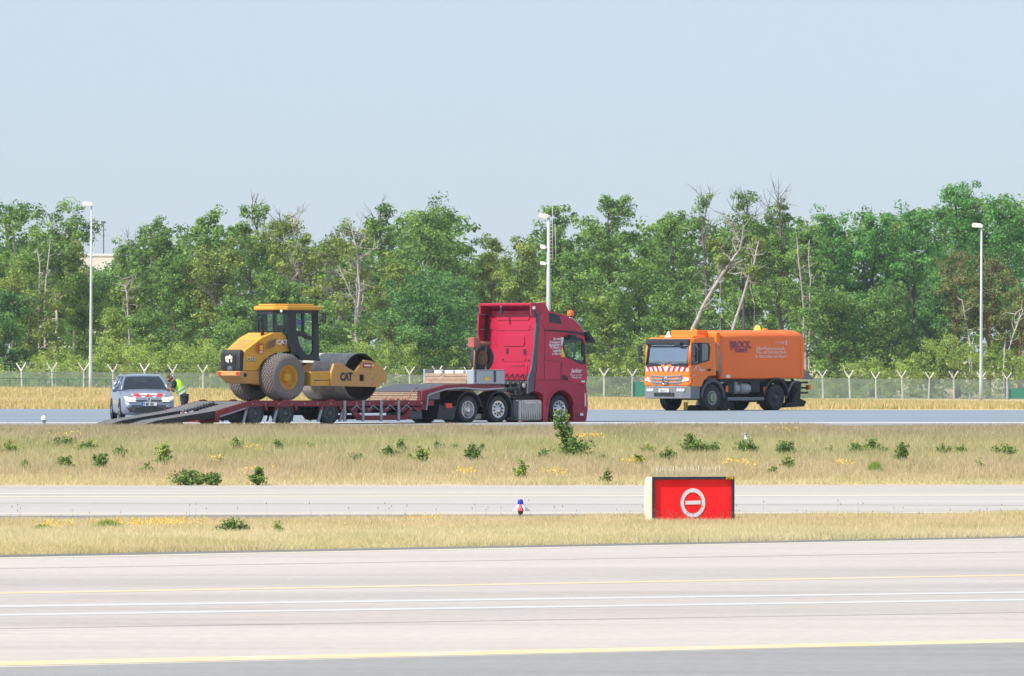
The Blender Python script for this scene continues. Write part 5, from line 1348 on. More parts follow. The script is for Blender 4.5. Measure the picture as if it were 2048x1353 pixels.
che = pp(355, 771); nec = pp(346.5, 763); hea = pp(342, 760.5); hc = pp(340, 757)
shL = nec + Vector((0.07, 0.19, -0.06)); shR = nec + Vector((0.03, -0.19, -0.07))
def leg(dy, dx):
    hp = pel + Vector((0.0, dy, -0.06)); kn = Vector((pel.x + dx * .5 - .02, pel.y + dy * 1.1, 0.50)); an = Vector((pel.x + dx, pel.y + dy * 1.2, 0.10)); to = an + Vector((-0.18, -0.02, -0.055))
    return hp, kn, an, to
hl = leg(.12, .10); hr_ = leg(-.12, -.04)
elR = pp(347, 781, -.2); haR = pp(340, 773.5, -.25); elL = pp(341, 781, .35); haL = pp(336, 779, .3)
ch = [[(pel, .125), (pel.lerp(che, .5), (.13, .12)), (che, (.15, .13)), (nec, .075), (hea, .07)],
      [(che, .14), (shR, .062), (elR, .045), (haR, .032)], [(che, .14), (shL, .062), (elL, .045), (haL, .032)],
      [(pel, .12), (hl[0], .10), (hl[1], .07), (hl[2], .05)], [(pel, .12), (hr_[0], .10), (hr_[1], .07), (hr_[2], .05)]]
for ha, el in ((haR, elR), (haL, elL)):
    d = (ha - el).normalized(); a = d.cross(Vector((0, 1, 0))).normalized(); palm = ha + d * .05; ch.append([(ha, .032), (palm, (.036, .02))])
    for k, Lk in enumerate((.062, .072, .068, .052)):
        b0 = palm + a * (-.03 + .02 * k) * 0.9 + Vector((0, -.004 * k, 0)); ch.append([(palm, .02), (b0 + d * .02, .009), (b0 + d * (.02 + Lk * .5), .0085), (b0 + d * (.015 + Lk * .8) + Vector((0, -.02, -.01)), .008)])
    ch.append([(ha, .03), (ha + a * .035 + d * .02, .011), (ha + a * .05 + d * .05, .009)])
person = skin('person', ch, 'skin')
tag(person, 'person in a yellow high visibility vest leaning on the car window', 'person')
# head with face, built as a shaped surface and joined under the body
def headmesh():
    m = MB(); rows = []; N = 20; M = 14
    fwd = Vector((-0.86, -0.42, -0.28)).normalized(); up = Vector((-0.22, -0.1, 0.97)); up = (up - fwd * up.dot(fwd)).normalized(); sd = fwd.cross(up)
    for j in range(M + 1):
        ph = -pi / 2 + pi * j / M; row = []
        for i in range(N):
            th = 2 * pi * i / N; f = cos(ph) * cos(th); s = cos(ph) * sin(th); u = sin(ph)
            F = f * .098; S = s * .076 * (1 - .18 * max(0, -u)); U = u * .118
            if f > .8 and -.25 < u < .12: F += .022 * (1 - abs(s) * 4) if abs(s) < .25 else 0      # nose
            if f > .6 and .1 < u < .3 and .25 < abs(s) < .55: F -= .010                            # eye sockets
            if f > .7 and -.62 < u < -.42 and abs(s) < .45: F += .006                              # mouth
            if abs(s) > .93 and -.2 < u < .3: S += .014 * (1 if s > 0 else -1)                     # ears
            if f > .5 and u < -.7: F += .015
            row.append(hc + fwd * F + sd * S + up * U)
        rows.append(row)
    m.grid(rows, close=True)
    dg = bpy.context.evaluated_depsgraph_get(); bpy.context.view_layer.update(); em_ = bpy.data.meshes.new_from_object(person.evaluated_get(dg))
    b3 = MB(); b3.v = [tuple(v.co) for v in em_.vertices]; b3.f = [list(p.vertices) for p in em_.polygons]; b3.mi = [0] * len(b3.f); b3.sm = [True] * len(b3.f)
    k0 = len(b3.v); b3.v += [tuple(v) for v in m.v]; b3.f += [[k0 + i for i in f] for f in m.f]; b3.mi += [0] * len(m.f); b3.sm += [True] * len(m.f)
    tmp = b3.build('tmp', 'skin', fixn=False); person.modifiers.clear(); person.data = tmp.data; bpy.data.objects.remove(tmp); person.data.name = 'person'; o = person
    m = MB(); rows = []
    for j in range(9):
        ph = .05 + (pi / 2 - .05) * j / 8; rows.append([hc + fwd * (cos(ph) * cos(t) * .106 - .012) + sd * cos(ph) * sin(t) * .083 + up * (sin(ph) * .128 + .0 - (.05 if cos(t) < 0 else -.02) * cos(ph)) for t in np.linspace(0, 2 * pi, 21)[:-1]])
    m.grid(rows, close=True); m.build('hair', 'hair', o)
    m = MB()
    rows = []
    for j in range(6):
        u = -.028 - .018 * j; rows.append([hc + fwd * (.10 * cos(t) * (1 - .05 * j) + .004) + sd * .078 * sin(t) * (1 - .08 * j) + up * u for t in np.linspace(-1.3, 1.3, 13)])
    m.grid(rows[2:]); m.build('beard', 'hair', o)
headmesh()
vest = skin('vest', [[(pel + Vector((0.0, 0, 0.02)), (.185, .185)), (pel.lerp(che, .5), (.205, .20)), (che, (.225, .215)), (nec.lerp(che, .45), (.17, .19)), (nec.lerp(che, .05), (.10, .12))]], 'hivis', person)
m = skin('shirt', [[(nec.lerp(che, .3), .12), (shR, .095), (shR.lerp(elR, .75), .066)], [(nec.lerp(che, .3), .12), (shL, .095), (shL.lerp(elL, .75), .066)]], 'navy_cloth', person)
trs = skin('trousers', [[(pel, .14), (hl[0], .115), (hl[1], .09), (hl[2], .07)], [(pel, .14), (hr_[0], .115), (hr_[1], .09), (hr_[2], .07)]], 'navy_cloth', person)
for q in (hl, hr_):
    skin('shoe', [[(q[2] + Vector((.04, 0, -.04)), .05), (q[2] + Vector((-.06, 0, -.05)), .048), (q[3], .04)]], 'black_plastic', person, 1)
ax = (che - pel).normalized(); bx_ = ax.cross(Vector((0, 1, 0))).normalized()
for k, u in enumerate((.30, .62)):
    c = pel.lerp(che, u); m = MB(); R_ = .192
    rows = [[c + ax * (dz) + bx_ * (R_ + .012) * cos(t) + Vector((0, 1, 0)) * (R_ + .012) * sin(t) for t in np.linspace(0, 2 * pi, 25)[:-1]] for dz in (-.03, .03)]
    m.grid(rows, close=True); m.build('reflective_band', 'reflective_tape', vest)
# ================================================================== AIRFIELD SIGN
X_, Y_, Z_ = hit(1388, 1047)
SGN = Veh('airfield_sign', 'red no entry airfield sign with a white ring and bar, black frame and bird spikes', 'sign', 1386, Y_, 0, radians(14), z=-1.15)
r = SGN.root; Wd = 0.855; Hh = 0.93; Dp = 0.36
m = MB()
cr = [(-Wd, -.02)] + [(-Wd - .012 - 0.10 * sin(pi * t / 12) ** 0.7, -.02 + Dp * t / 12) for t in range(1, 12)] + [(-Wd, Dp)]
m.bx(-Wd + .012, Wd - .012, 0.02, Dp, -.12, Hh - .01); m.build('housing', 'sign_cream', r, bevel=.01)
m = MB()   # curved cream end piece on the left
end = []
for j, z in enumerate((-.12, -.02, .05, .2, .5, .78, .88, .925)):
    dd = {0: .01, 1: .03, 2: .05, 3: .065, 4: .07, 5: .065, 6: .045, 7: .01}[j]
    end.append([(-Wd + .0, -.01, z), (-Wd - dd, .015, z), (-Wd - dd, Dp - .04, z), (-Wd, Dp, z)])
m.grid(end, smooth=False); e0 = end[0]; m.add(e0, [(0, 1, 2, 3)]); m.add(end[-1], [(0, 1, 2, 3)])
m.build('end_cap', 'sign_cream', r, bevel=.008)
outer = [(-Wd, -.12), (Wd, -.12), (Wd, Hh), (-Wd, Hh)]; inner = [(-Wd + .055, -.05), (Wd - .055, -.05), (Wd - .055, Hh - .058), (-Wd + .055, Hh - .058)]
m = MB(); m.plate(outer, [inner], -.035, .02); m.build('frame', 'sign_frame', r, bevel=.006)
m = MB(); m.plate(inner, [], .012, .018); fc = m.build('face', 'sign_red', r)
cxs, czs, rx, rz = 0.0, 0.405, 0.255, 0.292
m = MB(); m.plate([(cxs + rx * cos(t), czs + rz * sin(t)) for t in np.linspace(0, 2 * pi, 49)[:-1]], [[(cxs + (rx - .068) * cos(t), czs + (rz - .078) * sin(t)) for t in np.linspace(0, 2 * pi, 49)[:-1]]], .004, .011)
m.build('ring', 'sign_white', fc)
m = MB(); m.plate([(cxs - .155, czs - .033), (cxs + .16, czs - .027), (cxs + .162, czs + .050), (cxs - .155, czs + .040)], [], .004, .011); m.build('bar', 'sign_white', fc)
m = MB(); m.bx(Wd - .175, Wd - .03, -.042, -.036, Hh - .052, Hh - .004); lb = m.build('maker_tag', 'sticker_yellow', r)
text_mesh('lettering', '0060.2', .036, 'lettering_black', lb, (Wd - .165, -.045, Hh - .042), (radians(90), 0, 0))
m = MB(); rnd = random.Random(8)
for k in range(27):
    x = -Wd + .04 + k * (Wd * 2 - .25) / 26
    for y in (.06, .2):
        m.tube([(x, y, Hh - .01), (x + rnd.uniform(-.03, .03), y + rnd.uniform(-.04, .04), Hh + rnd.uniform(.17, .25))], .0035, 4)
m.bx(-Wd + .02, Wd - .18, .05, .07, Hh - .01, Hh + .004)
m.build('bird_spikes', 'spike_steel', r)
m = MB()
for x in (-.6, .6): m.tube([(x, .15, -.3), (x, .15, .0)], .04, 8)
m.bx(-Wd - .1, Wd + .1, -.1, .5, -.2, .0)
m.build('base', 'concrete_post', r)

# ================================================================== BLUE TAXIWAY LIGHT
x_, y_, z_ = hit(1041, 1033)
o = empty('taxiway_light', (x_, y_, z_), 0, 'blue taxiway edge light on a red and white cone skirt beside the middle taxiway', 'airfield light')
m = MB(); m.lathe([(.03, -.0), (.045, -.05), (.06, -.12), (.055, -.13), (.001, -.13)], (0, 0, 0), 1, 14, 'z'); m.build('stem', 'rust', o)
N = 8
for k in range(N):
    m = MB(); a0 = 2 * pi * k / N - pi / 2 - pi / N; a1 = a0 + 2 * pi / N
    rows = [[(rr * cos(t), rr * sin(t), z) for t in np.linspace(a0, a1, 5)] for rr, z in ((.19, .115), (.065, .245), (.055, .25))]
    m.grid(rows); q = m.build('skirt_panel', 'skirt_red' if k % 2 == 0 else 'skirt_white', o); q.modifiers.new('s', 'SOLIDIFY').thickness = .004
m = MB(); m.lathe([(.066, -.245), (.062, -.29), (.052, -.335), (.035, -.355), (.001, -.36)], (0, 0, 0), 1, 20, 'z'); m.build('lens', 'lens_blue', o)
x_, y_, z_ = hit(88, 848)
o = empty('edge_light', (x_, y_, z_), 0, 'small pale dome light on a stubby post at the left end of the grass field', 'airfield light')
m = MB(); m.lathe([(.06, 0), (.05, -.08), (.08, -.10), (.08, -.13)], (0, 0, .0), 1, 12, 'z'); m.build('post', 'grey_trim', o)
m = MB(); m.lathe([(.085, -.13), (.09, -.19), (.06, -.25), (.001, -.27)], (0, 0, 0), 1, 14, 'z'); m.build('dome', 'white_plastic', o)
x_, y_, z_ = hit(1491, 906)
o = empty('marker_post', (x_, y_, z_), 0, 'thin grey marker post standing in front of a green shrub in the grass', 'post')
m = MB(); m.tube([(0, 0, 0), (0, 0, .52)], .035, 10); m.tube([(0, 0, .52), (0, 0, .56)], .04, 10); m.build('post', 'galvanised', o)
m = MB(); m.bx(-.04, .04, -.045, -.036, .36, .44); m.build('reflector', 'lettering_white', o)

# ================================================================== PERIMETER FENCE
def fence_pt(px):
    # fence runs slightly away towards the right
    inv = 24.2 + (20.8 - 24.2) * (px - 0) / 2048.0     # px per metre
    D = FOC / inv; return D * (px - 1024) / FOC, D
base_l = lambda px: 789 + (800 - 789) * px / 2048
def fz(px):
    X, D = fence_pt(px); return HC + D * (YH - base_l(px)) / FOC
fence = empty('perimeter_fence', (*fence_pt(1024), fz(1024)), 0, 'long grey chain link fence on concrete posts with Y shaped tops before the wood', 'fence')
f0 = Vector(fence.location)
posts_px = [-16, 44, 105, 167, 227, 287, 347, 406, 466, 526, 585, 644, 703, 761, 819, 877, 935, 992, 1049, 1104, 1159] + [1208, 1265, 1320, 1375, 1430, 1484, 1538, 1592, 1646, 1700, 1752, 1805, 1857, 1908, 1962, 2014, 2066]
hp = MB(); hp.prism([(-.07, -.3), (.07, -.3), (.065, 1.9), (-.065, 1.9)], -.06, .06)
for s in (-1, 1): hp.plate([(s * .00, 1.80), (s * .07, 1.86), (s * .42, 2.42), (s * .47, 2.52), (s * .36, 2.52), (s * .33, 2.42), (s * -.03, 1.93)], [], -.05, .05)
post0 = None
rnd = random.Random(12)
for i, px in enumerate(posts_px):
    X, D = fence_pt(px); 
    if post0 is None: post0 = hp.build('post', 'concrete_post', fence, bevel=.015); o = post0
    else: o = bpy.data.objects.new('post', post0.data); COL.objects.link(o); o.parent = fence; mo = o.modifiers.new('bevel', 'BEVEL'); mo.width = .015
    o.location = (X - f0.x, D - f0.y, fz(px) - f0.z + .12); o.rotation_euler = (0, radians(rnd.uniform(-2.8, 2.8)), radians(rnd.uniform(-20, 20)))
    sc_ = rnd.uniform(.97, 1.03); o.scale = (sc_, 1, sc_)
# an odd tilted post
mt_, nt, b = newmat('chain_link')
out_ = nt.nodes['Material Output']; tr = nd(nt, 'ShaderNodeBsdfTransparent'); df = nd(nt, 'ShaderNodeBsdfDiffuse'); df.inputs[0].default_value = (.50, .58, .58, 1)
mx = nd(nt, 'ShaderNodeMixShader'); g = nd(nt, 'ShaderNodeNewGeometry').outputs['Position']
nt.links.new(ramp(nt, noise(nt, mapping(nt, g, (.25, 1, 2.0)), 1.0, 5, .7), [(.3, (.36,) * 3), (.7, (.56,) * 3)]), mx.inputs[0]); nt.links.new(tr.outputs[0], mx.inputs[1]); nt.links.new(df.outputs[0], mx.inputs[2]); nt.links.new(mx.outputs[0], out_.inputs[0])
m = MB(); rows = [[], []]
for px in range(-40, 2101, 20):
    X, D = fence_pt(px); z = fz(px)
    rows[0].append((X - f0.x, D - f0.y - .08, z - f0.z)); rows[1].append((X - f0.x, D - f0.y - .08, z + 1.86 + .02 * sin(px * .05) - f0.z))
m.grid(rows); m.build('mesh_panel', 'chain_link', fence, fixn=False)
m = MB()
for h in (1.88,):
    m.tube([(fence_pt(px)[0] - f0.x, fence_pt(px)[1] - f0.y - .09, fz(px) + h + .02 * sin(px * .05) - f0.z) for px in range(-40, 2101, 20)], .025, 5, caps=False)
m.build('top_wire', 'galvanised', fence)
m = MB()
for s in (-1, 1):
    for (dx, h) in ((.2, 2.15), (.33, 2.36), (.45, 2.58)):
        m.tube([(fence_pt(px)[0] - f0.x, fence_pt(px)[1] - f0.y + s * .02, fz(px) + h - f0.z) for px in range(-40, 2101, 60)], .006, 4, caps=False)
m.build('barbed_wire', 'galvanised', fence)
# green fences in front of it on the left, and green netting boxes
def green_fence(name, pxs, dD, z0, z1, label, netted=False):
    X0, D0 = fence_pt(pxs[0]); o = empty(name, (X0, D0 + dD, fz(pxs[0])), 0, label, 'fence' if not netted else 'netting'); P = []
    for px in pxs:
        X, D = fence_pt(px); D += dD; P.append((D * (px - 1024) / FOC - X0, D - D0 - dD, fz(px) - fz(pxs[0])))
    for p in P:
        m = MB(); m.bx(p[0] - .04, p[0] + .04, p[1] - .04, p[1] + .04, p[2] - .3 + 0, p[2] + z1 + .04); m.build('post', 'green_paint', o)
    m = MB()
    for a, b_ in zip(P[:-1], P[1:]):
        m.tube([(a[0], a[1], a[2] + z1), (b_[0], b_[1], b_[2] + z1)], .03, 5)
        n_ = max(2, int((b_[0] - a[0]) / .18))
        for k in range(1, n_):
            u = k / n_; x = a[0] + (b_[0] - a[0]) * u; y = a[1] + (b_[1] - a[1]) * u; m.tube([(x, y, a[2] + z0), (x, y, a[2] + z1)], .008 if not netted else .02, 3, caps=False)
        for h in np.arange(z0 + .1, z1, .25 if not netted else .1): m.tube([(a[0], a[1], a[2] + h), (b_[0], b_[1], b_[2] + h)], .008 if not netted else .02, 3, caps=False)
        if netted: m.bx(a[0] + .02, b_[0] - .02, a[1] + .05, a[1] + .12, a[2] + z0, a[2] + z1)
    m.build('grid_panel', 'green_paint', o)
green_fence('green_fence', [-12, 20, 52, 78, 108, 136, 170, 212, 240], -14, .1, 1.35, 'low green wire fence in front of the grey perimeter fence on the far left')
green_fence('green_netting', [1266, 1292], -10, .15, 1.45, 'green netting panel beside the front of the orange sweeper', True)
green_fence('green_netting', [2018, 2050], -10, .15, 1.1, 'green netting panel by the fence at the right edge of the photo', True)

# ================================================================== LAMP POSTS
def lamp_post(top, base, D, r0, r1, label, heads):
    Xb, Xt = D * (base[0] - 1024) / FOC, D * (top[0] - 1024) / FOC
    zb_ = HC + D * (YH - base[1]) / FOC; zt_ = HC + D * (YH - top[1]) / FOC
    zg_ = ground_z(Xb, D) - .1
    o = empty('street_lamp', (Xb, D, zg_), 0, label, 'lamp post'); dx = Xt - Xb; h = zt_ - zg_
    m = MB(); m.tube([(0, 0, 0), (dx * .1, 0, h * .12), (dx * .5, 0, h * .5), (dx, 0, h)], [r0 * 1.15, r0, (r0 + r1) / 2, r1], 12); m.build('pole', 'lamp_steel', o)
    for (hx, hy, w, hh, arm) in heads:
        x = D * (hx - 1024) / FOC - Xb; z = HC + D * (YH - hy) / FOC - zg_; ww = w * D / FOC; h2 = hh * D / FOC
        m = MB(); m.tube([(dx * (z / h), 0, z - h2 * .3), (x + ww * .3, 0, z)], .05, 8); am = m.build('arm', 'lamp_steel', o)
        m = MB(); m.plate([(x - ww / 2, z + h2 * .12), (x - ww / 2 + .08, z - h2 * .35), (x + ww * .4, z - h2 * .45), (x + ww / 2, z - h2 * .05), (x + ww * .3, z + h2 * .3), (x - ww * .35, z + h2 * .45)], [], -.22, .22); m.build('lamp_head', 'lamp_white', am, bevel=.05)
    return o
lamp_post((183, 406), (181, 790), 560, .14, .06, 'tall thin grey lamp post above the wood behind the silver car', [(176, 408, 22, 10, 1)])
o = lamp_post((1097, 430), (1097, 792), 555, .22, .11, 'thick grey mast with three lamp heads rising behind the red tractor truck', [(1088, 432, 22, 10, 1), (1086, 494, 13, 11, 1), (1086, 527, 13, 9, 1)])
D = 555; kx = D / FOC
m = MB(); zz = lambda py: HC + D * (YH - py) / FOC - o.location.z; xx = lambda px: (px - 1097) * kx
m.tube([(xx(1098), 0, zz(452)), (xx(1110), 0, zz(448)), (xx(1112), 0, zz(525))], .035, 6)
for k in range(12): z = zz(440 + k * 7); m.tube([(xx(1098), -.1, z), (xx(1105), -.1, z)], .02, 4)
m.tube([(xx(1105), -.1, zz(415)), (xx(1105), -.1, zz(525))], .025, 6); m.build('ladder', 'lamp_steel', o)
lamp_post((1963, 452), (1962, 801), 640, .15, .08, 'slim lamp post with a single white head among the trees at the right', [(1955, 451, 23, 11, 1)])

# ================================================================== FAR BUILDINGS AND MAST
def at(px, py, D): return Vector((D * (px - 1024) / FOC, D, HC + D * (YH - py) / FOC))
D = 1400
a = at(150, 524, D); b2 = at(228, 512, D)
o = empty('hangar_building', (a.x, D, -3), 0, 'pale beige flat roofed building showing through the gap in the wood', 'building')
m = MB(); m.bx(-3.0, b2.x - a.x, 0, 30, 0, b2.z + 3); m.build('wall', 'building_beige', o)
m = MB(); m.bx(-3.2, b2.x - a.x + .2, -.2, 30.2, b2.z + 3.004, b2.z + 3.4); m.build('roof', 'building_white', o)
m = MB(); m.bx(b2.x - a.x + .2, b2.x - a.x + 2.4, 1, 20, 0, b2.z + 2.4); m.build('annex', 'grey_trim', o)
a = at(48, 515, D); b2 = at(64, 504, D)
o = empty('far_building', (a.x, D, -3), 0, 'small white building corner seen between the pale trunks on the left', 'building')
m = MB(); m.bx(0, b2.x - a.x, 0, 12, 0, b2.z + 3); m.build('wall', 'building_white', o)
m = MB(); m.bx(-.1, b2.x - a.x + .1, -.1, 12.1, b2.z + 3.004, b2.z + 3.3); m.build('roof', 'building_white', o)
a = at(207, 507, D + 10); b2 = at(207, 443, D + 10)
o = empty('radio_mast', (a.x, D + 10, 0), 0, 'thin distant mast sticking up behind the beige building', 'mast')
m = MB(); m.tube([(0, 0, 0), (0, 0, b2.z)], .14, 6); m.build('pole', 'dark_grey_trim', o)
m = MB(); m.bx(-.45, .45, -.2, .2, b2.z - .4, b2.z); m.bx(-.2, .2, -.2, .2, b2.z - 3.0, b2.z - 2.7); m.build('antenna', 'dark_grey_trim', o)
# ================================================================== VEGETATION
def leafmat(name, c_dark, c_mid, c_light, trans=0.30, rough=0.6):
    m, nt, b = newmat(name)
    out_ = nt.nodes['Material Output']; nt.nodes.remove(b)
    at_ = nd(nt, 'ShaderNodeAttribute'); at_.attribute_name = 'tone'
    g = nd(nt, 'ShaderNodeNewGeometry').outputs['Position']
    n = noise(nt, g, 0.35, 3, 0.6)
    ad = nd(nt, 'ShaderNodeMath', operation='MULTIPLY_ADD'); nt.links.new(n, ad.inputs[0]); ad.inputs[1].default_value = 0.8
    sb = nd(nt, 'ShaderNodeMath', operation='SUBTRACT'); nt.links.new(at_.outputs['Fac'], sb.inputs[0]); sb.inputs[1].default_value = 0.4
    nt.links.new(sb.outputs[0], ad.inputs[2])
    c = ramp(nt, ad.outputs[0], [(0.1, c_dark), (0.5, c_mid), (0.9, c_light)])
    d = nd(nt, 'ShaderNodeBsdfDiffuse'); t = nd(nt, 'ShaderNodeBsdfTranslucent'); mx = nd(nt, 'ShaderNodeMixShader'); mx.inputs[0].default_value = trans
    nt.links.new(c, d.inputs[0]); nt.links.new(c, t.inputs[0]); nt.links.new(d.outputs[0], mx.inputs[1]); nt.links.new(t.outputs[0], mx.inputs[2])
    nt.links.new(mx.outputs[0], out_.inputs[0]); return m
leafmat('leaf_green', (0.089, 0.166, 0.043), (0.171, 0.299, 0.080), (0.297, 0.459, 0.123))
leafmat('leaf_olive', (0.135, 0.185, 0.048), (0.240, 0.322, 0.082), (0.382, 0.467, 0.126))
leafmat('leaf_fresh', (0.072, 0.185, 0.047), (0.128, 0.320, 0.087), (0.230, 0.497, 0.134))
leafmat('leaf_deep', (0.073, 0.161, 0.057), (0.125, 0.263, 0.085), (0.220, 0.398, 0.125))
leafmat('leaf_lime', (0.161, 0.230, 0.052), (0.270, 0.380, 0.086), (0.391, 0.506, 0.138))
leafmat('leaf_pine', (.12, .15, .050), (.20, .235, .085), (.30, .32, .13))
leafmat('leaf_shrub', (.085, .15, .04), (.15, .25, .06), (.24, .35, .09))
surf('bark_dark', (.075, .062, .055), 0.9, dirt=.5, dirtcol=(.12, .10, .09), scale=2)
surf('bark_grey', (.17, .145, .13), 0.9, dirt=.5, dirtcol=(.10, .08, .07), scale=2)
surf('bark_pale', (.46, .41, .38), 0.9, dirt=.7, dirtcol=(.20, .16, .14), scale=1.5)
surf('bark_white', (.62, .60, .57), 0.9, dirt=.5, dirtcol=(.16, .14, .13), scale=3)
surf('bark_red', (.33, .16, .10), 0.9, dirt=.5, dirtcol=(.16, .09, .07), scale=2)

def fast_mesh(name, V, k, tone, mat, parent=None, loc=None):
    """V: (n*k,3) vertices, k-sided faces in order, tone per face"""
    n = len(V) // k; me = bpy.data.meshes.new(name)
    me.vertices.add(n * k); me.vertices.foreach_set('co', np.ascontiguousarray(V, dtype=np.float32).ravel())
    me.loops.add(n * k); me.loops.foreach_set('vertex_index', np.arange(n * k, dtype=np.int32))
    me.polygons.add(n); me.polygons.foreach_set('loop_start', np.arange(0, n * k, k, dtype=np.int32)); me.polygons.foreach_set('loop_total', np.full(n, k, dtype=np.int32))
    a = me.attributes.new('tone', 'FLOAT', 'FACE'); a.data.foreach_set('value', tone.astype(np.float32))
    me.materials.append(MATS[mat]); me.update(calc_edges=True)
    o = bpy.data.objects.new(name, me); COL.objects.link(o)
    if parent is not None: o.parent = parent
    if loc is not None: o.location = loc
    return o
def leaf_quads(rng, C, R, n_each, size, tone_c, flat=0.0):
    """C (m,3) clump centres, R (m,) radii; returns verts, tones"""
    m = len(C); idx = np.repeat(np.arange(m), n_each); N = len(idx)
    d = rng.normal(size=(N, 3)); d /= np.linalg.norm(d, axis=1)[:, None]
    rr = R[idx] * (.25 + .75 * rng.random(N) ** 0.6)
    P = C[idx] + d * rr[:, None] * np.array([1, 1, .75])
    nrm = rng.normal(size=(N, 3)) * .62 + d * 1.25 + np.array([0, 0, .35]); nrm /= np.linalg.norm(nrm, axis=1)[:, None]
    u = np.cross(nrm, rng.normal(size=(N, 3))); u /= np.linalg.norm(u, axis=1)[:, None]; v = np.cross(nrm, u)
    s = size * (0.6 + 0.8 * rng.random(N)); a = u * s[:, None] * .5; b = v * s[:, None] * .32
    V = np.stack([P - a, P - b * 1.0 + a * .1, P + a, P + b + a * .1], axis=1).reshape(-1, 3)
    return V, np.clip(tone_c[idx] + rng.normal(size=N) * .13, 0, 1)
def rot_about(v, ax, ang): return Matrix.Rotation(ang, 3, ax) @ v
def tree_parts(rng, h, w, p):
    """returns branch MB, clump centres, radii"""
    mb = MB(); C = []; Rr = []
    cb = p.get('cb', .25); nl = p.get('limbs', 16); lean = p.get('lean', 0.0); tr = p.get('tr', h * .014)
    nt_ = p.get('stems', 1); bare = p.get('bare', 0.0)
    for s in range(nt_):
        ang = rng.uniform(0, 2 * pi); off = 0 if nt_ == 1 else w * .06
        pts = []; n = 8; x = off * cos(ang); y = off * sin(ang); hh = h * (1 if s == 0 else rng.uniform(.75, .95))
        dx = lean * h + (0 if nt_ == 1 else w * .22 * cos(ang)); dy = (0 if nt_ == 1 else w * .15 * sin(ang)); wob = p.get('wob', .015) * h
        for i in range(n + 1):
            u = i / n; pts.append(Vector((x + dx * u ** 1.3 + (rng.normal() * wob * u if i else 0), y + dy * u + (rng.normal() * wob * u if i else 0), hh * .95 * u)))
        rs = [tr * (1.25 - 1.1 * (i / n) ** .8) * (1 if nt_ == 1 else .75) for i in range(n + 1)]; rs = [max(q, .03) for q in rs]
        mb.tube(pts, rs, 7, caps=False)
        for L in range(int(nl / nt_) + 1):
            u = cb + (.97 - cb) * (L + rng.random()) / (nl / nt_ + 1); k = min(n - 1, int(u * n)); q = pts[k].lerp(pts[k + 1], u * n - k)
            az = rng.uniform(0, 2 * pi); uu = (u - cb) / (1 - cb)
            prof = p.get('prof', 'round')
            if prof == 'round': wr = sqrt(max(.05, 1 - ((uu - .38) / .66) ** 2))
            elif prof == 'cone': wr = max(.08, 1 - uu * .95)
            elif prof == 'vase': wr = .45 + .55 * sin(pi * min(1, uu * .8 + .1))
            else: wr = .55 + .45 * (1 - abs(uu - .5) * 1.4)
            ln = w * .5 * wr * rng.uniform(.65, 1.12); el = radians(rng.uniform(*p.get('el', (10, 55)))) * (1 if prof != 'cone' else .3)
            d = Vector((cos(az) * cos(el), sin(az) * cos(el), sin(el))); lp = [q]; cur = q.copy(); m_ = 4
            for i in range(m_):
                d = (d + Vector(rng.normal(size=3)) * .22 + Vector((0, 0, .05))).normalized(); cur = cur + d * ln / m_; lp.append(cur.copy())
            r0 = max(.03, tr * .5 * (1 - u * .6)); mb.tube(lp, [r0, r0 * .8, r0 * .55, r0 * .35, .02], 5, caps=False)
            isbare = rng.random() < bare
            if isbare or bare > 0:
                for t in range(5 if isbare else 1):
                    a = lp[rng.integers(2, 5)]; dd = (d + Vector(rng.normal(size=3)) * .6 + Vector((0, 0, .5))).normalized(); e = a + dd * rng.uniform(.8, 2.2)
                    mb.tube([a, a.lerp(e, .5) + Vector(rng.normal(size=3)) * .1, e], [.035, .025, .012], 3, caps=False)
            if isbare: continue
            for t in range(p.get('sub', 5)):
                i = rng.integers(1, 5); a = lp[i]; dd = (d * .6 + Vector(rng.normal(size=3)) * .7 + Vector((0, 0, .15))).normalized(); e = a + dd * rng.uniform(.5, 1.6) * (w / 8) ** .5
                if t < 2: mb.tube([a, e], [.04, .02], 3, caps=False)
                C.append(tuple(e)); Rr.append(rng.uniform(.5, 1.15) * p.get('cr', 1.0) * (w / 8) ** .4)
            C.append(tuple(lp[-1])); Rr.append(rng.uniform(.5, .9) * p.get('cr', 1.0) * (w / 8) ** .4)
        if not bare: C.append(tuple(pts[-1])); Rr.append(.7 * p.get('cr', 1.0))
        if bare:
            for t in range(14):
                a = pts[rng.integers(5, n + 1)]; dd = (Vector(rng.normal(size=3)) * .45 + Vector((0, 0, 1))).normalized(); e = a + dd * rng.uniform(1.2, 3.2)
                mid = a.lerp(e, .5) + Vector(rng.normal(size=3)) * .15; mb.tube([a, mid, e], [.05, .03, .012], 3, caps=False)
                for q2 in range(3): e2 = mid + (dd + Vector(rng.normal(size=3)) * .5).normalized() * rng.uniform(.5, 1.3); mb.tube([mid, e2], [.02, .01], 3, caps=False)
    return mb, np.array(C) if C else np.zeros((1, 3)), np.array(Rr) if Rr else np.array([.3])
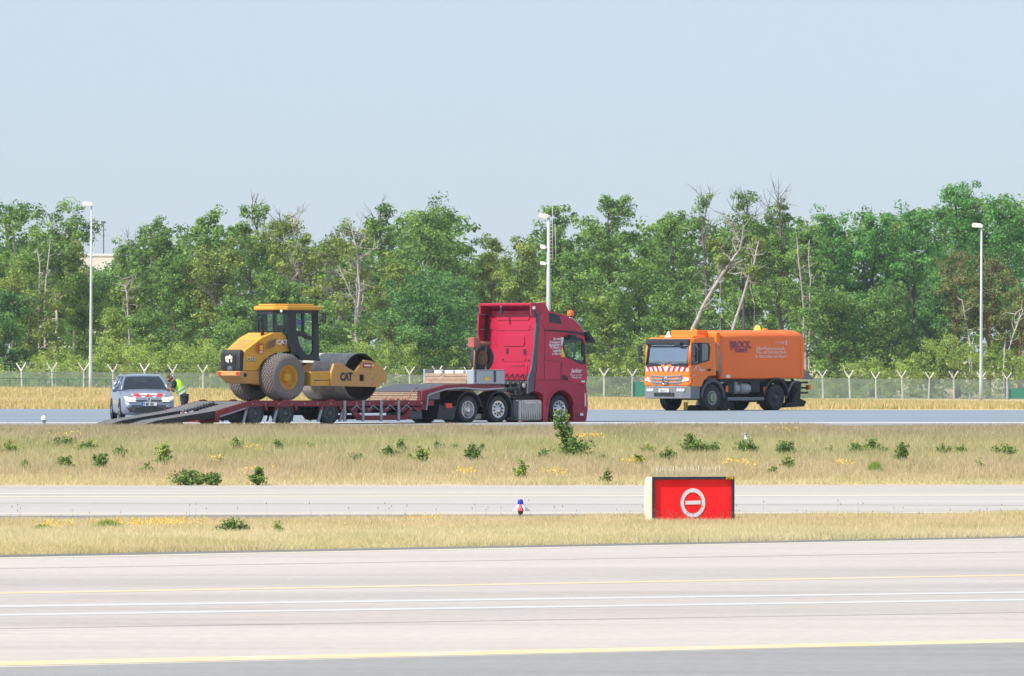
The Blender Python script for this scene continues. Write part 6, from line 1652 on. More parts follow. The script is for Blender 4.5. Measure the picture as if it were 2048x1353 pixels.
def traced_stems(D, X0, z0, lines, dy=0.0):
    mb = MB()
    for pts, ra, rb in lines:
        P = []; n = len(pts)
        for i, (a, b) in enumerate(pts): P.append(Vector(((D + dy) * (a - 1024) / FOC - X0, dy + .25 * sin(i * 2.1 + a), HC + (D + dy) * (YH - b) / FOC - z0)))
        mb.tube(P, [max(.02, .62 * (ra + (rb - ra) * i / (n - 1))) for i in range(n)], 7)
        rr_ = random.Random(int(X0 * 10) + len(pts))
        for i in range(1, n):
            for q in range(3):
                a = P[i - 1].lerp(P[i], rr_.random()); e = a + Vector((rr_.gauss(0, 1), rr_.gauss(0, .6), rr_.uniform(-.2, 1.2))).normalized() * rr_.uniform(.5, 1.8); md = a.lerp(e, .5) + Vector((rr_.gauss(0, .12), 0, rr_.gauss(0, .12)))
                mb.tube([a, md, e], [.04, .03, .012], 4, caps=False)
    return mb
def tree(seed, px, ptop, wpx, D, leaf, bark, label, name='broadleaf_tree', n=66, size=.245, base=None, group='trees of the wood behind the fence', cat='tree', **p):
    rng = np.random.default_rng(seed); X = D * (px - 1024) / FOC; z0 = ground_z(X, D) - .2
    h = HC + D * (YH - ptop) / FOC - z0; w = 1.22 * wpx * D / FOC
    mb, C, R = tree_parts(rng, h, w, p)
    C = C[C[:, 2] < h * 1.02] if False else C
    tone = np.clip(.5 + rng.normal(size=len(C)) * .2, .05, .95)
    V, T = leaf_quads(rng, C, R, n, size, tone)
    zmax = V[:, 2].max(); 
    o = empty(name, (X, D, z0), 0, label, cat, group)
    k = h / max(zmax, .1); k = min(1.15, max(.8, k))
    if p.get('trace'):
        m2 = traced_stems(D, X, z0, p['trace'], dy=p.get('dy', -w * .30)); m3 = m2.build('trunk', bark, o, fixn=False)
    tk = mb.build('trunk' if not p.get('trace') else 'limb', p.get('bark2', bark), o, fixn=False); tk.scale = (1, 1, k)
    cr = fast_mesh('crown', V, 4, T, leaf, o); cr.scale = (1, 1, k)
    return o

T_ = [
 # seed, px, top, width, D, leaf, bark, label, params
 (1, 28, 398, 120, 660, 'leaf_green', 'bark_grey', 'tall open tree at the far left edge, its crown cut by the frame', dict(limbs=22, cb=.3)),
 (2, 112, 393, 130, 650, 'leaf_green', 'bark_pale', 'tall tree with two pale trunks left of the first lamp post, wide ragged crown', dict(stems=2, limbs=26, cb=.48, tr=.16, trace=[([(78, 700), (78, 613), (79, 560), (80, 528), (74, 500)], .17, .08), ([(90, 700), (89, 616), (92, 557), (97, 519), (100, 480)], .19, .08)])),
 (3, 150, 450, 80, 690, 'leaf_olive', 'bark_grey', 'thin side tree reaching right into the sky gap by the first lamp post', dict(limbs=14, cb=.45)),
 (4, 60, 520, 120, 640, 'leaf_olive', 'bark_grey', 'lower olive tree beneath the tall pale trunked pair on the left', dict(limbs=20, cb=.12)),
 (5, 8, 575, 95, 632, 'leaf_deep', 'bark_dark', 'very dark rounded tree low at the left edge behind the fence', dict(limbs=26, cb=.05, cr=1.1)),
 (6, 200, 522, 100, 700, 'leaf_deep', 'bark_grey', 'low bluish green tree closing the gap under the beige building', dict(limbs=22, cb=.1)),
 (7, 170, 560, 80, 655, 'leaf_green', 'bark_dark', 'dull green tree directly behind the first lamp post', dict(limbs=18, cb=.15)),
 (8, 258, 470, 85, 672, 'leaf_green', 'bark_grey', 'tree with wispy top at the right side of the sky gap', dict(limbs=18, cb=.2, bare=.15)),
 (9, 252, 560, 60, 640, 'leaf_olive', 'bark_pale', 'pale forked dying trunk standing behind the silver car', dict(limbs=8, cb=.5, tr=.1, trace=[([(261, 760), (260, 687), (257, 646), (255, 610), (254, 587), (248, 568), (242, 557)], .2, .05), ([(254, 587), (262, 576), (264, 560)], .10, .04), ([(257, 650), (251, 625), (245, 610)], .12, .05)])),
 (10, 305, 428, 110, 670, 'leaf_green', 'bark_grey', 'broad green tree above the roof of the silver car', dict(limbs=24, cb=.15)),
 (11, 350, 500, 110, 650, 'leaf_green', 'bark_dark', 'bushy mid height tree between the car and the yellow roller', dict(limbs=24, cb=.08)),
 (12, 412, 408, 78, 668, 'leaf_green', 'bark_dark', 'narrow tall tree whose pointed top stands out left of the roller cab', dict(limbs=20, cb=.3, prof='col')),
 (13, 436, 470, 120, 648, 'leaf_olive', 'bark_dark', 'tree with a dark crooked trunk showing above the roller hood', dict(limbs=20, cb=.42, wob=.03, tr=.2, trace=[([(446, 740), (443, 702), (440, 655), (437, 625), (426, 596), (399, 572), (378, 560)], .26, .08), ([(428, 600), (424, 565), (423, 530)], .15, .06), ([(445, 690), (458, 655), (464, 620)], .12, .05)])),
 (14, 503, 402, 90, 672, 'leaf_green', 'bark_grey', 'tall loose tree above the roller cab with leaves thinning to the top', dict(limbs=20, cb=.25, bare=.1)),
 (15, 560, 425, 95, 668, 'leaf_olive', 'bark_grey', 'half bare tree with dead twigs over the roller cab roof', dict(limbs=20, cb=.25, bare=.4)),
 (16, 610, 440, 90, 664, 'leaf_olive', 'bark_pale', 'thin tree with pale limbs right of the half bare one above the roller drum', dict(limbs=18, cb=.25, bare=.35, stems=2)),
 (17, 560, 540, 110, 650, 'leaf_green', 'bark_grey', 'lower green tree directly behind the roller cab', dict(limbs=22, cb=.1)),
 (18, 668, 470, 90, 660, 'leaf_olive', 'bark_grey', 'leaning tree with forked grey trunk behind the roller drum', dict(limbs=8, cb=.5, bare=.2, tr=.1, trace=[([(716, 720), (705, 664), (684, 634), (669, 611), (654, 584), (646, 555)], .26, .08), ([(663, 600), (666, 570), (654, 545), (648, 528), (640, 505)], .14, .05), ([(684, 634), (676, 600), (690, 575)], .10, .04)])),
 (19, 712, 435, 100, 655, 'leaf_olive', 'bark_pale', 'twisted mostly dead tree with a bare forked trunk between drum and red cab', dict(limbs=10, cb=.55, bare=.5, tr=.1, trace=[([(714, 740), (713, 655), (716, 616), (720, 580), (716, 545), (716, 522), (713, 498), (705, 466), (700, 450)], .28, .05), ([(716, 522), (730, 510), (746, 501), (758, 492)], .12, .04), ([(710, 610), (708, 598), (700, 586), (690, 560), (684, 547)], .15, .05), ([(713, 640), (726, 600), (727, 560)], .13, .05), ([(714, 500), (728, 478), (733, 455)], .09, .03)])),
 (20, 765, 405, 70, 676, 'leaf_green', 'bark_grey', 'slender tree with bare twigs beside the highest crown of the middle', dict(limbs=18, cb=.35, bare=.5)),
 (21, 860, 380, 185, 668, 'leaf_green', 'bark_dark', 'biggest broad crown in the middle, left of the red truck, rising above its neighbours', dict(limbs=38, cb=.4, tr=.3)),
 (22, 850, 552, 215, 640, 'leaf_deep', 'bark_dark', 'dense dark round tree low in the middle behind the timber boards', dict(limbs=52, cb=.03, cr=1.1)),
 (23, 905, 540, 110, 648, 'leaf_deep', 'bark_dark', 'dark flank tree at the right of the dense round one by the red cab', dict(limbs=26, cb=.06)),
 (24, 985, 465, 90, 672, 'leaf_olive', 'bark_grey', 'pale sparse tree right of the highest middle crown', dict(limbs=20, cb=.2)),
 (25, 1035, 470, 85, 665, 'leaf_olive', 'bark_grey', 'yellowish tree directly left of the thick mast', dict(limbs=20, cb=.15)),
 (26, 1118, 408, 78, 678, 'leaf_green', 'bark_dark', 'tall tree behind the head of the thick mast', dict(limbs=20, cb=.25)),
 (27, 1150, 500, 100, 660, 'leaf_green', 'bark_dark', 'full green tree behind the roof beacon of the red truck', dict(limbs=22, cb=.1)),
 (28, 1222, 386, 108, 690, 'leaf_green', 'bark_dark', 'high tree with tufted top between the red truck and the sweeper', dict(limbs=26, cb=.3)),
 (29, 1205, 590, 90, 668, 'leaf_lime', 'bark_grey', 'yellow green young tree in front of the wood right of the red cab', dict(limbs=16, cb=.08, prof='cone')),
 (30, 1275, 480, 100, 684, 'leaf_green', 'bark_dark', 'rounded tree above the front of the sweeper cab', dict(limbs=24, cb=.1)),
 (31, 1342, 420, 110, 700, 'leaf_green', 'bark_dark', 'even domed tree above the windscreen of the sweeper', dict(limbs=26, cb=.2)),
 (32, 1340, 560, 110, 680, 'leaf_green', 'bark_dark', 'lower leafy tree right behind the sweeper cab', dict(limbs=24, cb=.08)),
 (33, 1412, 385, 66, 706, 'leaf_green', 'bark_grey', 'nearly leafless tree with fine twigs against the sky above the sweeper tank', dict(limbs=16, cb=.4, bare=.75)),
 (34, 1440, 470, 60, 676, 'leaf_olive', 'bark_pale', 'pale dead trunk leaning right above the sweeper cab', dict(limbs=5, cb=.75, tr=.08, trace=[([(1380, 700), (1385, 659), (1395, 639), (1403, 619), (1420, 589), (1438, 559), (1455, 533), (1463, 523)], .36, .18), ([(1463, 523), (1470, 512), (1480, 501), (1483, 486), (1473, 473), (1467, 460), (1469, 450), (1455, 443), (1440, 428)], .20, .07), ([(1463, 523), (1450, 506), (1439, 496)], .15, .05), ([(1480, 501), (1485, 470), (1484, 455)], .12, .05), ([(1455, 533), (1475, 526), (1492, 518)], .14, .06), ([(1440, 556), (1436, 540), (1434, 530)], .12, .05), ([(1403, 619), (1412, 612), (1420, 604)], .12, .05), ([(1475, 506), (1466, 490), (1464, 478)], .12, .04)])),
 (35, 1508, 470, 50, 675, 'leaf_olive', 'bark_pale', 'second pale leaning trunk, forked, above the middle of the sweeper tank', dict(limbs=5, cb=.75, tr=.08, trace=[([(1458, 700), (1465, 661), (1473, 634), (1483, 606), (1490, 581), (1498, 551), (1508, 531), (1512, 506), (1518, 481)], .26, .10), ([(1496, 556), (1484, 545), (1470, 549), (1455, 546)], .16, .05), ([(1508, 531), (1494, 538), (1486, 540)], .12, .05), ([(1510, 520), (1502, 500), (1506, 487)], .10, .04)])),
 (36, 1500, 378, 120, 708, 'leaf_green', 'bark_dark', 'dark tree with ragged twiggy top above the sweeper tank', dict(limbs=26, cb=.45, bare=.35, tr=.2, trace=[([(1487, 700), (1488, 640), (1487, 600), (1487, 556), (1494, 521), (1498, 480)], .26, .12)], dy=-30)),
 (37, 1560, 395, 90, 708, 'leaf_green', 'bark_grey', 'tall tree with dry twigs above the lit beacon of the sweeper', dict(limbs=22, cb=.35, bare=.35)),
 (38, 1500, 560, 120, 684, 'leaf_green', 'bark_dark', 'leafy undergrowth tree just over the sweeper tank', dict(limbs=26, cb=.08)),
 (39, 1612, 430, 100, 704, 'leaf_green', 'bark_pale', 'tree with two thin pale stems over the rear of the sweeper', dict(limbs=24, cb=.4, tr=.14, trace=[([(1602, 560), (1597, 520), (1594, 475)], .14, .07), ([(1620, 555), (1617, 515), (1619, 480)], .12, .06), ([(1606, 740), (1608, 620), (1602, 560)], .16, .12), ([(1618, 740), (1620, 625), (1620, 580), (1623, 548)], .16, .10)], dy=-3)),
 (40, 1668, 406, 95, 712, 'leaf_fresh', 'bark_dark', 'bright green tree with a small peaked top right of the sweeper', dict(limbs=26, cb=.2)),
 (41, 1660, 560, 130, 696, 'leaf_green', 'bark_dark', 'low spreading tree behind the fence just right of the sweeper', dict(limbs=28, cb=.06)),
 (42, 1745, 412, 115, 712, 'leaf_fresh', 'bark_dark', 'full bright green tree in the right part of the wood', dict(limbs=32, cb=.15)),
 (43, 1825, 398, 115, 712, 'leaf_fresh', 'bark_dark', 'dense fresh green tree left of the tallest right hand crown', dict(limbs=34, cb=.15)),
 (44, 1780, 560, 130, 696, 'leaf_green', 'bark_dark', 'dense lower tree mid way between sweeper and the right lamp post', dict(limbs=30, cb=.05)),
 (45, 1915, 360, 130, 720, 'leaf_fresh', 'bark_dark', 'tallest tree of the right side, crown top above the right lamp post', dict(limbs=38, cb=.3)),
 (46, 2015, 384, 120, 720, 'leaf_fresh', 'bark_dark', 'big green tree filling the upper right corner of the wood', dict(limbs=36, cb=.2)),
 (47, 1862, 560, 100, 700, 'leaf_deep', 'bark_dark', 'deep green tree left of the reddish pines', dict(limbs=26, cb=.08)),
 (48, 1912, 498, 78, 700, 'leaf_pine', 'bark_red', 'brownish pine with a straight red trunk left of the right lamp post', dict(trace=[([(1918, 760), (1915, 715), (1909, 648), (1906, 590)], .16, .09)], limbs=16, cb=.50, tr=.2, prof='col', el=(-5, 25), size=.22, n=46)),
 (49, 1978, 510, 84, 702, 'leaf_pine', 'bark_red', 'brownish pine directly right of the right lamp post', dict(trace=[([(1977, 760), (1979, 715), (1982, 630), (1986, 585)], .16, .09), ([(1980, 650), (1972, 636), (1966, 628)], .06, .03)], limbs=18, cb=.50, tr=.2, prof='col', el=(-5, 25), size=.22, n=46)),
 (50, 2040, 530, 80, 700, 'leaf_pine', 'bark_red', 'brownish pine cut by the right edge of the photo', dict(limbs=16, cb=.42, tr=.2, prof='col', el=(-5, 25), size=.22, n=46)),
 (51, 1940, 590, 46, 696, 'leaf_pine', 'bark_white', 'slim white birch trunk between the first pine and the right lamp post', dict(limbs=6, cb=.7, tr=.07, el=(30, 65), trace=[([(1944, 760), (1943, 715), (1940, 684), (1933, 650), (1924, 600)], .13, .05), ([(1942, 700), (1948, 675), (1957, 655)], .08, .04)])),
 (52, 2008, 620, 40, 694, 'leaf_pine', 'bark_white', 'thin white birch stem among the pines near the right edge', dict(limbs=6, cb=.7, tr=.07, el=(30, 65), trace=[([(2007, 750), (2009, 700), (2013, 660)], .11, .06), ([(2018, 700), (2026, 670), (2038, 640), (2046, 620)], .10, .05), ([(2032, 655), (2028, 635), (2036, 622)], .06, .03)])),
 (53, 226, 610, 58, 632, 'leaf_lime', 'bark_dark', 'small yellow green conifer just right of the first lamp post', dict(limbs=20, cb=.08, prof='cone', el=(0, 20), size=.22, n=44)),
 (54, 1400, 600, 90, 684, 'leaf_green', 'bark_dark', 'short leafy tree at the foot of the pale leaning trunk', dict(limbs=18, cb=.05)),
 (55, 660, 600, 120, 642, 'leaf_green', 'bark_dark', 'low leafy tree right behind the roller drum', dict(limbs=24, cb=.05)),
 (56, 470, 590, 110, 640, 'leaf_green', 'bark_dark', 'low leafy tree right behind the roller hood', dict(limbs=24, cb=.05)),
 (57, 300, 610, 110, 636, 'leaf_green', 'bark_dark', 'low green tree straight above the car behind the fence', dict(limbs=24, cb=.04)),
 (58, 1090, 560, 110, 660, 'leaf_olive', 'bark_dark', 'green tree hidden half behind the roof of the red truck', dict(limbs=24, cb=.06)),
 (59, 780, 500, 90, 660, 'leaf_olive', 'bark_grey', 'light olive tree between the dead forked trunk and the biggest crown', dict(limbs=20, cb=.2)),
]
for (sd_, px, pt, w_, D_, lf_, bk_, lab, prm) in T_:
    kw_ = dict(prm); tree(sd_, px, pt, w_, D_, lf_, bk_, lab, name='pine_tree' if lf_ == 'leaf_pine' and bk_ == 'bark_red' else ('birch_tree' if bk_ == 'bark_white' else 'broadleaf_tree'), **kw_)

# the depth of the wood behind the front row reads as one mass
rng = np.random.default_rng(77); VV = []; TT = []
top_pts = [(-60, 470), (60, 480), (150, 540), (200, 560), (245, 540), (300, 470), (400, 470), (500, 460), (700, 500), (800, 450), (900, 440), (960, 510), (1050, 500), (1150, 450), (1250, 440), (1400, 450), (1550, 440), (1700, 440), (1850, 420), (1950, 400), (2110, 410)]
def topy(px): return float(np.interp(px, [a for a, b in top_pts], [b for a, b in top_pts]))
for row, D_ in enumerate((735, 760, 790)):
    for px in np.arange(-60, 2110, 46):
        px_ = px + rng.uniform(-18, 18); X = D_ * (px_ - 1024) / FOC; zt2 = HC + D_ * (YH - topy(px_) - rng.uniform(-12, 38)) / FOC
        hh = zt2 + 2; m_ = 34
        C = np.stack([X + rng.normal(size=m_) * 1.6, D_ + rng.normal(size=m_) * 1.8, -2 + hh * rng.random(m_) ** .75], 1); R = rng.uniform(.7, 1.4, m_)
        V, T = leaf_quads(rng, C, R, 34, .5, np.clip(.4 + rng.normal(size=m_) * .2, 0, 1)); VV.append(V); TT.append(T)
w_o = fast_mesh('distant_wood', np.concatenate(VV), 4, np.concatenate(TT), 'leaf_green'); tag(w_o, 'mass of trees filling the depth of the wood behind the front trees', 'wood', kind='stuff')

# undergrowth behind the fence: light shrubs in one continuous band
VV = []; TT = []
for px in np.arange(-60, 2110, 9):
    for k in range(2):
        px_ = px + rng.uniform(-6, 6); X, D_ = fence_pt(px_); D_ += rng.uniform(6, 26); X = D_ * (px_ - 1024) / FOC
        tp = 700 + 22 * sin(px * .012 + 1) + 12 * sin(px * .043) + rng.uniform(-12, 25) + (18 if px < 60 else 0) + (22 if 1500 < px < 1850 else 0); zt2 = HC + D_ * (YH - tp) / FOC; z0 = -2.0
        m_ = 7; C = np.stack([X + rng.normal(size=m_) * .5, D_ + rng.normal(size=m_) * .5, z0 + (zt2 - z0) * rng.random(m_) ** .7], 1)
        V, T = leaf_quads(rng, C, rng.uniform(.35, .7, m_), 40, .185, np.clip(.5 + rng.normal(size=m_) * .25, 0, 1)); VV.append(V); TT.append(T)
u_o = fast_mesh('undergrowth', np.concatenate(VV), 4, np.concatenate(TT), 'leaf_lime'); tag(u_o, 'band of light yellow green scrub growing along the back of the fence', 'undergrowth', kind='stuff')
# ================================================================== SHRUBS IN THE GRASS
def shrub(seed, px, pbase, wpx, hpx, label, leaf='leaf_shrub', size=.085, dens=1.0, stalk=0.0):
    rng = np.random.default_rng(seed); X, Y, z = hit(px, pbase + 5); s = FOC / Y; w = 1.05 * wpx / s; h = (hpx * .95 + 4) / s
    o = empty('shrub', (X, Y, z), 0, label, 'shrub', 'shrubs growing in the dry grass')
    n = max(7, int(9 * (wpx / 30 + hpx / 30) * dens)); mb = MB(); C = []
    for i in range(n):
        a = rng.uniform(0, 2 * pi); q = rng.random(); tip = Vector((cos(a) * w * .5 * q, sin(a) * w * .4 * q, h * rng.uniform(.45, 1.0) * (1 - .45 * q ** 2)))
        mid = tip * .5 + Vector((0, 0, h * .08)); mb.tube([(tip.x * .1, tip.y * .1, 0), mid, tip], [.012, .009, .004], 4, caps=False)
        for u in (.5, .75, 1.0): C.append(tuple(Vector((0, 0, 0)).lerp(tip, u)))
    C = np.array(C); R = rng.uniform(.05, .12, len(C)) * (.6 + w * .4)
    V, T = leaf_quads(rng, C, R * 1.45, 8, size * .85, np.clip(.5 + rng.normal(size=len(C)) * .22, 0, 1))
    mb.build('stem', 'bark_dark', o, fixn=False); fast_mesh('foliage', V, 4, T, leaf, o)
    return o
SH = [
 (20, 905, 40, 26, 'dull green shrub cut by the left edge of the grass field'), (126, 893, 66, 18, 'low bright green patch right of the field edge light'), (131, 934, 34, 24, 'small green clump low in the field below the edge light'),
 (174, 902, 44, 24, 'wide thin shrub left of the ramp tips in the grass'), (202, 936, 34, 36, 'pale green upright shrub below the tip of the far ramp'), (244, 914, 42, 22, 'ragged shrub in the grass below the front of the car'),
 (328, 934, 40, 50, 'tall dark green shrub in the grass below the near ramp'), (48, 940, 26, 26, 'thin brownish shrub near the left edge just above the taxiway'), (296, 946, 26, 20, 'small fresh green shrub just left of the widest left hand shrub'),
 (376, 967, 78, 30, 'widest left hand shrub touching the taxiway edge'), (425, 968, 46, 26, 'loose branching shrub at the taxiway edge right of the widest one'), (516, 966, 40, 36, 'thin tall weed with few leaves at the taxiway edge below the roller'),
 (473, 905, 30, 34, 'wispy weed below the rear wheel of the roller'), (557, 905, 24, 26, 'upright weed below the middle of the trailer axles'), (441, 932, 18, 20, 'tiny green weed left of centre in the field'),
 (620, 898, 26, 16, 'dull flat weed below the last trailer axle'), (706, 926, 56, 20, 'flat green patch in the field below the trailer side lattice'), (776, 915, 50, 22, 'low leafy shrub below the timber slope of the trailer'),
 (801, 908, 22, 34, 'thin stalky weed right of the low leafy shrub'), (840, 924, 44, 34, 'olive shrub below the gooseneck of the trailer'), (877, 902, 26, 22, 'small round shrub below the rear wheel of the red truck'),
 (911, 902, 22, 16, 'small weed below the gap between the red truck wheels'), (945, 922, 40, 36, 'bright green shrub in mid field below the red truck wheels'), (962, 904, 22, 18, 'little weed behind the bright green mid field shrub'),
 (1088, 918, 26, 20, 'small shrub left of the tall sapling'), (1043, 954, 34, 36, 'yellow green weed standing above the blue light'), (1150, 914, 78, 50, 'broad bushy shrub at the right foot of the tall sapling'),
 (1200, 922, 24, 16, 'small clump right of the broad bushy shrub'), (1212, 964, 24, 26, 'thin dry weed at the taxiway edge left of the red sign'), (1276, 932, 26, 22, 'small green shrub left above the red sign'), (1296, 908, 34, 20, 'dull shrub just left of the big shrub over the sign'),
 (1336, 922, 40, 26, 'leafy shrub above the left half of the red sign'), (1384, 910, 64, 50, 'big green shrub standing above the middle of the red sign'), (1424, 908, 40, 28, 'loose shrub at the right flank of the big one above the sign'),
 (1493, 905, 50, 28, 'rounded green shrub behind the grey marker post'), (1570, 912, 56, 34, 'green shrub with spreading top right of the marker post'), (1578, 938, 36, 28, 'brownish low shrub in front of the spreading top one'),
 (1656, 908, 20, 22, 'faint little weed alone in the right part of the field'), (1712, 908, 34, 26, 'dark green shrub left in the pair below the right fence'), (1746, 903, 50, 26, 'wider shrub with a raised shoot right in the pair'), (1768, 910, 20, 14, 'tiny shrub just right of the pair'),
 (1804, 926, 30, 48, 'tall narrow shrub right of the pair in the right part of the field'), (1884, 908, 38, 20, 'low olive shrub below the right lamp post'), (1921, 908, 30, 18, 'second low olive shrub right of the one below the lamp post'),
 (2006, 912, 60, 26, 'wide dark shrub at the right edge of the field'), (1959, 938, 24, 20, 'small reddish weed near the right edge above the taxiway'), (1545, 948, 20, 16, 'bright small weed right above the corner of the sign'),
 (463, 1062, 72, 26, 'dark leafy shrub lying in the near grass strip'), (556, 1064, 20, 22, 'small reddish weed in the near strip right of the dark leafy shrub'),
]
for i, (px, pb, w_, h_, lab) in enumerate(SH):
    near = pb > 1000
    dry = any(q in lab for q in ('brownish', 'dry', 'reddish', 'wispy', 'faint', 'olive', 'dull', 'yellow'))
    shrub(100 + i, px, pb, w_, h_, lab, leaf='leaf_olive' if dry else ('leaf_lime' if 'green' in lab and i % 3 == 0 else 'leaf_shrub'), size=.055 if near else .085, dens=.7 if dry else 1.1)
# the sapling in front of the truck
rng = np.random.default_rng(5); X, Y, z = hit(1138, 912); s = FOC / Y
o = empty('sapling', (X, Y, z), 0, 'bright green leafy sapling rising in front of the red truck front wheel', 'sapling')
mb = MB(); C = []
tips = [(-20, 88), (-30, 72), (-8, 78), (-14, 60), (-26, 56), (2, 56), (-12, 44), (6, 40), (-20, 66), (-4, 66), (-2, 30), (8, 24), (-24, 80), (-10, 86), (-6, 20), (14, 16)]
for (a, b) in tips:
    t = Vector((a / s, rng.uniform(-.15, .15), b / s)); mb.tube([(0, 0, 0), (t.x * .35, t.y * .3, t.z * .5), t], [.02, .014, .005], 5, caps=False)
    for u in (.6, .8, 1.0): C.append((t.x * (.35 + .65 * (u - .5) / .5), t.y * u, t.z * u))
C = np.array(C); V, T = leaf_quads(rng, C, np.full(len(C), .15), 13, .10, np.clip(.62 + rng.normal(size=len(C)) * .25, 0, 1))
mb.build('stem', 'bark_dark', o, fixn=False); fast_mesh('foliage', V, 4, T, 'leaf_shrub', o)

# ================================================================== GRASS (stuff)
def grassmat(name, stops, patch, bands=None, trans=.5):
    m, nt, b = newmat(name); out_ = nt.nodes['Material Output']; nt.nodes.remove(b)
    at_ = nd(nt, 'ShaderNodeAttribute'); at_.attribute_name = 'tone'
    g = nd(nt, 'ShaderNodeNewGeometry').outputs['Position']
    n = noise(nt, mapping(nt, g, (1, .45, 0.0)), patch, 4, .6, .4)
    mm = nd(nt, 'ShaderNodeMath', operation='MULTIPLY_ADD'); nt.links.new(n, mm.inputs[0]); mm.inputs[1].default_value = 1.9
    sb = nd(nt, 'ShaderNodeMath', operation='MULTIPLY_ADD'); nt.links.new(at_.outputs['Fac'], sb.inputs[0]); sb.inputs[1].default_value = .62; sb.inputs[2].default_value = -.76
    nt.links.new(sb.outputs[0], mm.inputs[2]); c = ramp(nt, mm.outputs[0], stops)
    if bands:
        sx = nd(nt, 'ShaderNodeSeparateXYZ'); nt.links.new(g, sx.inputs[0])
        wv_ = nd(nt, 'ShaderNodeMath', operation='MULTIPLY_ADD'); nt.links.new(noise(nt, mapping(nt, g, (.12, .3, 0)), 1.0, 4, .6), wv_.inputs[0]); wv_.inputs[1].default_value = bands[2]; nt.links.new(sx.outputs[1], wv_.inputs[2])
        mr = nd(nt, 'ShaderNodeMapRange'); mr.inputs[1].default_value = bands[0] + bands[2] / 2; mr.inputs[2].default_value = bands[1] + bands[2] / 2; nt.links.new(wv_.outputs[0], mr.inputs[0])
        c2 = ramp(nt, mr.outputs[0], bands[3]); c = mixrgb(nt, bands[4], c, c2)
        c = c
    d = nd(nt, 'ShaderNodeBsdfDiffuse'); t = nd(nt, 'ShaderNodeBsdfTranslucent'); mx = nd(nt, 'ShaderNodeMixShader'); mx.inputs[0].default_value = trans
    nt.links.new(c, d.inputs[0]); nt.links.new(c, t.inputs[0]); nt.links.new(d.outputs[0], mx.inputs[1]); nt.links.new(t.outputs[0], mx.inputs[2]); nt.links.new(mx.outputs[0], out_.inputs[0])
STRAW = [(.05, (.30, .34, .11)), (.3, (.48, .47, .20)), (.5, (.70, .60, .35)), (.7, (.80, .68, .45)), (.95, (.68, .52, .40))]
grassmat('grass_field', STRAW, .45, bands=(184, 232, 9, [(0, (.84, .72, .44)), (.06, (.70, .56, .37)), (.18, (.66, .54, .35)), (.32, (.58, .54, .29)), (.48, (.53, .53, .26)), (.60, (.48, .41, .29)), (.82, (.41, .31, .27)), (.93, (.52, .43, .32)), (1, (.52, .51, .29))], .62))
grassmat('grass_near', STRAW, .5, bands=(118, 150, 1.2, [(0, (.66, .54, .30)), (.2, (.80, .70, .40)), (.45, (.88, .79, .52)), (.62, (.84, .68, .42)), (.8, (.80, .64, .42)), (1, (.88, .72, .40))], .6))
grassmat('grass_far', [(.05, (.34, .40, .14)), (.3, (.56, .49, .20)), (.55, (.78, .59, .29)), (.9, (.84, .66, .37))], .06)
nsd = np.random.default_rng(3)
def gz_np(X, Y): return np.array([ground_z(float(a), float(b)) for a, b in zip(X, Y)])
def vnoise(X, Y, sc, seed):
    r_ = np.random.default_rng(seed); G = r_.random((64, 64)); x = X / sc; y = Y / sc; xi = np.floor(x).astype(int); yi = np.floor(y).astype(int); fx = x - xi; fy = y - yi
    fx = fx * fx * (3 - 2 * fx); fy = fy * fy * (3 - 2 * fy); g = lambda a, b: G[a % 64, b % 64]
    return (g(xi, yi) * (1 - fx) + g(xi + 1, yi) * fx) * (1 - fy) + (g(xi, yi + 1) * (1 - fx) + g(xi + 1, yi + 1) * fx) * fy
def blades(name, n, region, h, w, mat, label, seed, tone_mu=.5, lean=.35, htap=None):
    r_ = np.random.default_rng(seed); X, Y = region(r_, n); n = len(X)
    # ground height from a coarse grid
    gy = np.linspace(Y.min() - 1, Y.max() + 1, 120); gu = np.linspace(-.11, .11, 30)
    GZ = np.array([[ground_z(u * y, y) for u in gu] for y in gy]); iy = (Y - gy[0]) / (gy[1] - gy[0]); iu = np.clip((X / Y - gu[0]) / (gu[1] - gu[0]), 0, 28.999)
    a = np.clip(iy.astype(int), 0, 118); b = iu.astype(int); fa = iy - a; fb = iu - b
    Z = (GZ[a, b] * (1 - fa) + GZ[a + 1, b] * fa) * (1 - fb) + (GZ[a, b + 1] * (1 - fa) + GZ[a + 1, b + 1] * fa) * fb
    hv = h * (1 if htap is None else np.interp(Y, *htap)) * (.2 + .8 * vnoise(X, Y, 2.2, seed + 1) + .45 * vnoise(X, Y, .7, seed + 4)) * (.5 + .8 * r_.random(n)); az = r_.uniform(0, 2 * pi, n); la = r_.uniform(0, 2 * pi, n); ll = hv * lean * r_.random(n)
    wx_ = np.cos(az * .35 - .3) * w * .5 * (.6 + .8 * r_.random(n)); wy_ = np.sin(az) * w * .3
    P = np.stack([X, Y, Z - .02], 1); V = np.empty((n, 3, 3)); V[:, 0] = P - np.stack([wx_, wy_, 0 * X], 1); V[:, 1] = P + np.stack([wx_, wy_, 0 * X], 1); V[:, 2] = P + np.stack([ll * np.cos(la), ll * np.sin(la), hv], 1)
    o = fast_mesh(name, V.reshape(-1, 3), 3, np.clip(tone_mu + r_.normal(size=n) * .30, 0, 1), mat); tag(o, label, 'grass', kind='stuff'); return o
def line_xy(pa, pb):
    a = hit(*pa)[:2]; b = hit(*pb)[:2]; return a, b
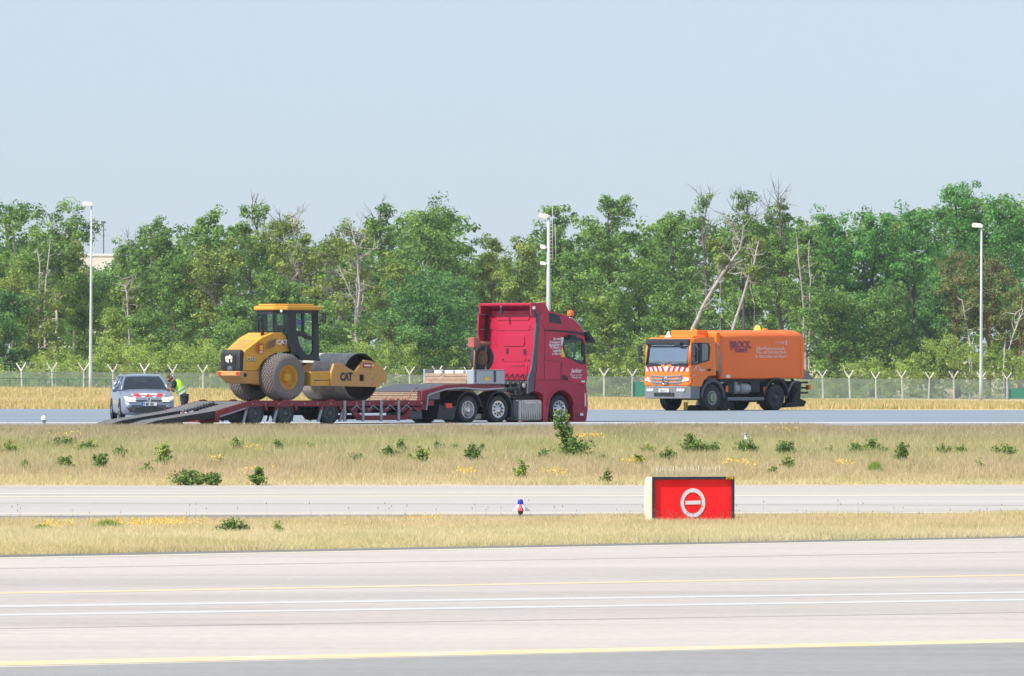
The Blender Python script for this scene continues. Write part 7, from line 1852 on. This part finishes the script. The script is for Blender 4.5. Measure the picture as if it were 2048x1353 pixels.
def strip_region(near, far, edge=.25):
    (n0, n1), (f0_, f1_) = line_xy(*near), line_xy(*far)
    def reg(r_, n):
        u = r_.random(n); Yf = lambda X, a, b: a[1] + (b[1] - a[1]) * (X - a[0]) / (b[0] - a[0])
        X0 = -.078 * 235 if n1[1] > 150 else -.078 * 150; X = r_.uniform(X0, -X0, n); ya = Yf(X, n0, n1); yb = Yf(X, f0_, f1_)
        e = edge * (vnoise(X, X * 0 + 5, .6, 9) - .5) * 2 + edge * (r_.random(n) - .5); Y = ya + e + (yb - ya) * u; k = np.abs(X) < .078 * Y + .5; return X[k], Y[k]
    return reg
blades('field_grass', 330000, strip_region(((0, 971.5), (2048, 970.5)), ((0, 854.5), (2048, 854.5)), .5), .30, .030, 'grass_field', 'dry straw and green grass covering the field between the taxiway and the trucks', 21, lean=.9, htap=([184, 188, 212, 222, 227], [.5, 1, 1, .6, .28]))
blades('near_grass', 260000, strip_region(((0, 1114), (2048, 1076)), ((0, 1043), (2048, 1031)), .22), .15, .018, 'grass_near', 'short bleached grass on the strip in front of the red sign', 22, lean=1.1)
def far_reg(r_, n):
    Y = 297 + 330 * r_.random(n) ** 1.15; X = r_.uniform(-.078, .078, n) * Y; return X, Y
blades('far_grass', 170000, far_reg, .26, .09, 'grass_far', 'golden dry grass between the far apron and the perimeter fence', 23)
# tall seed stalks
def stalks(name, n, region, h, w, label, seed):
    r_ = np.random.default_rng(seed); X, Y = region(r_, n); V = []; T = []
    for x, y in zip(X, Y):
        z = ground_z(x, y); hh = h * r_.uniform(.5, 1.15); lx = r_.normal() * .12 * hh; V += [(x - w / 2, y, z), (x + w / 2, y, z), (x + lx, y, z + hh)]
        hw_ = w * 1.6; V += [(x + lx - hw_, y, z + hh * .93), (x + lx + hw_, y, z + hh * .93), (x + lx, y, z + hh * 1.08)]; t = r_.random() * .3; T += [t + .6, t + .7]
    o = fast_mesh(name, np.array(V), 3, np.array(T), 'seed_stalk'); tag(o, label, 'grass', kind='stuff')
leafmat('seed_stalk', (.55, .45, .28), (.36, .26, .18), (.20, .12, .09))
stalks('seed_stalks', 90, strip_region(((0, 1060), (2048, 1055)), ((0, 1038), (2048, 1032)), .2), .34, .006, 'tall thin seed stalks standing up at the back of the near grass strip', 31)
stalks('sign_stalks', 70, lambda r_, n: (r_.uniform(2.55, 4.5, n), r_.uniform(139.8, 141.6, n)), .26, .007, 'dry grass stalks in front of the foot of the red sign', 32)
blades('sign_grass', 9000, lambda r_, n: (r_.uniform(2.2, 4.9, n), r_.uniform(139.2, 141.7, n)), .12, .016, 'grass_near', 'tufted bleached grass at the foot of the red sign', 33)
# yellow flower patches
leafmat('petal_yellow', (.74, .50, .10), (.86, .62, .14), (.88, .70, .22))
VV = []; TT = []
for (px, py, w_, n_) in [(320, 1061, 120, 480), (110, 1064, 50, 120), (850, 1052, 60, 60), (1575, 880, 60, 25), (128, 892, 36, 22), (1175, 893, 60, 90), (930, 965, 34, 60), (1110, 968, 40, 50), (1265, 945, 36, 50), (1490, 950, 50, 45), (1465, 947, 30, 25), (510, 918, 26, 22), (430, 940, 30, 25), (1690, 948, 30, 40), (500, 962, 50, 25), (220, 1060, 60, 60)]:
    X, Y, z = hit(px, py); s = FOC / Y; C = np.stack([X + rng.normal(size=n_) * w_ / s * .35, Y + rng.normal(size=n_) * (1.0 if py < 1000 else .5), np.full(n_, z + (.34 if py < 1000 else .17)) + rng.normal(size=n_) * .04], 1)
    V, T = leaf_quads(rng, C, np.full(n_, .02), 2, .055 if py < 1000 else .034, rng.random(n_)); VV.append(V); TT.append(T)
o = fast_mesh('yellow_flowers', np.concatenate(VV), 4, np.concatenate(TT), 'petal_yellow'); tag(o, 'patches of small yellow flowers scattered through the grass', 'flowers', kind='stuff')
# greener rush tufts in the near strip
for i, (px, py, w_, h_, lab) in enumerate([(215, 1062, 60, 26, 'large yellow green grass tuft in the near strip at the left'), (88, 1064, 50, 18, 'smaller grass tuft near the left edge of the near strip'), (1750, 948, 26, 30, 'bright yellow green tuft in the right part of the field')]):
    X, Y, z = hit(px, py); s = FOC / Y; n_ = 700; X_s = X + rng.normal(size=n_) * w_ / s * .22; Ys = Y + rng.normal(size=n_) * .2; hh = h_ / s * rng.uniform(.4, 1, n_) * np.exp(-((X_s - X) * s / w_ * 2) ** 2 * .8)
    V = np.empty((n_, 3, 3)); V[:, 0] = np.stack([X_s - .009, Ys, 0 * X_s + z], 1); V[:, 1] = np.stack([X_s + .009, Ys, 0 * X_s + z], 1); V[:, 2] = np.stack([X_s + (X_s - X) * .35 + rng.normal(size=n_) * .03, Ys, z + hh], 1)
    V = V.reshape(-1, 3) - np.array([X, Y, z]); o = fast_mesh('grass_tuft', V, 3, np.clip(.35 + rng.normal(size=n_) * .2, 0, 1), 'leaf_lime', loc=(X, Y, z)); tag(o, lab, 'grass tuft', 'green tufts in the dry grass')
# ================================================================== HAZE
HAZE = True
if HAZE:
    m = bpy.data.materials.new('haze'); m.use_nodes = True; nt = m.node_tree
    for n_ in list(nt.nodes): nt.nodes.remove(n_)
    out_ = nd(nt, 'ShaderNodeOutputMaterial'); pv = nd(nt, 'ShaderNodeVolumePrincipled'); pv.inputs['Color'].default_value = (.78, .88, 1.0, 1); pv.inputs['Density'].default_value = .00007; pv.inputs['Anisotropy'].default_value = .0
    nt.links.new(pv.outputs[0], out_.inputs['Volume']); MATS['haze'] = m
    mb = MB(); mb.bx(-1100, 1100, -40, 1700, -6, 48); o = mb.build('haze', 'haze'); tag(o, kind='stuff'); o['label'] = 'thin pale heat haze over the airfield'; o['category'] = 'haze'
